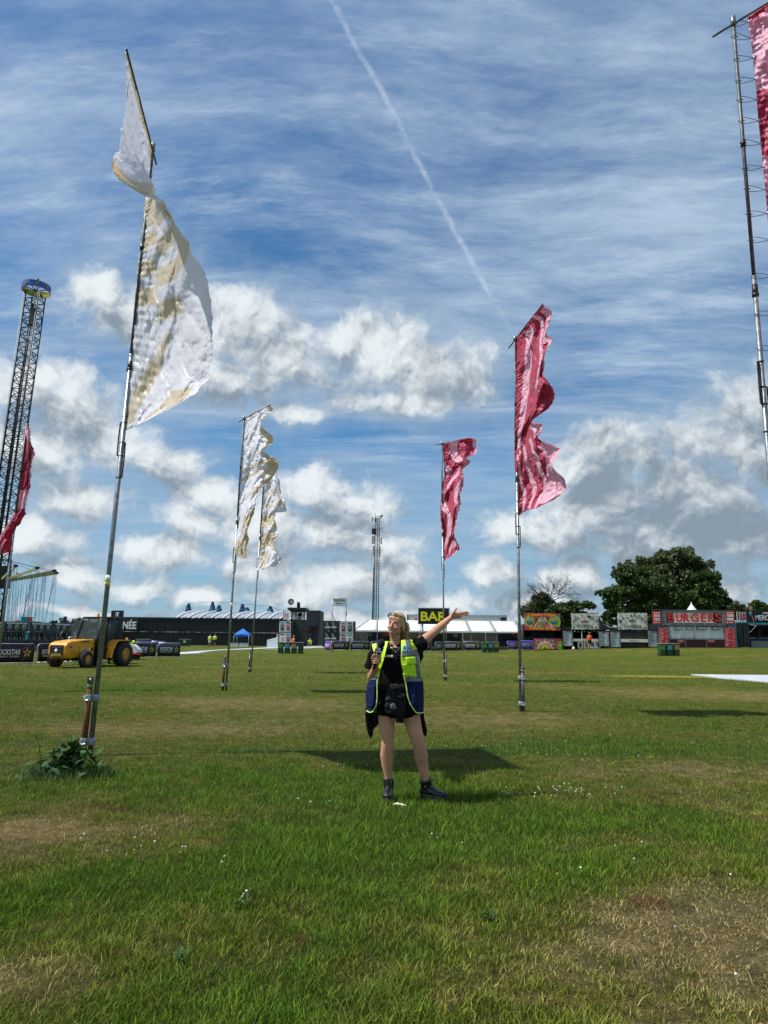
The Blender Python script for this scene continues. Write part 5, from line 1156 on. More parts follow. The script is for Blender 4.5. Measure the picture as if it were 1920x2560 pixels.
def make_merch():
    Y = 76.; g = G(1895, Y); t = thing('merchandise_stall', 'dark merchandise stall with palm-shaped neon emblem at the right edge', 'stall', g)
    pbox(t, 'sign_board', M['steelblack'], 1867.5, 1526, 2010, 1556, Y, .2)
    ptext(t, 'MERCHANDISE', M['whiteprint'], 1888, 1538, 1978, 1551, Y-.03, bold=.01); ptext(t, 'OFFICIAL', M['whiteprint'], 1907, 1531, 1942, 1535.5, Y-.03, bold=.03)
    for (px, py, r_, mt) in ((1876, 1533, 5.5, 'binblue'), (1877, 1521, 6., 'binorange')):
        c = P(px, py, Y-.1); m = MB(); m.poly(star_pts(c.x, c.z, r_*Y/F, r_*Y/F*.45, Y-.12, 9), (0, .06, 0)); m.build('palm_crown', M[mt], t)
    m = MB(); m.obox(P(1879, 1538, Y-.1), P(1885, 1555, Y-.1), .08, .05); m.build('palm_trunk', M['coral'], t)
    pbox(t, 'beam', M['teal'], 1842, 1557, 2010, 1560.5, Y-.1, .4); pbox(t, 'awning', M['galvdark'], 1873, 1561, 2010, 1563.5, Y-.6, .6)
    pbox(t, 'back_wall', M['black'], 1872, 1563, 2010, 1620, Y+2.8, .1); pbox(t, 'roof', M['steelblack'], 1842, 1555.8, 2010, 1557, Y+.2, 2.8)
    for x0, x1 in ((1843, 1857.5), (1858.3, 1874)):
        d = pbox(t, 'door', M['steelblack'], x0, 1558, x1, 1618, Y-.3, .12); pbox(d, 'door_panel', M['trussdark'], x0+2, 1565, x1-1.5, 1608, Y-.34, .05)
    m = MB(); m.obox(P(1872.5, 1561, Y-.5), P(1891, 1564, Y-.9), .05, .05); m.obox(P(1891, 1564, Y-.9), P(1874, 1581.5, Y-.4), .05, .05); m.build('awning_strut', M['alu'], t)
    for i in range(6):
        x = 1882+i*13; pbox(t, 'hanging_shirt', M['black' if i % 2 else 'jacket'], x, 1572, x+9, 1589, Y+2.2, .1)
    pbox(t, 'counter', M['greyprint'], 1876, 1595, 2010, 1597, Y-.1, .5); pbox(t, 'stock_box', M['trussdark'], 1900, 1596.5, 2010, 1601, Y-.25, .3); pbox(t, 'stock_box', M['black'], 1893, 1593, 1900, 1602, Y-.3, .2)
    m = MB()
    n = 46; V = []; x0, x1 = P(1877, 1610, Y).x, P(2010, 1610, Y).x; z1, z0 = P(1900, 1602, Y).z, P(1900, 1619, Y).z
    for i in range(n*2+1): V += [(x0+(x1-x0)*i/(2*n), Y-.1-(.05 if i % 2 else 0), z0), (x0+(x1-x0)*i/(2*n), Y-.1-(.05 if i % 2 else 0), z1)]
    m.add(V, [(2*i, 2*i+2, 2*i+3, 2*i+1) for i in range(2*n)]); m.build('counter_front', M['galv'], t)
    # decorative lattice
    g = G(1856, Y+1); l = thing('lattice_screen', 'pink and white lattice screen between the burger and merchandise stalls', 'screen', g)
    for x in (1846, 1853, 1860, 1867): pbox(l, 'upright', M['canvaswhite'], x-.5, 1530, x+.5, 1620, Y+1, .06)
    for y in (1531, 1538.5, 1547, 1556): pbox(l, 'crosspiece', M['pinkposter'], 1846.5, y-.5, 1866.5, y+.5, Y+.95, .06)
    for i in range(3):
        for j in range(3): c = P(1849.7+i*7, 1534.7+j*8.4, Y+.95); m = MB(); m.tube([c+Vector((math.cos(a)*.1, 0, math.sin(a)*.12)) for a in np.linspace(0, 6.28, 10)], .02, 4); m.build('ring', M['pinkposter'], l)
make_merch()
# ------------------------------------------------------------------ trees
def leaves(n, blobs, Y, depth, size, droop, seed):
    """leaf-sized faces scattered in clumps; blobs: photo px (cx, cy, rx, ry, dy, weight)"""
    g = np.random.default_rng(seed); B = np.array(blobs, float); w = B[:, 5]*B[:, 2]*B[:, 3]; w /= w.sum(); V = []
    k = g.choice(len(B), n, p=w); b = B[k]; sc = Y/F
    # sub clumps in every blob, points near the surface of each clump
    nc = 34; cd = g.normal(size=(len(B), nc, 3)); cd /= np.linalg.norm(cd, axis=2, keepdims=True); cr = (.45+.6*g.random((len(B), nc, 1)))
    cc = (cd*cr)[k, g.integers(0, nc, n)]; d = g.normal(size=(n, 3)); d /= np.linalg.norm(d, axis=1, keepdims=True)
    rr = (.24+.07*g.random((n, 1)))*g.random((n, 1))**.35; loc = cc+d*rr
    c0 = np.array([P(q[0], q[1], Y+q[4]) for q in B])[k]
    R3 = np.stack([b[:, 2]*sc, np.maximum(b[:, 2], b[:, 3])*sc*depth, b[:, 3]*sc], 1)
    p = c0+loc*R3; p[:, 2] -= g.random(n)**3*droop
    s = size*(.4+1.1*g.random(n))[:, None]; u = g.normal(size=(n, 3)); u[:, 2] -= droop*.6; u /= np.linalg.norm(u, axis=1, keepdims=True)
    v = np.cross(u, g.normal(size=(n, 3))); v /= np.linalg.norm(v, axis=1, keepdims=True)
    Q = np.stack([p-u*s, p+v*s*.42, p+u*s, p-v*s*.42], 1).reshape(-1, 3); i = np.arange(n)*4
    return np_mesh('crown', Q, [np.stack([i, i+1, i+2, i+3], 1)])
def branches(m, p, d, L, r, lev, g, spread=.55, up=.12):
    pts = [p]; rad = [r]; q = Vector(p); dd = Vector(d)
    for i in range(5):
        dd = (dd+Vector((g.gauss(0, .13), g.gauss(0, .13), g.gauss(0, .10)+up*.2))).normalized(); q = q+dd*L/5; pts.append(q.copy()); rad.append(r*(1-.72*(i+1)/5))
    m.tube(pts, rad, 5 if lev > 1 else 7)
    if lev <= 0: return
    for i in range(2, 6):
        for _ in range(2 if lev < 3 else 1):
            a = Vector((g.gauss(0, 1), g.gauss(0, .6), g.gauss(0, .5)+up)).normalized(); nd = (dd*(1-spread)+a*spread*1.25).normalized()
            branches(m, pts[i], nd, L*(.52+.2*g.random()), rad[i]*.62+.006, lev-1, g, spread, up)
def tree(name, label, Y, base_px, blobs, n, size, mt, cat='tree', grp=None, droop=0., depth=.8, seed=1, tr=.3, top=None):
    g0 = G(base_px, Y); t = thing(name, label, cat, g0, grp); g = random.Random(seed)
    cx = np.mean([b[0] for b in blobs]); cy = min(b[1] for b in blobs); tp = P(cx, cy, Y)
    m = MB(); pts = [g0-Vector((0, 0, .3)), g0+(tp-g0)*.2+Vector((.2, 0, 0)), g0+(tp-g0)*.45, g0+(tp-g0)*.75]; m.tube(pts, [tr, tr*.8, tr*.6, tr*.25], 9); m.build('trunk', M['bark'], t)
    for b in blobs[:7]:
        m = MB(); c = P(b[0], b[1], Y+b[4]); s = g0+(tp-g0)*(.25+.3*g.random()); m.tube([s, (s+c)/2+Vector((0, 0, -.4)), c], [tr*.4, tr*.25, tr*.08], 6); m.build('limb', M['bark'], t)
    me = leaves(n, blobs, Y, depth, size, droop, seed); off = np.array(WL[t]); co = np.empty(len(me.vertices)*3); me.vertices.foreach_get('co', co); me.vertices.foreach_set('co', (co.reshape(-1, 3)-off).ravel())
    mesh('crown', me, M[mt], t); return t
# tall group right: one drooping willowy crown, a darker broad tree in front-left and a conifer-like one right
tree('broad_tree', 'tall willowy tree with drooping grey-green foliage, highest of the tree group', 112, 1680,
     [(1690,1395,52,32,0,1),(1640,1412,45,34,0,1),(1738,1420,42,38,0,1),(1668,1440,70,42,0,1),(1745,1462,45,40,0,1),(1552,1430,20,20,0,1.2),(1570,1415,20,14,0,1),(1712,1480,55,44,1,1),(1700,1385,24,16,0,1)], 30000, .30, 'leafmid', droop=.8, seed=3, tr=.55)
tree('broad_tree', 'dark green spreading tree whose low branches reach left above the macaroni stall', 106, 1620,
     [(1610,1462,62,48,0,1),(1560,1500,50,38,0,1),(1640,1510,60,48,0,1),(1545,1478,38,10,0,.9),(1510,1483,24,6,0,1.3),(1585,1430,34,22,0,1),(1540,1540,32,28,0,1),(1670,1500,50,50,-1,1),(1600,1545,60,25,0,1)], 30000, .30, 'leafdark', droop=.15, seed=4, tr=.5)
tree('broad_tree', 'dark layered tree at the right side of the tall tree group, behind the burger letters', 108, 1770,
     [(1760,1480,46,44,0,1),(1780,1520,45,40,0,1),(1796,1500,26,12,0,1.2),(1775,1450,26,18,0,1.1),(1720,1520,46,36,0,1),(1800,1535,34,20,0,1),(1790,1440,12,10,0,1)], 17000, .30, 'leafdark', droop=.1, seed=5, tr=.4)
tree('broad_tree', 'bushy dark tree behind the chips stall, left part of the smaller group', 100, 1350, [(1352,1508,30,24,0,1),(1335,1525,32,26,0,1),(1362,1525,34,26,0,1),(1312,1530,14,12,0,.9),(1372,1540,28,22,0,1)], 11000, .26, 'leafmid', seed=6, tr=.25)
tree('broad_tree', 'low spreading green tree behind the hotdog stall sign', 97, 1430, [(1420,1520,40,15,0,1),(1455,1512,28,9,0,1),(1398,1535,36,24,0,1),(1440,1535,34,18,0,1),(1476,1517,12,5,0,1.2),(1410,1555,26,22,0,1)], 11000, .24, 'leafdark', seed=7, tr=.25)
for i, (bx, bl, Yt, mt, lb) in enumerate(((1850, [(1842,1524,24,18,0,1),(1828,1530,20,14,0,1),(1856,1535,24,16,0,1)], 170, 'leafmid', 'farther pale green tree just right of the tall tree group'), (1893, [(1893,1520,24,17,0,1),(1912,1528,22,14,0,1),(1880,1530,20,14,0,1),(1935,1540,30,15,0,1)], 165, 'leafyoung', 'farther pale green tree above the merchandise sign'),
        (1495, [(1492,1562,10,14,0,1),(1500,1575,12,10,0,1)], 130, 'leafdark', 'small dark bush between the hotdog and macaroni signs'), (195, [(197,1560,16,14,0,1),(182,1568,14,10,0,1),(215,1566,20,12,0,1)], 118, 'leafdark', 'dark tree seen through the forklift cab window'),
        (135, [(134,1561,7,7,0,1),(131,1570,10,6,0,1)], 118, 'leafmid', 'small tree top above the third draught bar'))):
    tree('distant_tree', lb, Yt, bx, bl, 4200, .34, mt, grp='distant trees', seed=20+i, tr=.25)
def bare_tree():
    Y = 99.; g0 = G(1376, Y); t = thing('bare_tree', 'leafless tree with thin spreading branches standing above the bushy trees', 'tree', g0); g = random.Random(11)
    m = MB(); top = P(1376, 1498, Y); m.tube([g0, (g0+top)/2+Vector((.15, 0, 0)), top], [.22, .17, .11], 8); m.build('trunk', M['bark'], t)
    for ang, L, z in ((-62, 4.2, 0), (-38, 3.6, .2), (-14, 3.3, .4), (12, 3.4, .4), (38, 4.0, .3), (60, 4.8, .1), (80, 5.2, -.4), (-85, 4.4, -.8), (88, 4.4, -1.0), (-75, 3.4, -.3), (25, 2.6, .5)):
        a = R(ang); m = MB(); branches(m, top+Vector((0, 0, z*.6)), (math.sin(a), g.gauss(0, .3), math.cos(a)*.8), L*.66, .06, 2, g, .42, .0); m.build('branch', M['bark'], t)
    g0 = G(1318, 96); t = thing('bare_shrub', 'fine leafless twigs rising left of the bushy tree beside the tall flagpole', 'shrub', g0); top = P(1322, 1545, 96)
    m = MB(); m.tube([g0, top], [.1, .06], 6); m.build('trunk', M['bark'], t)
    for ang, L in ((-50, 2.6), (-25, 2.9), (-5, 2.6), (-72, 2.2), (18, 2.0)):
        a = R(ang); m = MB(); branches(m, top, (math.sin(a), g.gauss(0, .3), math.cos(a)*.8), L*.6, .03, 2, g, .5, .1); m.build('branch', M['bark'], t)
bare_tree()
# far hedge line closing the horizon
me = leaves(9000, [(x, 1592+random.uniform(-2, 3)+(x-960)*.01, 40, 9, random.uniform(-8, 8), 1) for x in range(-250, 2250, 45)], 230, .6, .55, 0, 50)
tag(mesh('hedge_line', me, M['leafdark']), 'low dark line of far trees along the horizon', 'trees', None, 'stuff')
# ------------------------------------------------------------------ telecom mast
def mast():
    Y = 150.; b = P(938, 1600, Y); b.z = .2; top = P(944, 1292, Y); ax = top-b
    t = thing('telecom_mast', 'tall lattice telecom mast with antennas rising behind the marquee', 'mast', b); w = .62
    at = lambda f, sx, sy: b+ax*f+Vector((sx*w*(1.0-.25*f), sy*w*(1-.25*f), 0))
    cs = ((-1, -.6), (1, -.6), (0.1, 1))
    for c in cs: MB().tube([at(0, *c), at(1 if c[0] < 0 else .985, *c)], .075, 6).build('leg', M['trussdark'], t)
    m = MB(); n = 46
    for i in range(n):
        f0, f1 = i/n, (i+1)/n
        for j in range(3):
            a, c = cs[j], cs[(j+1) % 3]; m.obox(at(f0, *a), at(f1, *c), .035, .035); m.obox(at(f1, *a), at(f1, *c), .035, .035)
    tag(m.build('lattice', M['trussdark'], t), None, None, None, 'stuff')
    m = MB(); m.tube([at(0, -.55, -.9), at(.62, -.75, -.9)], .06, 6); m.tube([at(0, -1.25, -.7), at(.60, -1.3, -.7)], .07, 6); m.build('cable_run', M['steelblack'], t)
    def an(x0, y0, x1, y1, mt='antenna', dy=-1.0, nm='antenna_panel'): pbox(t, nm, M[mt], x0, y0, x1, y1, Y+dy, .35, bevel=.03)
    for q in ((928.5, 1293, 931, 1303), (931.5, 1293, 934, 1302), (930.5, 1315, 933, 1321), (929, 1340, 936.5, 1359), (931.5, 1364, 935.5, 1389), (953.5, 1316, 956, 1324), (951, 1343, 955, 1360), (949, 1366, 951.5, 1391)): an(*q)
    an(929.5, 1321, 940.5, 1336, 'trussdark', -1.1, 'equipment_box'); an(937, 1296, 941.5, 1304, 'black', -1.1, 'equipment_box'); an(941.5, 1315, 947, 1322, 'antenna', -1.2)
    m = MB(); c = P(952.5, 1290, Y-1); m.tube([c+Vector((0, 0, 0)), c+Vector((.05, -.28, 0))], [.38, .38], 16); m.build('dish', M['antenna'], t)
    for y in (1296, 1322, 1350, 1377): m = MB(); m.tube([P(930, y, Y-.8), P(954, y, Y-.8)], .05, 5); m.build('bracket', M['trussdark'], t)
    m = MB(); m.tube([at(1, -1, -.6), at(1, -1, -.6)+Vector((0, 0, .7))], .05, 5); m.build('lightning_rod', M['trussdark'], t)
mast()
# ------------------------------------------------------------------ swing ride
def swing_ride():
    Y = 100.; top = P(89, 735, Y); low = P(-33, 1600, Y); ax = (top-low); b = low+ax*((.1-low.z)/ax.z); ax = top-b; w = 1.02
    t = thing('swing_ride_tower', 'very tall lattice swing ride tower with blue crown ring at the left edge', 'fairground ride', b)
    at = lambda f, sx, sy: b+ax*f+Vector((sx*w, sy*w, 0)); cs = ((-1, -1), (1, -1), (1, 1), (-1, 1))
    for c in cs: MB().tube([at(0, *c), at(1, *c)], .15, 8).build('chord', M['trussdark'], t)
    n = 44
    for j in range(4):
        m = MB()
        for i in range(n):
            a, c = cs[j], cs[(j+1) % 4]; f0, f1 = i/n, (i+1)/n; m.obox(at(f0, *a), at(f0, *c), .09, .09)
            if i % 2: a, c = c, a
            m.obox(at(f0, *a), at(f1, *c), .08, .08)
        tag(m.build('bracing', M['trussdark'], t), None, None, None, 'stuff')
    m = MB(); m.tube([at(.0, -.15, 0), at(.985, -.15, 0)], .13, 6); m.tube([at(.0, .35, .1), at(.985, .35, .1)], .10, 6); m.build('guide_rail', M['steelblack'], t)
    pts = b+ax*.93; m = MB(); m.box((pts.x-.35, pts.y-.3, pts.z-1.4), (pts.x+.35, pts.y+.3, pts.z+1.4)); m.build('cable_box', M['galvdark'], t)
    for sx in (-1.22, 1.22): MB().tube([at(0, sx, -1.1), at(1.0, sx, -1.1)], .025, 5).build('hoist_cable', M['galv'], t)
    c = P(91, 722, Y); Rr = 2.05; N = 32
    m = MB(); V = []
    for k in range(N):
        a = 2*math.pi*k/N
        for rr, z in ((Rr, -.5), (Rr+.04, .5), (Rr-.08, .5), (Rr-.1, -.5)): V.append((c.x+math.cos(a)*rr, Y+math.sin(a)*rr, c.z+z))
    m.add(V, [(4*k+j, 4*((k+1) % N)+j, 4*((k+1) % N)+(j+1) % 4, 4*k+(j+1) % 4) for k in range(N) for j in range(4)]); o = m.build('crown_ring', [M['ringblue'], M['ringyellow']], t)
    for p in o.data.polygons:
        q = p.center+Vector(WL[t])-Vector((c.x, Y, c.z)); q.z = 0
        if p.normal.dot(q) < -.1: p.material_index = 1
    for k in range(8):
        a = 2*math.pi*k/8; MB().obox((c.x, Y, c.z-.3), (c.x+math.cos(a)*Rr, Y+math.sin(a)*Rr, c.z-.2), .09, .12).build('spoke', M['trussdark'], t)
        if k in (4, 5, 6, 7): 
            s = MB(); a2 = a+.5; cc = Vector((c.x+math.cos(a2)*(Rr+.07), Y+math.sin(a2)*(Rr+.07), c.z)); ur = Vector((-math.sin(a2), math.cos(a2), 0))
            s.poly([cc+ur*math.cos(u)*.42*(1 if i % 2 else .55)+Vector((0, 0, math.sin(u)*.36*(1 if i % 2 else .55))) for i, u in enumerate(np.linspace(0, 6.283, 13)[:-1])], Vector((math.cos(a2), math.sin(a2), 0))*.02); s.build('leaf_emblem', M['bingreen'], t)
    m = MB(); m.tube([(c.x, Y, c.z), (c.x, Y, c.z+1.6)], .07, 6); m.ball((c.x+.1, Y, c.z+1.65), .16, 8, 6); m.build('beacon_pole', M['steelblack'], t)
    h = P(-2, 1442, Y)
    m = MB(); m.tube([h+Vector((0, 0, -1.6)), h+Vector((0, 0, 1.5))], 1.55, 12, smooth=False); m.build('gondola_hub', M['trussdark'], t)
    g = random.Random(5); heads = []
    for k, ph in enumerate((74, 47, 24, -6, -36, -66, -100, 150, 190, 228, 108)):
        a = R(ph); d = Vector((math.cos(a), -math.sin(a), 0)); e = h+d*7.6+Vector((0, 0, 1.0)); s = h+d*1.3+Vector((0, 0, -.5))
        m = MB(); m.obox(s, e, .20, .34); ar = m.build('swing_arm', M['armgreen'], t); heads.append(e)
        m = MB(); m.box((e.x-.22, e.y-.22, e.z-.1), (e.x+.22, e.y+.22, e.z+.22)); m.build('arm_head', M['trussdark'], ar)
        m = MB(); m.tube([h+Vector((0, 0, 2.6)), e], .025, 4)
        m.build('stay_cable', M['cable'], t)
        if k < 7 or k == 10:
            tn = Vector((-d.y, d.x, 0)); m = MB()
            for f in (1.0, .78, .5):
                q = s+(e-s)*f
                for sx in (-.30, .30): 
                    m.tube([q+tn*sx*.5, q+tn*(sx+1.5)+Vector((-1.0-.3*g.random(), 0, -8.0))], .018, 4)
                    m.tube([q+tn*sx, q+tn*sx*1.2+Vector((.1, 0, -7.6))], .016, 4)
            m.build('swing_chains', M['cable'], t)
    for i in range(len(heads)): pass
    return t
swing_ride()
# ------------------------------------------------------------------ draught bars and clutter behind the barriers
def draught_bars():
    data = [(-52, 4, 60, 61, 'first draught bar unit, cut off by the left edge'), (7, 67.5, 61.5, 63.5, 'draught bar unit behind the left-edge flagpole, under the red box'), (70.5, 127, 64, 67, 'draught bar unit right of the teal column'), (129.5, 182, 67.5, 71, 'draught bar unit just left of the forklift cab')]
    for x0, x1, Ya, Yb, lb in data:
        a, b = P(x0, 1590, Ya), P(x1, 1590, Yb); a.z = b.z = gz(a.x, Ya); d = (b-a); L = d.length; rz = math.atan2(d.y, d.x); c = (a+b)/2
        t = thing('draught_bar', 'dark self-serve '+lb, 'bar counter', c, 'self-serve draught bar units', rz); top = 2.62
        def bx(n, m, x0, z0, x1, z1, y=0, dd=.1, par=None): return MB().box((x0, y, z0), (x1, y+dd, z1)).build(n, M[m], par or t, local=True)
        f = bx('fascia', 'navybox', -L/2, top-.86, L/2, top, -.1, .15); text('SELF-SERVE DRAUGHT BAR', f, M['whiteprint'], (.0, -.12, top-.14), L*.86, .15, bold=.03, ext=.02, local=True)
        for i in range(3):
            x = -L/2+.2*L+i*.30*L; m = MB(); m.tube([(x, -.14, top-.46), (x, -.10, top-.46)], .19, 18); e = m.build('round_emblem', M['canvaswhite'], f, local=True)
            m = MB(); m.tube([(x, -.16, top-.46), (x, -.141, top-.46)], .155, 16); m.tube([(x, -.17, top-.44), (x, -.161, top-.44)], .06, 10); m.build('emblem_disc', M['bingreen'], f, local=True)
            bx('caption', 'greyprint', x-.12, top-.76, x+.12, top-.71, -.12, .02, f)
        bx('back_wall', 'black', -L/2, 0, L/2, top-.87, .8, .06); bx('side_wall', 'steelblack', -L/2, 0, -L/2+.05, top-.87, 0, .8); bx('side_wall', 'steelblack', L/2-.05, 0, L/2, top-.87, 0, .8)
        bx('rail', 'galvdark', -L/2, top-.93, L/2, top-.89, -.08, .05); bx('rail', 'galvdark', L/2-.05, .9, L/2, top-.93, -.08, .05); bx('counter', 'galvdark', -L/2, .95, L/2, 1.0, -.05, .8); bx('counter_front', 'black', -L/2, 0, L/2, .95, .0, .05)
        for i in range(4):
            x = -L/2+(.14+i*.24)*L; s = bx('tap_screen', 'trussdark', x-.12, 1.32, x+.1, 1.62, .5, .05); bx('caption', 'greyprint', x-.1, 1.24, x+.1, 1.28, .48, .02)
            m = MB(); w = .15; 
            for q in (((x-w, 1.02), (x-w+.03, 1.22)), ((x+w-.03, 1.02), (x+w, 1.22)), ((x-w, 1.20), (x+w, 1.23))): m.box((q[0][0], .2, q[0][1]), (q[1][0], .26, q[1][1]))
            m.build('tap_frame', M['greyprint'], t, local=True); m = MB(); m.tube([(x+.18, .47, 1.5), (x+.18, .44, 1.5)], .05, 8); m.tube([(x+.18, .47, 1.32), (x+.18, .44, 1.32)], .05, 8); m.build('dial', M['greyprint'], t, local=True)
    g = G(34, 76); t = thing('red_kiosk_roof', 'small red box top with grey slope above the second draught bar', 'kiosk', (P(34, 1570, 76).x, 76, .1)); pbox(t, 'box', M['red'], 28, 1553, 41, 1590, 76, 1.5); m = MB(); p = P(41, 1551, 76.2); m.poly([p, P(49, 1562, 76.2), P(41, 1562, 76.2)], (0, 1.2, 0)); m.build('slope', M['galvdark'], t)
    t = thing('teal_column', 'teal box column with red side standing between two draught bars', 'kiosk', (P(60, 1570, 75).x, 75, .1)); pbox(t, 'box', M['teal'], 51, 1543.5, 66, 1575, 74, 1.2); pbox(t, 'cap', M['badge'], 51.5, 1541.5, 66.5, 1544, 73.9, 1.4); pbox(t, 'red_side', M['red'], 66.3, 1542.5, 70.5, 1556, 74.2, .8); pbox(t, 'column', M['teal'], 64.2, 1553, 69.5, 1600, 63.4, .2); pbox(t, 'white_base', M['canvaswhite'], 63.7, 1578.5, 70, 1581, 63.3, .3)
    t = thing('site_truck', 'grey and white utility truck top with wire cage behind the draught bars', 'truck', (P(82, 1570, 80).x, 80, .1))
    pbox(t, 'cab', M['galvdark'], 71, 1553, 86, 1585, 80, 1.6, bevel=.15); pbox(t, 'windscreen', M['glass'], 73, 1555, 81, 1560, 79.95, .05); pbox(t, 'body', M['canvaswhite'], 83, 1557, 90, 1585, 80.2, 1.4); pbox(t, 'sign', M['white'], 69.5, 1556.5, 74, 1561, 79.6, .1)
    m = MB()
    for x in (73, 80, 90): m.tube([P(x, 1548.5, 80), P(x, 1560, 80)], .03, 5)
    m.tube([P(73, 1549, 80), P(90, 1548.5, 80)], .03, 5); m.build('cage', M['alu'], t)
    t = thing('telehandler', 'dark telehandler boom and light cluster poking above the third draught bar', 'telehandler', (P(155, 1570, 82).x, 82, .1)); pbox(t, 'boom', M['trussdark'], 157.5, 1541, 163.5, 1563, 82, .4, bevel=.05); pbox(t, 'carriage', M['steelblack'], 148.5, 1545, 158, 1549, 82, .4); pbox(t, 'cab', M['galvdark'], 147, 1550, 158, 1590, 82.3, 1.5, bevel=.1); pbox(t, 'window', M['glass'], 149, 1551.5, 156, 1557, 82.2, .05)
    for x in (148, 151.5): m = MB(); m.tube([P(x, 1545, 82), P(x, 1551, 82)], .05, 6); m.build('hose', M['trussdark'], t)
    # white and red machine behind the wheel
    Yb = 52.; t = thing('utility_trailer', 'white machine trailer with red side stripe parked behind the forklift wheel', 'trailer', (P(330, 1650, Yb-5).x, Yb-5, 0)); Yb = 46.
    m = MB(); m.poly([P(318, 1612, Yb), P(331, 1611, Yb), P(337, 1616, Yb), P(344, 1625, Yb), P(344, 1632, Yb), P(326, 1634, Yb), P(318, 1634, Yb)], (0, 1.2, 0)); m.build('body', M['canvaswhite'], t, bevel=.03)
    pbox(t, 'red_stripe', M['red'], 320, 1633.5, 352, 1637, Yb-.1, .1); pbox(t, 'chassis', M['steelblack'], 318, 1637, 350, 1641, Yb, 1.); pbox(t, 'frame', M['alu'], 310, 1606.5, 332, 1609, Yb+.2, .1); MB().ball(P(334, 1605.5, Yb), .12, 10, 7).build('beacon', M['hivis'], t)
    for x in (326, 342): m = MB(); p = P(x, 1644, Yb+.2); m.tube([(p.x, Yb, p.z), (p.x, Yb+.25, p.z)], .2, 14); m.build('wheel', M['tyre'], t)
draught_bars()
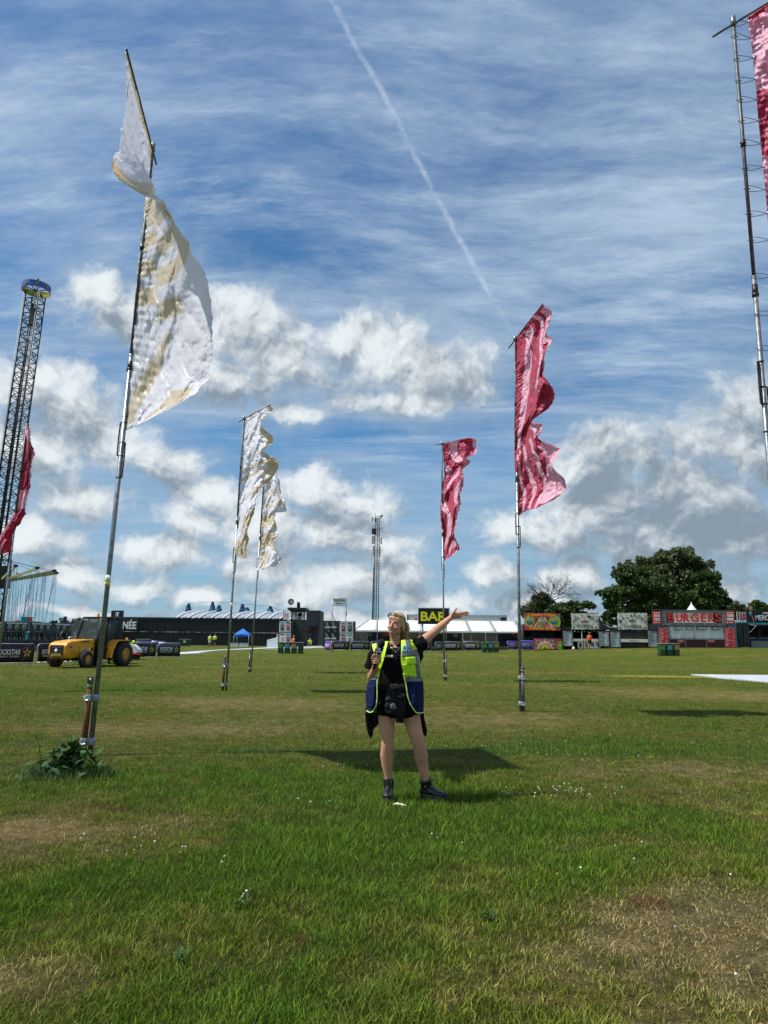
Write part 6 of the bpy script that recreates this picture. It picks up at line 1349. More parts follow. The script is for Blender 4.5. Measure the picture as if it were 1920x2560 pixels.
# ------------------------------------------------------------------ forklift
def forklift():
    n = GP(213, 1669.5); O = Vector((n.x-.841, n.y+.257, 0)); th = 73
    t = thing('forklift', 'yellow rough terrain forklift truck with glazed black cab parked facing left', 'forklift', O, None, R(180+th))
    bb = lambda nm, m, a, b, par=None, bev=.02, label=None: MB().box(a, b).build(nm, M[m], par or t, local=True, bevel=bev, label=label)
    def wheel(x, y, r, w, rim, lb):
        s = 1 if y > 0 else -1; m = MB(); N = 30; prof = [(r*.55, -w/2), (r*.88, -w/2), (r*.97, -w*.36), (r, -w*.2), (r, w*.2), (r*.97, w*.36), (r*.88, w/2), (r*.55, w/2)]; V = []
        for k in range(N):
            a = 2*math.pi*k/N
            for rr, yy in prof: V.append((x+math.cos(a)*rr, y+yy, r+math.sin(a)*rr))
        m.add(V, [(8*k+j, 8*((k+1) % N)+j, 8*((k+1) % N)+(j+1) % 8, 8*k+(j+1) % 8) for k in range(N) for j in range(8)], True)
        for k in range(22):                               # lugs in a chevron
            a = 2*math.pi*k/22
            for sg in (-1, 1):
                a0, a1 = a+(.14 if sg > 0 else 0), a-.10+(.14 if sg > 0 else 0); p = Vector((x+math.cos(a0)*r*1.01, y+sg*.01, r+math.sin(a0)*r*1.01)); q = Vector((x+math.cos(a1)*r*.985, y+sg*w*.47, r+math.sin(a1)*r*.985)); m.obox(p, q, .05*r/.6, .05, up=(math.cos(a), 0, math.sin(a)))
        o = m.build('wheel', M['tyre'], t, local=True, label=lb)
        m = MB(); yo = y+s*w*.12; m.tube([(x, yo-s*.02, r), (x, yo+s*.02, r)], r*.50, 22); m.tube([(x, y+s*w*.40, r), (x, y+s*w*.46, r), (x, y+s*w*.46, r)], [r*.58, r*.60, r*.54], 24, cap=False); m.tube([(x, y+s*w*.42, r), (x, yo, r)], [r*.56, r*.46], 24, cap=False); m.build('rim', M['orangerim'], o, local=True)
        m = MB(); m.tube([(x, yo, r), (x, yo+s*.09, r)], r*.30, 16); m.build('hub', M['steelblack'], o, local=True)
        return o
    wheel(0, .88, .39, .30, 0, 'small near wheel under the engine hood'); wheel(0, -.88, .39, .30, 0, 'small far wheel ahead of the hood'); wheel(-2.62, .92, .60, .46, 0, 'large near drive wheel with lugs'); wheel(-2.62, -.92, .60, .46, 0, 'large far drive wheel')
    # hood: rounded body with sloping top
    m = MB(); W = .50; prof = [(-1.0, .52), (.55, .42), (.82, .46), (.97, .62), (.98, 1.02), (.86, 1.17), (.60, 1.24), (-.30, 1.33), (-1.0, 1.34)]
    for k in range(1): m.poly([(x, -W, z) for x, z in prof], (0, 2*W, 0))
    o = m.build('hood', M['yellowpaint'], t, local=True, bevel=.06); o.modifiers['bevel'].segments = 4
    bb('grille', 'black', (.975, -.38, .60), (1.0, .38, 1.06), bev=.008)
    g2 = bb('grille_bar', 'trussdark', (.998, -.30, .92), (1.01, .30, .96), bev=0); m = MB(); m.tube([(1.0, 0, .80), (1.015, 0, .80)], .085, 16); m.build('round_badge', M['canvaswhite'], t, local=True)
    bb('lettering_strip', 'greyprint', (1.0, -.26, .93), (1.006, .26, .975), bev=0); bb('number_plate', 'gold', (1.0, -.27, .57), (1.012, .27, .66), bev=0); bb('plate_print', 'ink', (1.012, -.20, .60), (1.016, .20, .63), bev=0)
    bb('bumper_slot', 'black', (.90, -.26, .47), (.925, .26, .50), bev=0)
    for s in (-1, 1):
        bb('lamp', 'redlamp', (.60, s*.5-.04 if s < 0 else .5, .93), (.72, s*.5 if s < 0 else .56, 1.03)); bb('panel_line', 'ink', (-.95, s*.502-.003, 1.14), (.05, s*.502+.003, 1.15), bev=0); bb('panel_line', 'ink', (.05, s*.502-.003, .62), (.06, s*.502+.003, 1.15), bev=0); bb('panel_line', 'ink', (-.95, s*.502-.003, .62), (.05, s*.502+.003, .63), bev=0)
    m = MB(); m.tube([(-.30, .5, .80), (-.30, .512, .80)], .12, 18); m.build('round_badge', M['canvaswhite'], t, local=True); m = MB(); m.tube([(-.30, .512, .80), (-.30, .518, .80)], .10, 18); m.build('badge_face', M['navybox'], t, local=True)
    text('A', t, M['whiteprint'], (-.30, .522, .80), .09, .11, bold=.04, ext=.004, rz=R(180), local=True)
    text('TELETRUK', t, M['ink'], (-.28, .506, 1.21), .62, .055, bold=.03, ext=.003, rz=R(180), local=True) if False else bb('lettering_strip', 'ink', (-.6, .5, 1.19), (.0, .507, 1.24), bev=0)
    m = MB(); m.tube([(-.82, .5, .86), (-.82, .512, .86)], .085, 14); m.build('fuel_cap', M['black'], t, local=True)
    bb('sticker', 'whiteprint', (-.70, .5, .80), (-.62, .506, .92), bev=0)
    m = MB(); m.tube([(.2, -.56, 1.2), (.15, -.60, 1.55), (-.05, -.60, 1.72), (-.25, -.60, 1.74)], .055, 8); m.build('exhaust', M['steelblack'], t, local=True); m = MB(); m.tube([(-.4, -.56, 1.2), (-.4, -.56, 1.42), (-.6, -.56, 1.45), (-.85, -.56, 1.40)], .022, 6); m.build('grab_handle', M['alu'], t, local=True)
    # chassis
    bb('chassis', 'steelblack', (-3.1, -.42, .40), (.6, .42, .60)); bb('axle', 'steelblack', (-.08, -.75, .32), (.08, .75, .46)); bb('axle', 'steelblack', (-2.75, -.72, .48), (-2.5, .72, .72)); bb('cab_step', 'steelblack', (-1.9, .42, .36), (-1.25, .80, .42)); bb('side_tank', 'steelblack', (-1.95, .42, .45), (-1.1, .72, .95)); bb('cab_floor', 'steelblack', (-2.5, -.62, .88), (-1.0, .62, .98))
    # cab posts and roof
    z1 = 2.40
    for y in (-.62, .62):
        for nm, pts in (('front_post', [(-1.0, y, .95), (-1.05, y, 1.6), (-1.25, y, 2.3), (-1.38, y, z1)]), ('middle_post', [(-1.62, y, .95), (-1.66, y, 1.9), (-1.78, y, z1-.05)]), ('rear_post', [(-2.45, y, .95), (-2.48, y, z1)])):
            MB().tube(pts, .045, 8).build(nm, M['black'], t, local=True)
    bb('cab_roof', 'black', (-2.52, -.66, z1), (-1.34, .66, z1+.06), bev=.03)
    for y in (-.62, .62): m = MB(); m.tube([(-1.38, y, z1), (-2.48, y, z1)], .045, 8); m.build('roof_rail', M['black'], t, local=True)
    def pane(pts, d): m = MB(); m.poly(pts, d); return m.build('window', M['glass'], t, local=True)
    pane([(-1.02, -.56, 1.36), (-1.02, .56, 1.36), (-1.34, .56, z1-.04), (-1.34, -.56, z1-.04)], (-.012, 0, 0))
    for y in (-.61, .61):
        pane([(-1.08, y, 1.0), (-1.58, y, 1.0), (-1.70, y, z1-.08), (-1.40, y, z1-.08), (-1.12, y, 1.7)], (0, .012, 0)); pane([(-1.70, y, 1.0), (-2.42, y, 1.0), (-2.44, y, z1-.05), (-1.80, y, z1-.05)], (0, .012, 0))
    pane([(-2.46, -.56, 1.0), (-2.46, .56, 1.0), (-2.48, .56, z1-.05), (-2.48, -.56, z1-.05)], (.012, 0, 0))
    m = MB(); m.tube([(-1.05, -.62, 1.0), (-1.1, -1.22, 1.0), (-1.15, -1.28, 1.6), (-1.3, -1.22, z1-.05), (-1.38, -.62, z1-.05)], .03, 8); dr = m.build('open_door', M['black'], t, local=True); m = MB(); m.poly([(-1.07, -.65, 1.05), (-1.12, -1.2, 1.05), (-1.3, -1.2, z1-.1), (-1.36, -.65, z1-.1)], (-.012, 0, 0)); m.build('pane', M['glass'], dr, local=True)
    m = MB(); m.tube([(-1.06, -.1, 1.38), (-1.2, .12, 1.8), (-1.3, .16, 2.1)], .012, 5); m.build('wiper', M['black'], t, local=True)
    bb('seat', 'black', (-2.15, -.25, 1.0), (-1.75, .25, 1.35), bev=.05); bb('seat_back', 'black', (-2.25, -.25, 1.3), (-2.12, .25, 1.95), bev=.05); bb('dashboard', 'black', (-1.35, -.5, .98), (-1.1, .5, 1.38), bev=.03); m = MB(); m.tube([(-1.5+.0+math.cos(a)*.1, math.sin(a)*.19, 1.5+math.cos(a)*.12) for a in np.linspace(0, 6.28, 15)], .015, 6); m.build('steering_wheel', M['black'], t, local=True)
    bb('tail_lamp', 'redlamp', (-1.35, .64, 1.35), (-1.28, .68, 1.48))
    m = MB(); m.tube([(-1.5, .15, z1+.06), (-1.5, .15, z1+.10)], .07, 12); m.tube([(-1.5, .15, z1+.10), (-1.5, .15, z1+.22), (-1.5, .15, z1+.25)], [.06, .055, .03], 12); m.build('beacon', M['lampamber'], t, local=True)
    # fenders over the drive wheels
    for s in (-1, 1):
        y0, y1 = (.58, 1.02) if s > 0 else (-1.02, -.58); arc = [(-1.72, .42), (-1.80, .80), (-2.02, 1.18), (-2.20, 1.27), (-3.05, 1.27), (-3.05, 1.31), (-2.18, 1.33), (-1.92, 1.24), (-1.70, .92), (-1.60, .42)]
        m = MB(); m.poly([(x, y0, z) for x, z in arc], (0, y1-y0, 0)); m.build('fender', M['yellowpaint'], t, local=True, bevel=.015)
        bb('fender_lamp', 'lampamber', (-2.95, .9*s-.05, 1.31), (-2.87, .9*s+.05, 1.43))
    # mast and carriage
    for y in (-.31, -.19, .19, .31): MB().box((-3.22, y-.04, .25), (-3.08, y+.04, 2.84)).build('mast_rail', M['black'], t, local=True, bevel=.01)
    for z in (.6, 1.3, 2.0, 2.50, 2.80): bb('mast_crossbar', 'black', (-3.20, -.36, z-.05), (-3.09, .36, z+.05))
    for y in (-.12, .12): m = MB(); m.tube([(-3.14, y*.6, .5), (-3.14, y*.6, 2.7)], .04, 8); m.build('hydraulic_ram', M['steelblack'], t, local=True)
    bb('fork_carriage', 'steelblack', (-3.34, -.55, .30), (-3.26, .55, .75))
    for y in (-.45, .45):
        bb('fork', 'steelblack', (-3.40, y-.06, .05), (-3.34, y+.06, .78)); bb('fork', 'steelblack', (-4.5, y-.06, .05), (-3.40, y+.06, .10))
    bb('load_guard', 'steelblack', (-3.36, -.5, 1.35), (-3.30, .5, 1.40)); 
    for y in (-.48, -.2, .2, .45): bb('guard_bar', 'steelblack', (-3.35, y, .75), (-3.31, y+.03, 1.35), bev=0)
forklift()
# ------------------------------------------------------------------ dock plant and litter near the camera
def dock_plant():
    c = GP(172, 1938); t = thing('dock_plant', 'leafy dark green dock weed growing at the foot of the nearest left flagpole', 'plant', c); g = random.Random(3)
    V = []; n = 7
    for i in range(n):
        u = i/(n-1); w = .5*math.sin(math.pi*min(u*.93+.07, 1))**.8*(1-.35*u)
        V += [(-w*.55, u, .10*abs(w)+.25*u*(1-u)*1.5), (0, u, -.02+.25*u*(1-u)*1.5), (w*.55, u, .10*abs(w)+.25*u*(1-u)*1.5)]
    F_ = [(3*i+j, 3*i+j+1, 3*i+4+j, 3*i+3+j) for i in range(n-1) for j in range(2)]
    me0 = bpy.data.meshes.new('leaf'); me0.from_pydata(V, [], F_); me0.materials.append(M['dock']); me0.update()
    def leaf(p, az, tilt, L, w):
        o = bpy.data.objects.new('leaf', me0); COL.objects.link(o); o.parent = t; o.location = p; o.rotation_euler = (tilt, g.gauss(0, .3), az); o.scale = (w, L, L)
    for i in range(230):
        r = abs(g.gauss(0, .42)); a = g.random()*2*math.pi; p = Vector((math.cos(a)*r*.44, math.sin(a)*r*.32, .02+.34*g.random()*max(.15, 1-.8*r)))
        if p.length > .55: continue
        leaf(p, g.random()*6.283, R(g.uniform(-25, 50)), g.uniform(.07, .15), g.uniform(.09, .17))
    for (dx, dy, h, lx) in ((.02, .05, .42, .05), (-.30, .0, .46, -.10), (-.26, .02, .36, .12), (.10, .02, .30, .04), (-.12, -.05, .28, 0), (.20, .02, .24, .1)):
        m = MB(); pts = [Vector((dx, dy, 0)), Vector((dx+lx*.3, dy, h*.5)), Vector((dx+lx, dy, h)), Vector((dx+lx*1.8, dy, h*1.02))]; m.tube(pts, [.005, .004, .003, .002], 5); m.build('stem', M['stem'], t, local=True)
        for k in range(5): leaf(pts[1].lerp(pts[2], k/5), g.random()*6.28, R(g.uniform(0, 50)), g.uniform(.03, .07), g.uniform(.04, .07))
    m = MB(); gg = random.Random(9)
    for i in range(900):
        a = gg.random()*6.283; r = .25+abs(gg.gauss(0, .16)); x, y = math.cos(a)*r*1.05, math.sin(a)*r*.62-.05; h = gg.uniform(.07, .15); w = .003; la = gg.random()*6.28; l = gg.uniform(.02, .09)
        m.add([(x-w, y, 0), (x+w, y, 0), (x+math.cos(la)*l, y+math.sin(la)*l, h)], [(0, 1, 2)])
    gm = bpy.data.materials.new('tuft'); M['tuftgrass'] = mat('tuftgrass', (.055, .125, .018), .6, var=.4, scale=30, transl=.2)
    tag(m.build('long_grass', M['tuftgrass'], t, local=True), None, None, None, 'stuff')
    # small rosette weeds in the lawn
    for i, (px, py, lb) in enumerate(((605, 2270, 'small rosette weed in the grass left of the bottom centre'), (1215, 2305, 'small broad-leaved weed low right of the woman'), (450, 2410, 'small weed rosette near the bottom left'), (480, 1760, 'tiny weed on the grass behind the dock plant'))):
        c2 = GP(px, py); t2 = thing('weed', lb, 'plant', c2, 'small weeds in the lawn')
        for k in range(14):
            o = bpy.data.objects.new('leaf', me0); COL.objects.link(o); o.parent = t2; o.location = (g.gauss(0, .02), g.gauss(0, .02), .015+.02*g.random()); o.rotation_euler = (R(g.uniform(5, 45)), 0, g.random()*6.28); o.scale = (g.uniform(.02, .035), g.uniform(.03, .055), .03)
    c3 = GP(998, 2024); m = MB(); m.tube([c3+Vector((-.055, .02, .035)), c3+Vector((-.02, .01, .045)), c3+Vector((.03, -.01, .04)), c3+Vector((.06, -.02, .035))], [.006, .012, .011, .007], 8)
    tag(m.build('wood_scrap', M['paperlit']), 'short pale piece of dry wood on the grass in front of the boots', 'stick')
dock_plant()
# ------------------------------------------------------------------ people
def remesh(mb, voxel, smooth=4, fac=.5):
    me = mb.data('tmp'); mb.fixnormals(me); o = bpy.data.objects.new('tmp', me); COL.objects.link(o)
    r = o.modifiers.new('r', 'REMESH'); r.mode = 'VOXEL'; r.voxel_size = voxel; r.use_smooth_shade = True
    if smooth: s = o.modifiers.new('s', 'SMOOTH'); s.iterations = smooth; s.factor = fac
    dg = bpy.context.evaluated_depsgraph_get(); dg.update(); out = bpy.data.meshes.new_from_object(o.evaluated_get(dg))
    COL.objects.unlink(o); bpy.data.objects.remove(o); bpy.data.meshes.remove(me); out.materials.clear(); return out
def verts(me): co = np.empty(len(me.vertices)*3); me.vertices.foreach_get('co', co); return co.reshape(-1, 3)
def setv(me, co): me.vertices.foreach_set('co', co.ravel()); me.update()
def shift(me, off): setv(me, verts(me)-np.array(off))
def crumple(me, amp, sc):
    co = verts(me); no = np.empty(len(me.vertices)*3); me.vertices.foreach_get('normal', no); no = no.reshape(-1, 3)
    d = (fbm(co[:, 0]*sc+3, co[:, 2]*sc*.7+co[:, 1]*sc*.5, 4)-.5)*2*amp; d2 = (1-np.abs(2*fbm(co[:, 0]*sc*.6+co[:, 2]*sc*.9+40, co[:, 2]*sc*.3-co[:, 0]*sc*.5+co[:, 1]*sc, 3)-1))**3*amp*1.3
    setv(me, co+no*(d+d2)[:, None])
def woman():
    g0 = GP(972, 2001); YW = g0.y
    W = lambda px, py, dy=0.: P(px, py, YW+dy)
    t = thing('person', 'smiling blonde woman in hi-vis vest holding a microphone with one arm raised', 'person', GP(1010, 2003))
    off = WL[t]; X = (1, 0, 0)
    def done(mb, name, m, vox, sm=3, cr=0, crs=20, par=None):
        me = remesh(mb, vox, sm)
        if cr: crumple(me, cr, crs)
        shift(me, off); return mesh(name, me, M[m], par or t)
    # ---------------- body: one continuous surface
    b = MB()
    tor = [W(996,1800), W(997,1772), W(996,1742), W(993,1705), W(989,1670), W(987,1644), W(987,1628), W(987,1617)]
    trd = [(.10,.09), (.160,.115), (.160,.112), (.125,.092), (.125,.098), (.145,.110), (.135,.090), (.075,.056)]
    b.tube(tor, trd, 24, ref=X)
    b.ball(W(968,1655,-.075), (.055,.05,.055), 14, 10); b.ball(W(1006,1655,-.075), (.055,.05,.055), 14, 10)
    b.tube([W(988,1624,.02), W(988,1612,.018), W(988,1600,.012), W(987,1586,.0)], [.072, .055, .049, .049], 16)
    b.tube([W(988,1620), W(962,1621), W(940,1625)], [.045, .042, .048], 14); b.tube([W(990,1619), W(1020,1615), W(1044,1611)], [.045, .043, .052], 14)
    b.tube([W(940,1626), W(935,1650,.02), W(930,1678,.03), W(929,1694,.02)], [.052, .047, .043, .040], 14)       # her right upper arm
    b.tube([W(929,1695,.02), W(931,1690,-.05), W(936,1677,-.13), W(940,1662,-.205)], [.040, .044, .037, .026], 14)
    b.tube([W(1042,1609), W(1060,1600,.03), W(1082,1583,.09), W(1090,1575,.12), W(1104,1564,.16), W(1119,1550.5,.21), W(1126,1545,.23)], [.055, .048, .041, .040, .040, .029, .0255], 16)
    # raised open hand
    H = .235
    b.tube([W(1124,1546,H-.005), W(1131,1541,H), W(1140,1538,H), W(1148,1538.5,H)], [(.024,.018), (.030,.016), (.036,.014), (.033,.012)], 14, ref=(0, 0, 1))
    fing = [([(1146,1533.8), (1153,1532), (1161,1530.6), (1168.5,1529.4)], .0085), ([(1147,1536.5), (1156,1535.3), (1164,1534.4), (1171.5,1533.4)], .0088), ([(1147.5,1540), (1156,1539.2), (1163,1538.3), (1169.5,1537.2)], .0084), ([(1146.5,1543.5), (1153,1544.2), (1158.5,1544.3), (1163.5,1544.2)], .0075)]
    for k, (pts, r) in enumerate(fing):
        b.tube([W(x, y, H-.004*i*(1 if k < 3 else 1.4)) for i, (x, y) in enumerate(pts)], [r*1.1, r, r*.93, r*.78], 10)
        b.ball(W(*pts[-1], H-.012), r*.8, 8, 6)
    b.tube([W(1129,1540,H-.01), W(1133.5,1532,H-.02), W(1137.5,1526.5,H-.025), W(1141,1521,H-.028)], [.015, .0135, .0105, .0085], 10); b.ball(W(1141,1521,H-.028), .0085, 8, 6)
    # hand closed on the microphone
    hb = W(941,1654,-.225); b.tube([W(940,1664,-.2), W(941,1655,-.225), W(943,1645,-.235)], [(.026,.022), (.036,.026), (.032,.024)], 12, ref=X)
    for k, (y, r) in enumerate(((1639.5,.0098), (1645.5,.0102), (1651.5,.0098), (1657.0,.0085))):
        b.tube([W(951,y-1.5,-.235), W(951.5,y-1,-.262), W(945,y,-.283), W(937,y+.8,-.28), W(932,y+1.4,-.262)], [r*.95, r*1.05, r*1.05, r, r*.85], 9)
    b.tube([W(932,1655,-.235), W(930.5,1646,-.262), W(934,1638,-.28), W(940,1634.5,-.285)], [.013, .012, .0105, .009], 9)
    # legs
    b.tube([W(970,1765,.0), W(967,1787,-.0), W(967,1825,-.02), W(969,1850,-.03), W(969,1862,-.03), W(967,1888,.0), W(968,1915,.01), W(971,1942,.01), W(972,1966,.01)],
           [(.095,.10), (.080,.088), (.070,.075), (.058,.060), (.058,.058), (.063,.062), (.051,.052), (.035,.037), (.026,.028)], 20, ref=X)
    b.tube([W(1019,1762,.0), W(1028,1790,-.0), W(1037,1828,-.03), W(1045,1853,-.045), W(1048,1864,-.045), W(1053,1892,-.02), W(1057,1915,-.0), W(1063,1944,.0), W(1065,1966,.0)],
           [(.10,.10), (.082,.088), (.071,.075), (.060,.060), (.060,.058), (.063,.062), (.052,.052), (.037,.038), (.026,.028)], 20, ref=X)
    b.ball(W(969,1857,-.058), (.034,.022,.038), 12, 8); b.ball(W(1047,1860,-.072), (.034,.022,.038), 12, 8)
    # ---------------- head
    HC = W(989.5, 1562, .0); Hm = Matrix.Translation(HC) @ Matrix.Rotation(R(-27), 4, 'Z') @ Matrix.Rotation(R(5), 4, 'Y') @ Matrix.Rotation(R(0), 4, 'X')
    def L(x, y, z): return Hm @ Vector((x, y, z))
    def lball(mb, c, r, n=16, m=12):
        s = len(mb.v); mb.ball((0, 0, 0), r, n, m); 
        for i in range(s, len(mb.v)): v = Vector(mb.v[i]); mb.v[i] = tuple(Hm @ (v+Vector(c)))
    lball(b, (0, .018, .030), (.073, .088, .078)); lball(b, (0, -.028, -.018), (.061, .060, .082)); lball(b, (0, -.048, -.068), (.044, .036, .036)); lball(b, (0, -.066, -.095), (.023, .018, .016))
    for s in (-1, 1):
        lball(b, (s*.033, -.066, -.027), (.023, .018, .019)); lball(b, (s*.044, -.012, -.055), (.014, .034, .030)); lball(b, (s*.070, .014, -.008), (.006, .015, .026)); lball(b, (s*.028, -.073, .031), (.022, .009, .007))
    b.tube([L(0, -.080, .020), L(0, -.092, .0), L(0, -.106, -.022), L(0, -.098, -.030)], [.009, .009, .0125, .010], 10)
    for s in (-1, 1): lball(b, (s*.012, -.092, -.027), (.008, .010, .007), 8, 6)
    b.tube([L(-.024, -.084, -.047), L(-.012, -.095, -.044), L(.012, -.095, -.044), L(.024, -.084, -.047)], .006, 8); b.tube([L(-.022, -.084, -.066), L(-.01, -.092, -.073), L(.01, -.092, -.073), L(.022, -.084, -.066)], .0065, 8)
    me = remesh(b, .0034, 3, .4)
    # sockets and smile folds pressed into the face
    co = verts(me); Hi = Hm.inverted(); A = np.array(Hi); lc = co @ A[:3, :3].T+A[:3, 3]; front = lc[:, 1] < -.03
    push = np.zeros(len(co))
    for s in (-1, 1):
        push += .0065*np.exp(-(((lc[:, 0]-s*.030)/.017)**2+((lc[:, 2]-.010)/.010)**2)); push += .003*np.exp(-(((lc[:, 0]-s*.036)/.006)**2+((lc[:, 2]+.052)/.016)**2))
    push += .009*np.exp(-((lc[:, 0]/.021)**2+((lc[:, 2]+.056)/.008)**2)); push *= front
    co += np.array(Hm.to_3x3() @ Vector((0, 1, 0)))*push[:, None]; setv(me, co); shift(me, off)
    me.polygons.foreach_set('use_smooth', [True]*len(me.polygons)); mesh('body', me, M['skin'], t)
    # face details
    def arc(name, pts, r, m, n=6): MB().tube([L(*p) for p in pts], r, n).build(name, M[m], t)
    m = MB(); lball(m, (0, -.079, -.056), (.026, .013, .0125)); m.build('mouth', M['mouth'], t)
    m = MB(); lball(m, (0, -.083, -.0535), (.022, .0125, .0065)); m.build('teeth', M['teeth'], t)
    arc('upper_lip', [(-.028, -.080, -.048), (-.015, -.0945, -.0445), (0, -.098, -.0455), (.015, -.0945, -.0445), (.028, -.080, -.048)], [.0015, .0032, .003, .0032, .0015], 'lips')
    arc('lower_lip', [(-.028, -.080, -.049), (-.016, -.091, -.063), (0, -.0955, -.069), (.016, -.091, -.063), (.028, -.080, -.049)], [.0015, .0035, .0042, .0035, .0015], 'lips')
    for s in (-1, 1):
        arc('eyelashes', [(s*.018, -.0815, .009), (s*.028, -.0835, .0115), (s*.038, -.0775, .0105), (s*.044, -.070, .007)], [.0012, .0023, .0023, .001], 'lash')
        arc('eyebrow', [(s*.014, -.090, .028), (s*.028, -.0875, .035), (s*.044, -.0735, .031)], [.002, .003, .0014], 'brow')
        arc('eyelid', [(s*.020, -.0835, .013), (s*.030, -.0845, .0155), (s*.041, -.0755, .013)], .0022, 'brow' if 0 else 'skin')
        m = MB(); m.ball(L(s*.074, .006, -.044), .006, 8, 6); m.build('earring', M['alu'], t)
    # ---------------- hair
    h = MB(); lball(h, (0, .032, .040), (.0795, .090, .0835)); lball(h, (0, .075, .0), (.058, .050, .070)); lball(h, (.0, .085, -.045), (.040, .034, .045))
    for s in (-1, 1): lball(h, (s*.060, .022, .028), (.020, .042, .045)); lball(h, (s*.060, .050, -.02), (.016, .028, .04))
    me = remesh(h, .005, 2)
    co = verts(me); lc = co @ A[:3, :3].T+A[:3, 3]; no = np.empty(len(co)*3); me.vertices.foreach_get('normal', no); no = no.reshape(-1, 3)
    gr = (np.abs(np.sin(lc[:, 0]*260+lc[:, 2]*60+fbm(lc[:, 0]*50, lc[:, 2]*50, 3)*6))-.5)*.0035
    # hair line: draw the cap back from the forehead and face
    back = np.exp(-np.clip(lc[:, 2]-(.060-.6*np.clip(np.abs(lc[:, 0])-.02, 0, .1)), 0, 1)*400)*(lc[:, 1] < .0)*np.clip(-lc[:, 1]*20, 0, 1)*.02
    setv(me, co+no*gr[:, None]-no*back[:, None]); shift(me, off); mesh('hair', me, M['hair'], t)
    g = random.Random(4)
    def curls(name, mt, n, ctr, sp, Ls, rr, ax=(.2, 0, -1)):
        m = MB()
        for i in range(n):
            p = L(*[c+g.gauss(0, s_) for c, s_ in zip(ctr, sp)]); q = p; pts = []; ph = g.random()*6.28; Lh = g.uniform(*Ls); rad = g.uniform(.006, .013); tw = g.uniform(1.2, 2.2)
            for k in range(11): u = k/10; pts.append(p+Vector(ax)*Lh*u+Vector((math.cos(ph+u*tw*6.28), math.sin(ph+u*tw*6.28), 0))*rad*(.4+u))
            m.tube(pts, [rr*(1-.6*abs(k/10-.4)) for k in range(11)], 5)
        return tag(m.build(name, M[mt], t), None, None, None, 'stuff')
    curls('curls', 'hair', 130, (.030, .100, -.050), (.022, .022, .034), (.03, .075), .0058); curls('curls', 'hairdark', 60, (.040, .085, -.070), (.015, .02, .03), (.03, .06), .0055)
    curls('curls', 'hair', 26, (.05, .088, .0), (.016, .02, .03), (.03, .06), .003); curls('flyaway_strands', 'hair', 9, (.055, .085, .01), (.012, .02, .03), (.03, .06), .0012, (.8, 0, -.6))
    # forehead wisps
    m = MB()
    for i in range(70):
        s = g.uniform(-1, 1); x = s*.062; z0 = .085-.035*abs(s)**2; m.tube([L(x*.55, -.062+.03*abs(s), z0+.006), L(x*.85, -.050+.05*abs(s), z0+.012), L(x*1.12, -.01+.04*abs(s), z0+.014), L(x*1.25, .03, z0-.015+g.gauss(0, .01))], [.001, .0022, .0022, .001], 4)
    tag(m.build('hair_strands', M['hair'], t), None, None, None, 'stuff')
    # sunglasses pushed up on the hair
    sg = MB(); sg.tube([L(-.070, -.045, .088), L(-.045, -.072, .104), L(0, -.078, .108), L(.045, -.072, .104), L(.070, -.045, .088)], .0036, 6)
    sg.tube([L(-.068, -.050, .075), L(-.045, -.080, .078), L(-.015, -.088, .084), L(0, -.083, .094), L(.015, -.088, .084), L(.045, -.080, .078), L(.068, -.050, .075)], .0036, 6)
    for s in (-1, 1): sg.tube([L(s*.070, -.047, .088), L(s*.084, .01, .062), L(s*.084, .055, .022), L(s*.080, .062, .005)], [.005, .0042, .004, .003], 6); sg.tube([L(s*.070, -.045, .090), L(s*.070, -.050, .073)], .005, 6)
    gl = sg.build('sunglasses', M['black'], t)
    for s in (-1, 1):
        m = MB(); m.add([L(s*.012, -.0845, .088), L(s*.045, -.078, .080), L(s*.067, -.050, .077), L(s*.068, -.047, .086), L(s*.045, -.073, .101), L(s*.012, -.080, .104)], [(0, 1, 2, 3, 4, 5)]); o = m.build('lens', M['glass'], gl); o.modifiers.new('s', 'SOLIDIFY').thickness = .002
    # ---------------- clothes
    c = MB()
    T = [W(996,1775), W(996,1745), W(993,1708), W(989,1672), W(987,1646), W(987,1630), W(988,1618)]
    c.tube(T, [(.182,.135), (.175,.130), (.148,.112), (.143,.116), (.160,.128), (.148,.104), (.084,.070)], 26, ref=X)
    c.ball(W(968,1656,-.078), (.060,.054,.062), 14, 10); c.ball(W(1006,1656,-.078), (.060,.054,.062), 14, 10)
    c.tube([W(984,1622), W(962,1623), W(942,1626), W(934,1648,.015), W(929,1671,.025)], [.050, .050, .060, .062, .068], 16)
    c.tube([W(992,1621), W(1020,1617), W(1042,1613), W(1059,1606,.03)], [.050, .052, .066, .066], 16); c.tube([W(1038,1620), W(1046,1640,.03), W(1040,1660,.02)], [.07, .045, .03], 12)
    done(c, 'tshirt', 'blackcloth', .0055, 2, .007, 14)
    c = MB(); c.tube([W(996,1720), W(996,1745), W(997,1772), W(998,1792)], [(.160,.12), (.178,.132), (.182,.135), (.13,.11)], 24, ref=X); c.tube([W(968,1762), W(966,1787)], [(.105,.115), (.094,.105)], 18, ref=X); c.tube([W(1020,1760), W(1030,1787)], [(.11,.115), (.096,.105)], 18, ref=X)
    done(c, 'shorts', 'blackcloth', .006, 2, .004, 16)
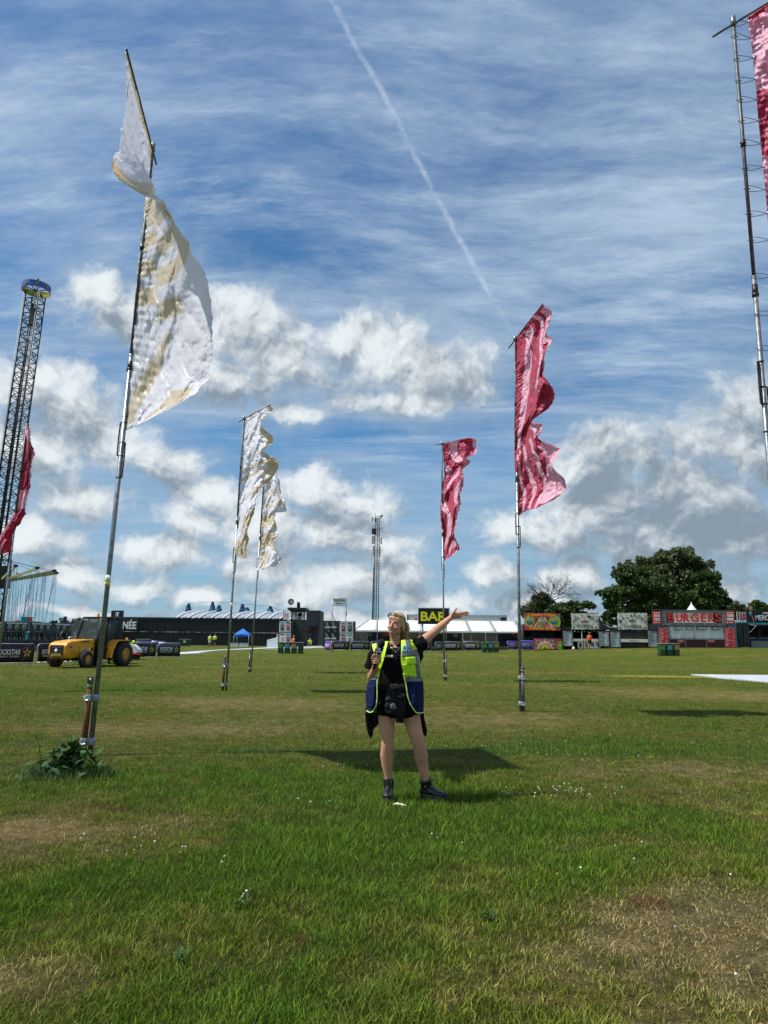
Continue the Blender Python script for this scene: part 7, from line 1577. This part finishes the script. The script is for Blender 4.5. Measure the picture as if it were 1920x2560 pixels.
    def cloth(name, m, rows, res=(14, 40), cr=.006, crs=14, par=None, r0=0., r1=1., c0=0., c1=1., lift=0., th=.004):
        A_ = np.array([[[q[0], q[1], q[2]] for q in r] for r in rows], float); big = 241
        A2 = catmull(A_, big); A2 = catmull(A2.transpose(1, 0, 2), 121).transpose(1, 0, 2)
        ri = np.clip(np.linspace(r0, r1, res[1])*(big-1), 0, big-1).astype(int); ci = np.clip(np.linspace(c0, c1, res[0])*120, 0, 120).astype(int); A3 = A2[ri][:, ci]
        q = np.stack([(A3[..., 0]-960)/F, (1280-A3[..., 1])/F, -np.ones(A3.shape[:2])], -1) @ np.array(RM).T
        d = A3[..., 2]+(fbm(A3[..., 0]*crs/260, A3[..., 1]*crs/400, 4)-.5)*2*cr*2-lift
        pos = np.array(CAM)+q*((YW+d)/q[..., 1])[..., None]-np.array(off)
        me = np_mesh(name, pos.reshape(-1, 3), [grid_faces(res[0], res[1])]); me.polygons.foreach_set('use_smooth', [True]*len(me.polygons))
        o = mesh(name, me, M[m], par or t); s = o.modifiers.new('s', 'SOLIDIFY'); s.thickness = th; s.offset = 0; return o, pos.reshape(res[1], res[0], 3)
    VR = [[(1003,1601,-.085), (1020,1599,-.06), (1036,1601,-.02)], [(1003,1622,-.155), (1024,1620,-.14), (1043,1619,-.05)], [(1003,1655,-.185), (1028,1654,-.165), (1049,1652,-.06)], [(1010,1690,-.165), (1032,1690,-.15), (1055,1690,-.04)],
          [(1015,1712,-.165), (1037,1712,-.155), (1058,1710,-.03)], [(1020,1742,-.17), (1040,1743,-.16), (1059,1741,-.02)], [(1028,1764,-.17), (1044,1767,-.16), (1059,1764,-.02)], [(1040,1781,-.165), (1050,1783,-.155), (1058,1781,-.03)]]
    VL = [[(970,1603,-.085), (950,1606,-.065), (930,1611,-.02)], [(966,1622,-.150), (950,1625,-.135), (934,1628,-.10)], [(959,1650,-.175), (951,1650,-.165), (942,1650,-.14)], [(947,1688,-.155), (942,1688,-.15), (935,1688,-.12)],
          [(943,1706,-.16), (933,1706,-.14), (921,1706,-.06)], [(943,1740,-.165), (930,1740,-.15), (914,1738,-.04)], [(940,1764,-.165), (928,1766,-.15), (916,1762,-.04)], [(931,1780,-.16), (924,1781,-.15), (917,1777,-.06)]]
    for rows, s in ((VR, 1), (VL, -1)):
        vest, _ = cloth('vest_front', 'hivis', rows, (20, 50), r0=0, r1=.45); vest['label'] = 'yellow upper front panel of the vest'
        cloth('reflective_band', 'reflect', rows, (16, 10), par=vest, r0=.445, r1=.525, lift=.004)
        nav, _ = cloth('vest_skirt', 'navy', rows, (20, 40), r0=.52, r1=1.0, cr=.009)
        edge, pos = cloth('edge_core', 'piping', rows, (4, 60), r0=.40, r1=1.0, c0=0, c1=.05, lift=.004)
        ep = [Vector(p)+Vector((0, -.004, 0)) for p in pos[:, 0]]
        e2, pos2 = cloth('hem_core', 'piping', rows, (30, 3), r0=.985, r1=1.0, lift=.004); ep += [Vector(p)+Vector((0, -.004, 0)) for p in pos2[-1, 3:]]
        for k in (edge, e2): bpy.data.objects.remove(k)
        m = MB(); m.tube(ep, .0055, 6); m.build('edge_piping', M['piping'], nav, local=True)
        if s > 0:
            cloth('reflective_band', 'reflect', rows, (8, 24), par=vest, r0=0., r1=.19, c0=.30, c1=.62, lift=.006); cloth('reflective_band', 'reflect', rows, (16, 8), par=vest, r0=.165, r1=.235, c0=.05, c1=.98, lift=.008); cloth('reflective_band', 'reflect', rows, (8, 24), par=vest, r0=.23, r1=.45, c0=.70, c1=.93, lift=.006)
            cloth('pocket_flap', 'hivis', rows, (10, 8), par=vest, r0=.245, r1=.315, c0=.26, c1=.74, lift=.014); cloth('pocket', 'hivis', rows, (10, 14), par=vest, r0=.31, r1=.43, c0=.10, c1=.62, lift=.009)
            bd, _ = cloth('id_badge', 'badge', rows, (8, 10), par=vest, r0=.105, r1=.185, c0=.13, c1=.36, lift=.010, cr=.001); cloth('badge_print', 'badgedark', rows, (6, 6), par=vest, r0=.115, r1=.15, c0=.17, c1=.29, lift=.012, cr=.001)
            cloth('pocket', 'navy', rows, (10, 14), par=nav, r0=.60, r1=.86, c0=.42, c1=.96, lift=.012); cloth('pocket_flap', 'navy', rows, (10, 8), par=nav, r0=.575, r1=.645, c0=.40, c1=.98, lift=.018)
            rg = MB(); q = W(1022, 1691, -.175); rg.tube([q+Vector((math.cos(a)*.009, 0, math.sin(a)*.009)) for a in np.linspace(0, 6.28, 12)], .002, 5); rg.build('ring_clip', M['ink'], vest)
        else:
            cloth('reflective_band', 'reflect', rows, (8, 20), par=vest, r0=.0, r1=.2, c0=.42, c1=.72, lift=.006); cloth('pocket', 'navy', rows, (10, 14), par=nav, r0=.60, r1=.88, c0=.30, c1=.97, lift=.016)
    VB = [[(931,1610,-.01), (988,1602,.10), (1037,1602,.0)], [(928,1640,.05), (988,1640,.15), (1047,1640,.05)], [(926,1690,.05), (988,1690,.14), (1054,1690,.03)], [(918,1740,.02), (990,1745,.16), (1058,1740,.04)], [(918,1776,.0), (990,1782,.17), (1058,1778,.03)]]
    cloth('vest_back', 'hivis', VB, (24, 40), r1=.6); cloth('vest_back_skirt', 'navy', VB, (24, 20), r0=.6)
    # jacket knotted round the waist
    j = MB(); j.tube([W(948,1722,-.0), W(965,1718,-.10), W(990,1720,-.145), W(1015,1718,-.11), W(1040,1722,-.0)], [.022, .026, .036, .026, .022], 12)
    j.tube([W(985,1712,-.14), W(980,1728,-.155), W(978,1750,-.16), W(977,1770,-.165), W(977,1783,-.16)], [(.028,.020), (.042,.022), (.052,.022), (.056,.020), (.052,.016)], 16, ref=X)
    j.tube([W(990,1716,-.14), W(1003,1740,-.15), W(1003,1775,-.15), W(999,1804,-.13)], [(.022,.02), (.04,.024), (.048,.022), (.030,.014)], 14, ref=X)
    done(j, 'tied_jacket', 'jacket', .0055, 1, .010, 17)
    JL = [[(914,1770,.06), (932,1774,.10), (950,1776,.10)], [(914,1795,.07), (930,1798,.11), (948,1800,.11)], [(917,1818,.08), (931,1818,.11), (944,1812,.12)], [(922,1836,.09), (928,1832,.11), (934,1818,.12)], [(925,1845,.09), (928,1843,.10), (931,1838,.10)]]
    JR = [[(1040,1775,.08), (1050,1776,.07), (1058,1774,.05)], [(1044,1795,.08), (1053,1795,.07), (1060,1792,.05)], [(1050,1815,.08), (1058,1815,.07), (1064,1812,.05)], [(1058,1832,.08), (1062,1832,.07), (1067,1830,.05)], [(1061,1839,.07), (1063,1840,.07), (1066,1838,.06)]]
    JB = [[(944,1725,.13), (990,1722,.17), (1045,1725,.13)], [(935,1760,.14), (990,1765,.19), (1052,1762,.14)], [(945,1795,.14), (990,1802,.18), (1045,1798,.14)]]
    for nm, rows in (('jacket_side', JL), ('jacket_side', JR), ('jacket_back', JB)): cloth(nm, 'jacket', rows, (16, 30), cr=.016, crs=26, th=.012)
    lg = MB(); q = W(983, 1766, -.196); lg.tube([q+Vector((math.cos(a)*.024, 0, math.sin(a)*.024)) for a in np.linspace(0, 6.28, 18)], .0028, 5); lg.tube([q+Vector((-.026, 0, .012)), q+Vector((-.006, -.002, .0)), q+Vector((-.026, 0, -.016))], .004, 5); lg.tube([q+Vector((.0, 0, .02)), q+Vector((.008, 0, -.002)), q+Vector((.0, 0, -.02))], .004, 5); lg.build('jacket_emblem', M['greyprint'], t)
    # shirt lettering and necklace
    sx = W(967, 1639.5, -.150); text('MANC', t, M['whiteprint'], tuple(W(964, 1640, -.142)), .088, .021, bold=.05, ext=.012); text('THE', t, M['whiteprint'], tuple(W(957, 1633.5, -.138)), .056, .020, bold=.05, ext=.012)
    MB().ball(W(980, 1641, -.146), (.0125, .006, .0125), 12, 8).build('yellow_dot', M['yellowdot'], t)
    m = MB(); m.tube([W(974,1611,-.07), W(979,1620,-.115), W(989,1629,-.132), W(998,1621,-.118), W(1004,1611,-.07)], .0016, 5); m.ball(W(989,1630,-.134), .004, 8, 6); m.build('necklace', M['alu'], t)
    # ---------------- boots
    def boot(ax, ay, d, ln, shaft_top, lab):
        g_ = GP(ax, ay)+Vector((0, -.004, .012)); d = Vector(d).normalized(); s = Vector((-d.y, d.x, 0)); up = Vector((0, 0, 1))
        m = MB(); top = shaft_top; m.tube([g_+up*.045, g_+up*.11, (g_+up*.11+top)/2, top], [(.042,.050), (.045,.052), (.047,.050), (.050,.051)], 18, ref=tuple(s))
        m.tube([g_-d*.055+up*.062, g_+up*.075, g_+d*.06+up*.070, g_+d*.12+up*.056, g_+d*ln+up*.052], [(.034,.034), (.040,.044), (.043,.040), (.045,.030), (.034,.022)], 16, ref=tuple(s))
        m.ball(g_+d*(ln-.015)+up*.055, (.040, .040, .028), 12, 8)
        me = remesh(m, .005, 2); crumple(me, .0025, 30); shift(me, off); o = mesh('boot', me, M['leather'], t); o['label'] = lab
        sl = MB(); out = []
        for k in range(20):
            a = 2*math.pi*k/20; f = math.cos(a); w_ = .046*(1-.12*(f < -.3)); out.append(g_+d*(ln/2-.02+f*(ln/2+.045))+s*math.sin(a)*w_)
        sl.poly([p+up*.004 for p in out], (0, 0, .036)); sl.build('sole', M['sole'], o, bevel=.004)
        st = MB(); st.tube([p*1.0+up*.041 for p in out]+[out[0]+up*.041], .0018, 4); st.build('welt_stitching', M['stitch'], o)
        lc = MB()
        for k in range(6):
            f = k/5; c_ = g_+d*(.085-.045*f)+up*(.098+.075*f)
            lc.tube([c_+s*.018+up*.002, c_+d*.008, c_-s*.018+up*.002], .0028, 5)
        c_ = g_+d*.048+up*.178; lc.tube([c_, c_+d*.03-s*.025+up*.012, c_+d*.045-s*.04-up*.02, c_+d*.01-s*.02], .0026, 5); lc.tube([c_, c_+d*.03+s*.03-up*.01, c_+d*.06+s*.03-up*.05], .0026, 5)
        lc.build('laces', M['black'], o)
        return o
    boot(972, 2000.5, (-.12, -1, 0), .165, W(971, 1946, .01), 'boot seen from the front'); boot(1066, 2000, (.93, -.55, 0), .195, W(1063, 1948, .0), 'boot turned outwards to the side')
    # ---------------- microphone (held: a thing of its own)
    a_, b_ = W(933.5, 1673, -.245), W(948, 1632, -.258); mic = thing('microphone', 'black reporter microphone with foam ball and white THE MANC lettering held in the fist', 'microphone', a_)
    dd = (b_-a_).normalized(); m = MB(); m.tube([a_, a_+dd*.08, b_, b_+dd*.02], [.0125, .0145, .017, .017], 14); m.build('handle', M['steelblack'], mic)
    m = MB(); c0 = W(947, 1626, -.262); cube_r = Vector((1, .15, 0)).normalized()*.036; upv = dd*.029; fw = Vector((.15, -1, 0)).normalized()*.034
    vs = [c0+sx_*cube_r+sy_*fw+sz_*upv for sz_ in (-1, 1) for sx_, sy_ in ((-1, -1), (1, -1), (1, 1), (-1, 1))]; m.add(vs, [(0,3,2,1),(4,5,6,7),(0,1,5,4),(1,2,6,5),(2,3,7,6),(3,0,4,7)]); fl = m.build('microphone_flag', M['black'], mic, bevel=.006)
    fc = c0+fw*1.06
    text('THE', fl, M['whiteprint'], tuple(fc+upv*.42-cube_r*.35), .038, .017, bold=.06, ext=.002, rz=.15, tilt=-.12); text('MANC', fl, M['whiteprint'], tuple(fc-upv*.42), .062, .018, bold=.06, ext=.002, rz=.15, tilt=-.12)
    m = MB(); m.ball((0, 0, 0), (.036, .036, .046), 20, 14); q = Vector((0, 0, 1)).rotation_difference(dd); c1 = c0+dd*.063
    m.v = [tuple(c1+q @ Vector(v)) for v in m.v]; m.build('foam_windshield', M['foam'], mic)
woman()
def figure(px, py, Y, h, label, top, bottom, hair, face=-1, stance='stand', vest=None, grp='distant workers'):
    """small distant person; joints in metres, y towards the camera is negative"""
    g0 = P(px, py, Y); t = thing('person', label, 'person', g0, None); k = h/1.75; rr = random.Random(int(px)); fx = face
    b = MB(); C_ = lambda x, y, z: (x*k, y*k, z*k)
    if stance == 'crouch':
        hip, ch, nk, hd = (0, .1, .45), (.02, -.05, .80), (.02, -.12, 1.0), (.03, -.16, 1.15); legs = [[(-.1, .1, .45), (-.2, -.3, .55), (-.18, -.05, .08)], [(.1, .1, .45), (.25, -.3, .5), (.2, -.02, .08)]]; arms = [[(-.18, -.08, .92), (-.3, -.3, .7), (-.15, -.42, .5)], [(.2, -.08, .92), (.3, -.28, .66), (.15, -.42, .45)]]
    else:
        w = .10 if stance == 'walk' else .05; hip, ch, nk, hd = (0, 0, .95), (0, .02*fx, 1.28), (0, 0, 1.46), (0, .02*fx, 1.62)
        legs = [[(-.09, 0, .92), (-.10, -.06*w*10, .50), (-.11, w*.8, .08)], [(.09, 0, .92), (.11, .0, .50), (.12, -w*.8, .08)]]
        arms = [[(-.20, 0, 1.40), (-.27, .04, 1.12), (-.24, -.12, .90)], [(.20, 0, 1.40), (.27, .02, 1.12), (.22, -.16, .95)]]
        if stance == 'work': arms = [[(-.20, 0, 1.40), (-.28, .05, 1.15), (-.12, .28, 1.08)], [(.20, 0, 1.40), (.28, .05, 1.15), (.12, .28, 1.08)]]
        if stance == 'carry': arms = [[(-.20, 0, 1.40), (-.26, -.05, 1.12), (.08, -.25, 1.15)], [(.20, 0, 1.40), (.34, -.05, 1.2), (.50, -.12, 1.30)]]
    b.tube([C_(*hip), C_(*ch), C_(*nk)], [(.15*k, .11*k), (.17*k, .12*k), (.08*k, .07*k)], 12, ref=(1, 0, 0)); b.tube([C_(*nk), C_(*hd)], .055*k, 10); b.ball(C_(*hd), (.085*k, .10*k, .12*k), 12, 9)
    b.tube([C_(hd[0], hd[1]+face*.09, hd[2]), C_(hd[0], hd[1]+face*.12, hd[2]-.02)], .018*k, 6)
    for l in legs: b.tube([C_(*p) for p in l], [.085*k, .058*k, .04*k], 10); b.tube([C_(l[2][0], l[2][1]+.03, .05), C_(l[2][0]*1.1, l[2][1]+face*.16, .035)], [.045*k, .035*k], 8)
    for l in arms: b.tube([C_(*p) for p in l], [.052*k, .042*k, .03*k], 8); b.ball(C_(*l[2]), (.035*k, .03*k, .05*k), 8, 6)
    me = remesh(b, .022, 2); mesh('body', me, M['skin'], t)
    def lay(nm, m_, parts, vox=.022):
        q = MB()
        for pts, r in parts: q.tube([C_(*p) for p in pts], r, 12, ref=(1, 0, 0))
        me = remesh(q, vox, 1); crumple(me, .008, 9); return mesh(nm, me, M[m_], t)
    lay('shirt', top, [([(hip[0], hip[1], hip[2]-.02), ch, nk], [(.19*k, .14*k), (.205*k, .15*k), (.10*k, .085*k)])]+[([a[0], tuple((np.array(a[0])+np.array(a[1]))/2)], [.078*k, .07*k]) for a in arms])
    if vest: lay('vest', vest, [([(hip[0], hip[1], hip[2]+.02), ch, (nk[0], nk[1], nk[2]-.03)], [(.215*k, .165*k), (.225*k, .172*k), (.15*k, .11*k)])])
    lay('trousers', bottom, [([(hip[0], hip[1], hip[2]+.05), (hip[0], hip[1], hip[2]-.08)], [(.175*k, .13*k), (.18*k, .135*k)])]+[([l[0], tuple(np.array(l[0])*.1+np.array(l[1])*.9)], [.105*k, .078*k]) for l in legs])
    q = MB()
    for l in legs: q.tube([C_(l[2][0], l[2][1]+.05, .06), C_(l[2][0]*1.1, l[2][1]+face*.18, .05)], [.06*k, .05*k], 8)
    q.build('shoes', M['black'], t, local=True)
    q = MB(); q.ball(C_(hd[0], hd[1]-face*.02, hd[2]+.03), (.095*k, .108*k, .115*k), 12, 9); q.build('hair', M[hair], t, local=True)
    if stance == 'carry': q = MB(); q.poly([C_(.08, -.30, .95), C_(.55, -.22, 1.0), C_(.62, -.2, 1.4), C_(.12, -.28, 1.38)], (0, .05, 0)); o = q.build('black_sack', M['jacket'], t, local=True)
    return t
figure(524, 1616, 101, 1.72, 'left one of two walking hi-vis workers, in white trousers, by the black wall', 'white', 'canvaswhite', 'ink', -1, 'walk', 'hivis')
figure(536.5, 1616, 101, 1.76, 'right one of two walking hi-vis workers, in black shorts, by the black wall', 'white', 'black', 'ink', -1, 'walk', 'hivis')
figure(733.5, 1632, 68, 1.68, 'person in orange vest and dark shorts beside the recycling bins, holding a black bag', 'ink', 'jacket', 'brow', -1, 'carry', 'orangevest')
figure(1475, 1622.5, 74.0, 1.72, 'worker in orange vest and black shorts seen from behind at the hotdog counter', 'orangevest', 'black', 'brow', 1, 'work', 'orangevest')
figure(775, 1616.5, 104, 1.75, 'person in yellow hi-vis crouching by the foot of the black tower', 'hivis', 'ink', 'ink', -1, 'crouch', 'hivis')
